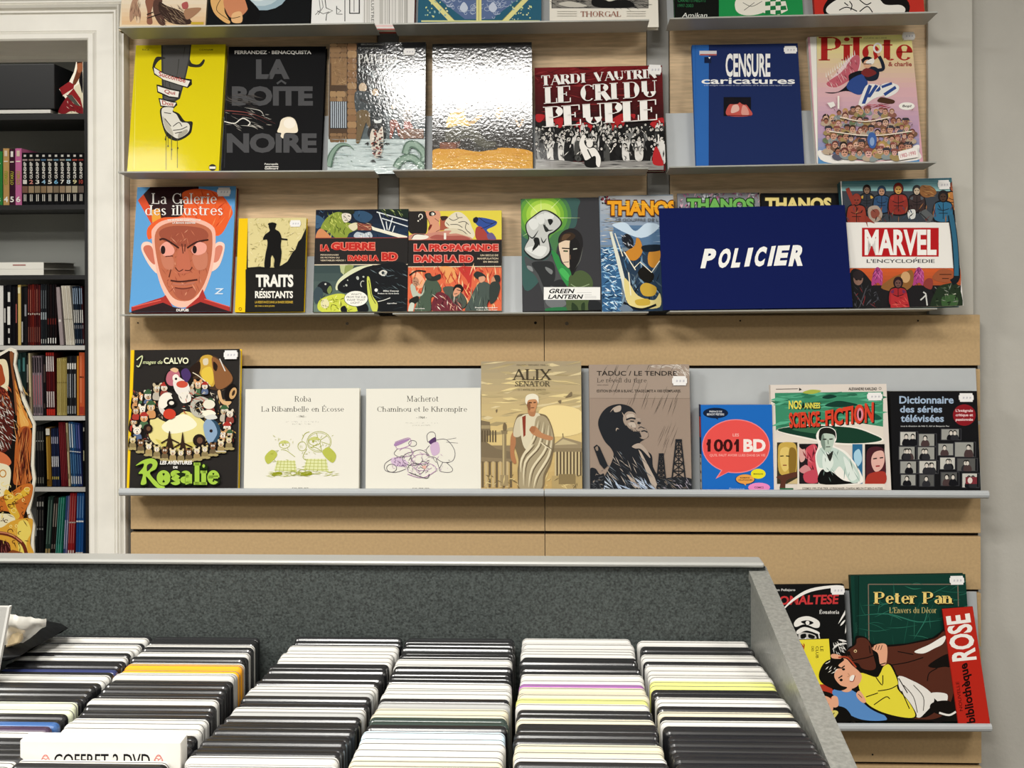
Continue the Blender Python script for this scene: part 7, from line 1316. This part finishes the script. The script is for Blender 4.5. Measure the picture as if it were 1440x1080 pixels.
# third shelf: two white books lying flat
for k, (ya, yb, n) in enumerate(((378, 386.4, 'lower'), (367, 377, 'upper'))):
    z0 = SH[2] + (.0006 if k == 0 else .0200); h = .019 if k == 0 else .0215; xa, xb = X(-40, SY + .01), X(61, SY + .01)
    r = empty('lying_book', ((xa + xb) / 2, SY + .012, z0), label='%s of two white books lying flat on the third bookcase shelf' % n, cat='book', group='white books lying flat'); w_ = (xb - xa) / 2
    mb = MB(); mb.box((-w_, 0, 0), (w_, .002, h), 'e9e7de'); mb.box((-w_, .002, 0), (w_, .235, .002), 'dddacf'); mb.box((-w_, .002, h - .002), (w_, .235, h), 'dddacf'); mb.build('cover', M_MATTE, r)
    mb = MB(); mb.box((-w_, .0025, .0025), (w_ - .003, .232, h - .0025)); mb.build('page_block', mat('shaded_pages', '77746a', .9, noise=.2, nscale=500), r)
    if k: mb = MB(); mb.face([(w_ - .10, -.0005, h * .5), (w_ - .058, -.0005, h * .5), (w_ - .058, -.0005, h * .68), (w_ - .10, -.0005, h * .68)], 'a87068'); mb.build('spine_lettering', M_MATTE, r, fix=False)
# lower shelves: comics and volumes with their spines out
def row(sh, group, where, items):
    cnt = {}; n = len(items); tot = {}
    for it in items: tot[it[4]] = tot.get(it[4], 0) + 1
    for i, (x0, x1, yt, col, cn, lean, tx) in enumerate(items):
        cnt[cn] = cnt.get(cn, 0) + 1
        lab = '%s spine on the %s' % (cn, where) if tot[cn] == 1 else '%s spine, %s of its colour from the left on the %s' % (cn, ordinal(cnt[cn] - 1), where)
        spine(x0, x1, yt, sh, col, lab, group, lean, tx)
wt = lambda c='d8d6d0', a=.55, b=.85: [(.25, .75, a, b, c), (.3, .7, .12, .2, c)]
its = [(-10, 4.5, 402, 'dedcd6', 'white', 0, None), (5, 9, 402, '101012', 'black', 0, [(.2, .8, .38, .62, 'c4c2bc')]), (9.2, 16, 401, '131316', 'black', 0, [(.3, .8, .72, .88, 'd9d7d2'), (.2, .8, .34, .64, 'e6e4de'), (.35, .7, .2, .28, 'cfcdc8'), (.35, .7, .03, .12, 'cfcdc8')]), (16.2, 21.5, 403, '0f1014', 'black', 0, None), (21.8, 24.4, 403, '1c1416', 'black', 0, [(.2, .8, .38, .7, 'a85a54')]), (25, 29.4, 401, 'cbb06a', 'straw yellow', 0, [(.1, .9, .86, .96, 'e0d8b0')]), (29.6, 33, 403, '121214', 'black', 0, [(.3, .8, .05, .4, 'b9b7b2')]), (33.2, 38.5, 404, '19171a', 'black', 0, [(.3, .8, .5, .7, '8a8a90')])]
for i in range(6): its.append((39 + i * 3, 41.8 + i * 3, 400 + (i % 2), ('3c1618', '581a16', '6a2018', '481618', '3a1416', '4c1a1a')[i], 'dark red', 0, [(.3, .6, .55, .92, ('8a4038', 'b06a58', '7a3430')[i % 3]), (.2, .8, .50, .53, 'b9a89c'), (.3, .7, .05, .3, '7a4a40')]))
for i in range(3): its.append((57.2 + i * 3, 60 + i * 3, 400, ('24282c', '1c2024', '222426')[i], 'charcoal', 0, [(.3, .6, .6, .9, '6a7074'), (.2, .8, .42, .54, '9aa4a8'), (.3, .6, .03, .1, 'c9c9c4')]))
for i in range(4): its.append((66.4 + i * 3.4, 69.6 + i * 3.4, 400, ('151314', '1c1213', '141214', '1a1112')[i], 'black', 0, [(.3, .75, .03, .12, 'e0ded8'), (.2, .8, .34, .44, '5a201c')]))
its += [(84, 89.5, 404, '9c8f90', 'mauve-grey', -6, [(.2, .8, .4, .44, 'd8d0cc')])]
for i in range(5): its.append((92.5 + i * 2.5, 95 + i * 2.5, 402, ('dcd6c8', 'd2cbbb', 'dcd7ca', 'cfc8b8', 'd9d3c4')[i], 'ivory', -7, [(.2, .5, .08, .96, 'b5ad9c'), (.1, .9, .43, .44, '7a7060')]))
for i in range(5): its.append((105.4 + i * 2.7, 108 + i * 2.7, 403, ('1a2430', '202c3c', '16202c', '1c2634', '3a1c20')[i], 'dark navy', -4 + (i > 2), [(.2, .7, .7, .97, '8a9cb0'), (.2, .8, .38, .6, 'c4c2bc'), (.3, .7, .28, .34, '8a8a90'), (.3, .7, .03, .1, '9a9a9a')]))
row(3, 'spines on the fourth bookcase shelf', 'fourth bookcase shelf', its)
its = [(24, 30, 497, '1c302e', 'dark teal', 0, wt('3c6a68', .7, .9)), (30.2, 36.5, 496, '182826', 'dark teal', 0, wt('4a7a78', .7, .92)), (37, 40, 500, '2a2624', 'dark brown', 0, wt('a09a90')), (41, 44, 497, 'cfc09a', 'cream', -2, [(.2, .8, .1, .3, '6a5c4c')])]
for i in range(4): its.append((46.5 + i * 3.4, 49.7 + i * 3.4, 501, ('8a7880', '7c6c74', '94848a', '806f78')[i], 'mauve', -2, [(.2, .8, .72, .98, '2c2a2c'), (.3, .6, .74, .96, 'c9c4c4'), (.3, .7, .18, .68, 'a8646c'), (.2, .8, .04, .14, '4a464a')]))
its += [(60.2, 64.6, 500, '141214', 'black', 0, wt('4a3c38'))]
for i in range(4): its.append((65.4 + i * 3, 68.2 + i * 3, 496, ('4c1416', '5c181a', '48141a', '561a1a')[i], 'wine red', -1.5, [(.2, .8, .70, .94, 'dcd4d0'), (.1, .9, .95, 1, 'a82c24'), (.2, .8, .13, .38, 'cfc4c0'), (.0, 1, .0, .10, 'b82c20')]))
for i in range(5): its.append((79.5 + i * 2.8, 82.2 + i * 2.8, 504, ('b8a868', 'c2b274', 'ac9a58', 'b9a864', 'a89656')[i], 'straw', 0, [(.3, .55, .05, .95, '8a7a40'), (.1, .9, .57, .58, '5a4a24')]))
for i in range(4): its.append((94 + i * 3.3, 97.2 + i * 3.3, 501, ('161618', '2a2c30', '1a1a1e', '24262a')[i], 'black', 0, [(.15, .85, .78, .88, 'dcdad4'), (.2, .6, .3, .7, ('8a8e94', 'b9bcc0', '5a6068', 'c9c9c4')[i]), (.2, .7, .03, .16, '9a9c9e')]))
its += [(107.6, 110.4, 501, 'd08a30', 'amber', 0, None), (110.8, 118.6, 496, 'c85a34', 'orange-red', 0, [(.1, .9, .02, .14, 'a83c2c'), (.2, .5, .2, .95, 'd87850'), (.1, .9, .60, .62, '8a3a24')])]
row(4, 'spines on the fifth bookcase shelf', 'fifth bookcase shelf', its)
its = []
for i in range(4): its.append((48.6 + i * 3.3, 51.8 + i * 3.3, 600, ('18181a', '222022', '1a1a1c', '161618')[i], 'black', -1, [(.2, .8, .6, .92, '4a4844'), (.0, 1, .75, .765, 'c9c9c4'), (.3, .7, .05, .15, '7a786c')]))
its += [(65.4, 71.6, 602, '8a641e', 'golden brown', -2, [(.05, .95, .88, .99, 'e4e0d4'), (.1, .9, .86, .88, '2c2820'), (.1, .4, .1, .84, 'b08a3c'), (.1, .9, .02, .12, '6a4a18')])]
for i in range(4): its.append((72.7 + i * 2.65, 75.2 + i * 2.65, 603, ('1c2440', '222c4c', '1a2038', '1e2846')[i], 'navy', -2, [(.2, .8, .74, .86, '9a9cb0'), (.2, .8, .34, .52, 'd4d4d8'), (.2, .8, .12, .17, 'b0a050')]))
for i in range(4): its.append((85.3 + i * 2.45, 87.6 + i * 2.45, 594, ('6a1c22', '741f26', '641a20', '5c181e')[i], 'crimson', -4, [(.3, .6, .1, .95, '8a343a')]))
its += [(95.4, 98.2, 595, 'c9b890', 'cream', -4, wt('6a5a40'))]
for i in range(5): its.append((99.4 + i * 3.2, 102.5 + i * 3.2, 593 + i * .6, ('24486c', '2c5a8c', '22406a', '203a70', '2a3468')[i], 'blue', -4, [(.2, .7, .6, .97, ('b4ccdc', 'd9e2e8', '5a84b0', '4a5a9c', '6a6aa8')[i]), (.0, 1, .535, .55, 'cfd4da'), (.2, .7, .04, .16, 'd8dce0'), (.3, .6, .2, .5, '5a88b4')]))
its += [(115.6, 119, 594, '121214', 'black', 0, [(.3, .7, .86, .92, 'c9c4b4'), (.3, .7, .4, .56, 'b9b490')])]
row(5, 'spines on the sixth bookcase shelf', 'sixth bookcase shelf', its)
its = []
for i in range(3): its.append((49.5 + i * 3.6, 53 + i * 3.6, 699, ('1a1a1a', '201e20', '18181a')[i], 'black', 1, [(.2, .8, .84, .92, 'a09e98'), (.3, .7, .5, .78, '4a4844'), (.2, .8, .44, .47, '8a8a86')]))
for i in range(2): its.append((62 + i * 3.8, 65.6 + i * 3.8, 699, ('2c4038', '263a34')[i], 'bottle green', 5, [(.2, .6, .2, .95, '5a7066'), (.1, .9, .02, .12, 'a08a5a')]))
for i in range(2): its.append((70 + i * 3.2, 73 + i * 3.2, 700, ('1c1818', '241c1a')[i], 'black', 5.2, wt('8a8278', .5, .9)))
for i in range(3): its.append((76.8 + i * 3.2, 79.8 + i * 3.2, 700, ('1e6a5a', '1c7a5e', '1a6854')[i], 'teal green', 5.5, [(.0, .25, .0, 1, '6ab0a4'), (.3, .7, .2, .9, '0f4a40')]))
for i in range(2): its.append((87.4 + i * 2.8, 90 + i * 2.8, 698, ('34507c', '7a709c')[i], 'lilac-blue', 4.5, wt('b0b4cc', .2, .6)))
for i in range(3): its.append((93.6 + i * 3.2, 96.7 + i * 3.2, 693, ('96242a', 'a02a2c', '8c2026')[i], 'red', 4, [(.25, .55, .2, .95, 'c06a64'), (.0, 1, .52, .54, 'd8c8c0'), (.25, .75, .03, .09, 'e4dcd4')]))
for i in range(3): its.append((105 + i * 3.5, 108.4 + i * 3.5, 693, ('1f4c8c', '1c5a9c', '245494')[i], 'bright blue', 2.4, [(.2, .8, .6, .95, '5a84b4'), (.0, 1, .535, .56, 'e6e8ea'), (.0, 1, .0, .06, 'd8cfc0')]))
row(6, 'spines on the lowest visible bookcase shelf', 'lowest visible bookcase shelf', its)
# top shelf: black box with pale lower edge, cut-out emblem figure
xa, xb = X(-60, SY + .01), X(77, SY + .01); za, zb = SH[0], Z(83, SY + .01)
r = empty('storage_box', ((xa + xb) / 2, SY + .012, za + .001), label='large black storage box with a pale lower edge on the top bookcase shelf', cat='storage box'); w_ = (xb - xa) / 2
mb = MB(); mb.box((-w_, 0, .016), (w_, .22, zb - za)); mb.build('box', mat('black_card', '16171a', .6), r, bevel=.003)
mb = MB(); mb.box((-w_, -.002, .002), (w_ - .012, .22, .0135)); mb.build('base_strip', M_EDGE, r, bevel=.001)
def cutout(name, outline, Y, thick, zbase_py, label, cat, draw, border='efe9d8', foot=False):
    pts = [P(x, y, Y) for x, y in outline]; zb = min(p.z for p in pts); xs = [p.x for p in pts]; cx = (min(xs) + max(xs)) / 2
    r = empty(name, (cx, Y, zb), label=label, cat=cat)
    to = lambda px, py: (P(px, py, Y).x - cx, P(px, py, Y).z - zb)
    A = Art(to, max(xs) - min(xs), max(p.z for p in pts) - zb); A.mb.prism([(p.x - cx, p.z - zb) for p in pts], 0, thick, border); draw(A)
    A.mb.build('printed_card', M_MATTE, r, fix=False)
    return r, A, zb
def draw1(A):
    A.crop(0, 60, 4.157)
    A.poly('d9d0b4', [(338, 412), (362, 370), (410, 300), (440, 250), (470, 230), (484, 260), (484, 412)]); A.blob('6a3a24', [(425, 230), (450, 150), (450, 100), (470, 78), (482, 90), (482, 160), (470, 190), (440, 240)]); A.blob('2a1610', [(450, 110), (455, 82), (480, 78), (480, 100), (470, 112)]); A.blob('9a5a3a', [(452, 120), (480, 118), (478, 160), (456, 168)]); A.blob('141012', [(462, 210), (480, 160), (484, 200), (484, 280), (478, 285), (470, 250)])
    A.poly('8a2024', [(346, 262), (404, 222), (434, 240), (430, 262), (366, 302)]); A.poly('e0d4c4', [(366, 304), (432, 264), (430, 270), (368, 310)]); A.poly('8a2024', [(430, 262), (470, 320), (482, 366), (478, 372), (420, 300), (396, 300)]); A.blob('7a1c22', [(340, 400), (370, 340), (400, 310), (430, 350), (484, 372), (484, 412), (420, 395), (380, 410)]); A.poly('4c4a44', [(386, 300), (420, 300), (470, 368), (440, 358), (400, 318)]); A.hatch(['e0d4c4', '3a1416'], 12, (370, 330, 480, 410), (10, 30), (2, 4), (20, 80), 3)
def onto(o, z): o.location.z += z - o.location.z
r, A, zb = cutout('cutout_emblem', [(81, 159.7), (87, 150), (94, 140), (83, 124), (97, 114), (104, 100), (108, 82), (113, 79), (116.6, 82), (117, 159.7)], SY + .03, .006, 160, 'small cut-out with a red hammer at the right of the top shelf', 'cut-out', draw1)
r.location.z = SH[0] + .001
mb = MB(); mb.prism([(.006, .0), (.006, .10), (.05, 0)], -.004, .004, axis='x'); mb.build('strut', M_PAGE, r)
# large die-cut standee in the doorway
SO = [(-30, 486), (0, 496), (14, 489), (22, 492), (24, 498), (22, 512), (35, 561), (49.5, 597), (47.5, 655), (50, 674), (46, 700), (42, 718), (49, 740), (47.5, 762), (49, 790), (50, 900), (44, 1100), (-30, 1100)]
def draw2(A):
    A.crop(0, 480, 3.176)
    A.poly('150f0c', [(-80, 50), (0, 66), (40, 42), (64, 52), (60, 104), (98, 262), (146, 372), (138, 560), (146, 618), (132, 700), (118, 758), (142, 830), (138, 900), (146, 1960), (-80, 1960)])
    A.blob('efe2bc', [(-60, 100), (0, 80), (30, 90), (40, 160), (30, 230), (0, 240), (-60, 220)]); A.blob('a84a24', [(-60, 110), (0, 100), (16, 140), (18, 190), (-60, 210)]); A.blob('5a2018', [(-60, 200), (10, 205), (40, 240), (62, 330), (40, 480), (-60, 480)]); A.hatch(['e8e4dc', '1a1614', 'c9c4ba', '2a2220'], 90, (-20, 240, 66, 480), (14, 44), (2, 5), (20, 80), 4); A.hatch(['b8442c', 'd9804c'], 24, (0, 200, 50, 300), (10, 30), (2, 4), (40, 90), 6)
    A.blob('8a5230', [(44, 56), (62, 56), (58, 110), (78, 200), (96, 280), (72, 330), (60, 200)]); A.blob('d98a3c', [(66, 170), (100, 280), (142, 370), (136, 388), (84, 392), (76, 280)]); A.blob('eab05c', [(84, 270), (110, 330), (130, 372), (96, 384)]); A.hatch(['5a2a14', 'f0c478'], 30, (72, 220, 132, 384), (20, 50), (2, 4), (55, 80), 8)
    A.blob('b8622c', [(80, 400), (140, 396), (134, 560), (140, 620), (66, 640), (64, 560)]); A.blob('8a3c20', [(100, 400), (132, 400), (118, 520), (96, 600), (84, 560)]); A.hatch(['5a2414', 'e09a58', 'c8743c', '3a160e'], 60, (70, 400, 134, 630), (40, 120), (2.5, 6), (75, 105), 5)
    A.blob('d9784c', [(-60, 480), (20, 500), (52, 540), (20, 560), (-60, 545)]); A.blob('f0e8c8', [(-60, 560), (30, 550), (50, 600), (20, 700), (-60, 720)]); A.ring('c98a2c', 14, 590, 14, 16, 5, 12); A.blob('c9702c', [(-60, 720), (40, 680), (100, 640), (146, 640), (140, 700), (110, 770), (90, 850), (40, 760), (-60, 770)]); A.blob('e3b63c', [(30, 660), (70, 690), (120, 650), (130, 680), (70, 720), (90, 780), (60, 790), (20, 700)])
    A.blob('f0e6c0', [(-60, 780), (40, 770), (70, 800), (40, 850), (-60, 850)]); A.blob('e0a83c', [(10, 830), (60, 800), (140, 790), (146, 830), (136, 900), (150, 960), (60, 990), (-60, 990), (-60, 850)]); A.blob('f0d868', [(80, 820), (120, 800), (140, 850), (120, 900), (130, 980), (90, 960)])
    q = random.Random(5)
    for i in range(40): A.ring(q.choice(['5a2410', '8a5a1c', '3a160c', 'f4e08c']), q.uniform(0, 136), q.uniform(620, 975), q.uniform(5, 14), q.uniform(5, 12), 3, 10, q.uniform(0, 180), q.uniform(220, 400))
    A.line('6a2c1c', 16, [(-60, 850), (40, 862), (100, 900), (120, 950)], True); A.line('c9805c', 6, [(-60, 848), (40, 858), (100, 896)], True); A.blob('3a1414', [(-60, 900), (20, 890), (50, 930), (46, 1100), (-60, 1100)]); A.hatch(['8a4a44', '1a0a0a'], 16, (-20, 900, 44, 985), (20, 60), (3, 5), (60, 100), 4); A.hatch(['3a160c', 'e8c860'], 40, (-20, 660, 130, 980), (14, 40), (2, 4), (0, 180), 9)
    A.blob('8a4a24', [(-60, 1100), (130, 1000), (130, 1940), (-60, 1940)])
r, A, zb = cutout('cardboard_standee', SO, 3.0, .006, 1100, 'tall white-edged cardboard standee printed with orange robes and yellow smoke, in the doorway', 'standee', draw2)
dzs = zb
mb = MB(); mb.prism([(.006, -dzs), (.006, .5), (.012, .5), (.26, -dzs), (.25, -dzs)], -.03, .03, axis='x'); mb.build('strut', M_PAGE, r)
mb = MB(); mb.box((-.09, 0, -dzs), (.085, .006, .002)); mb.build('foot_panel', M_PAGE, r)
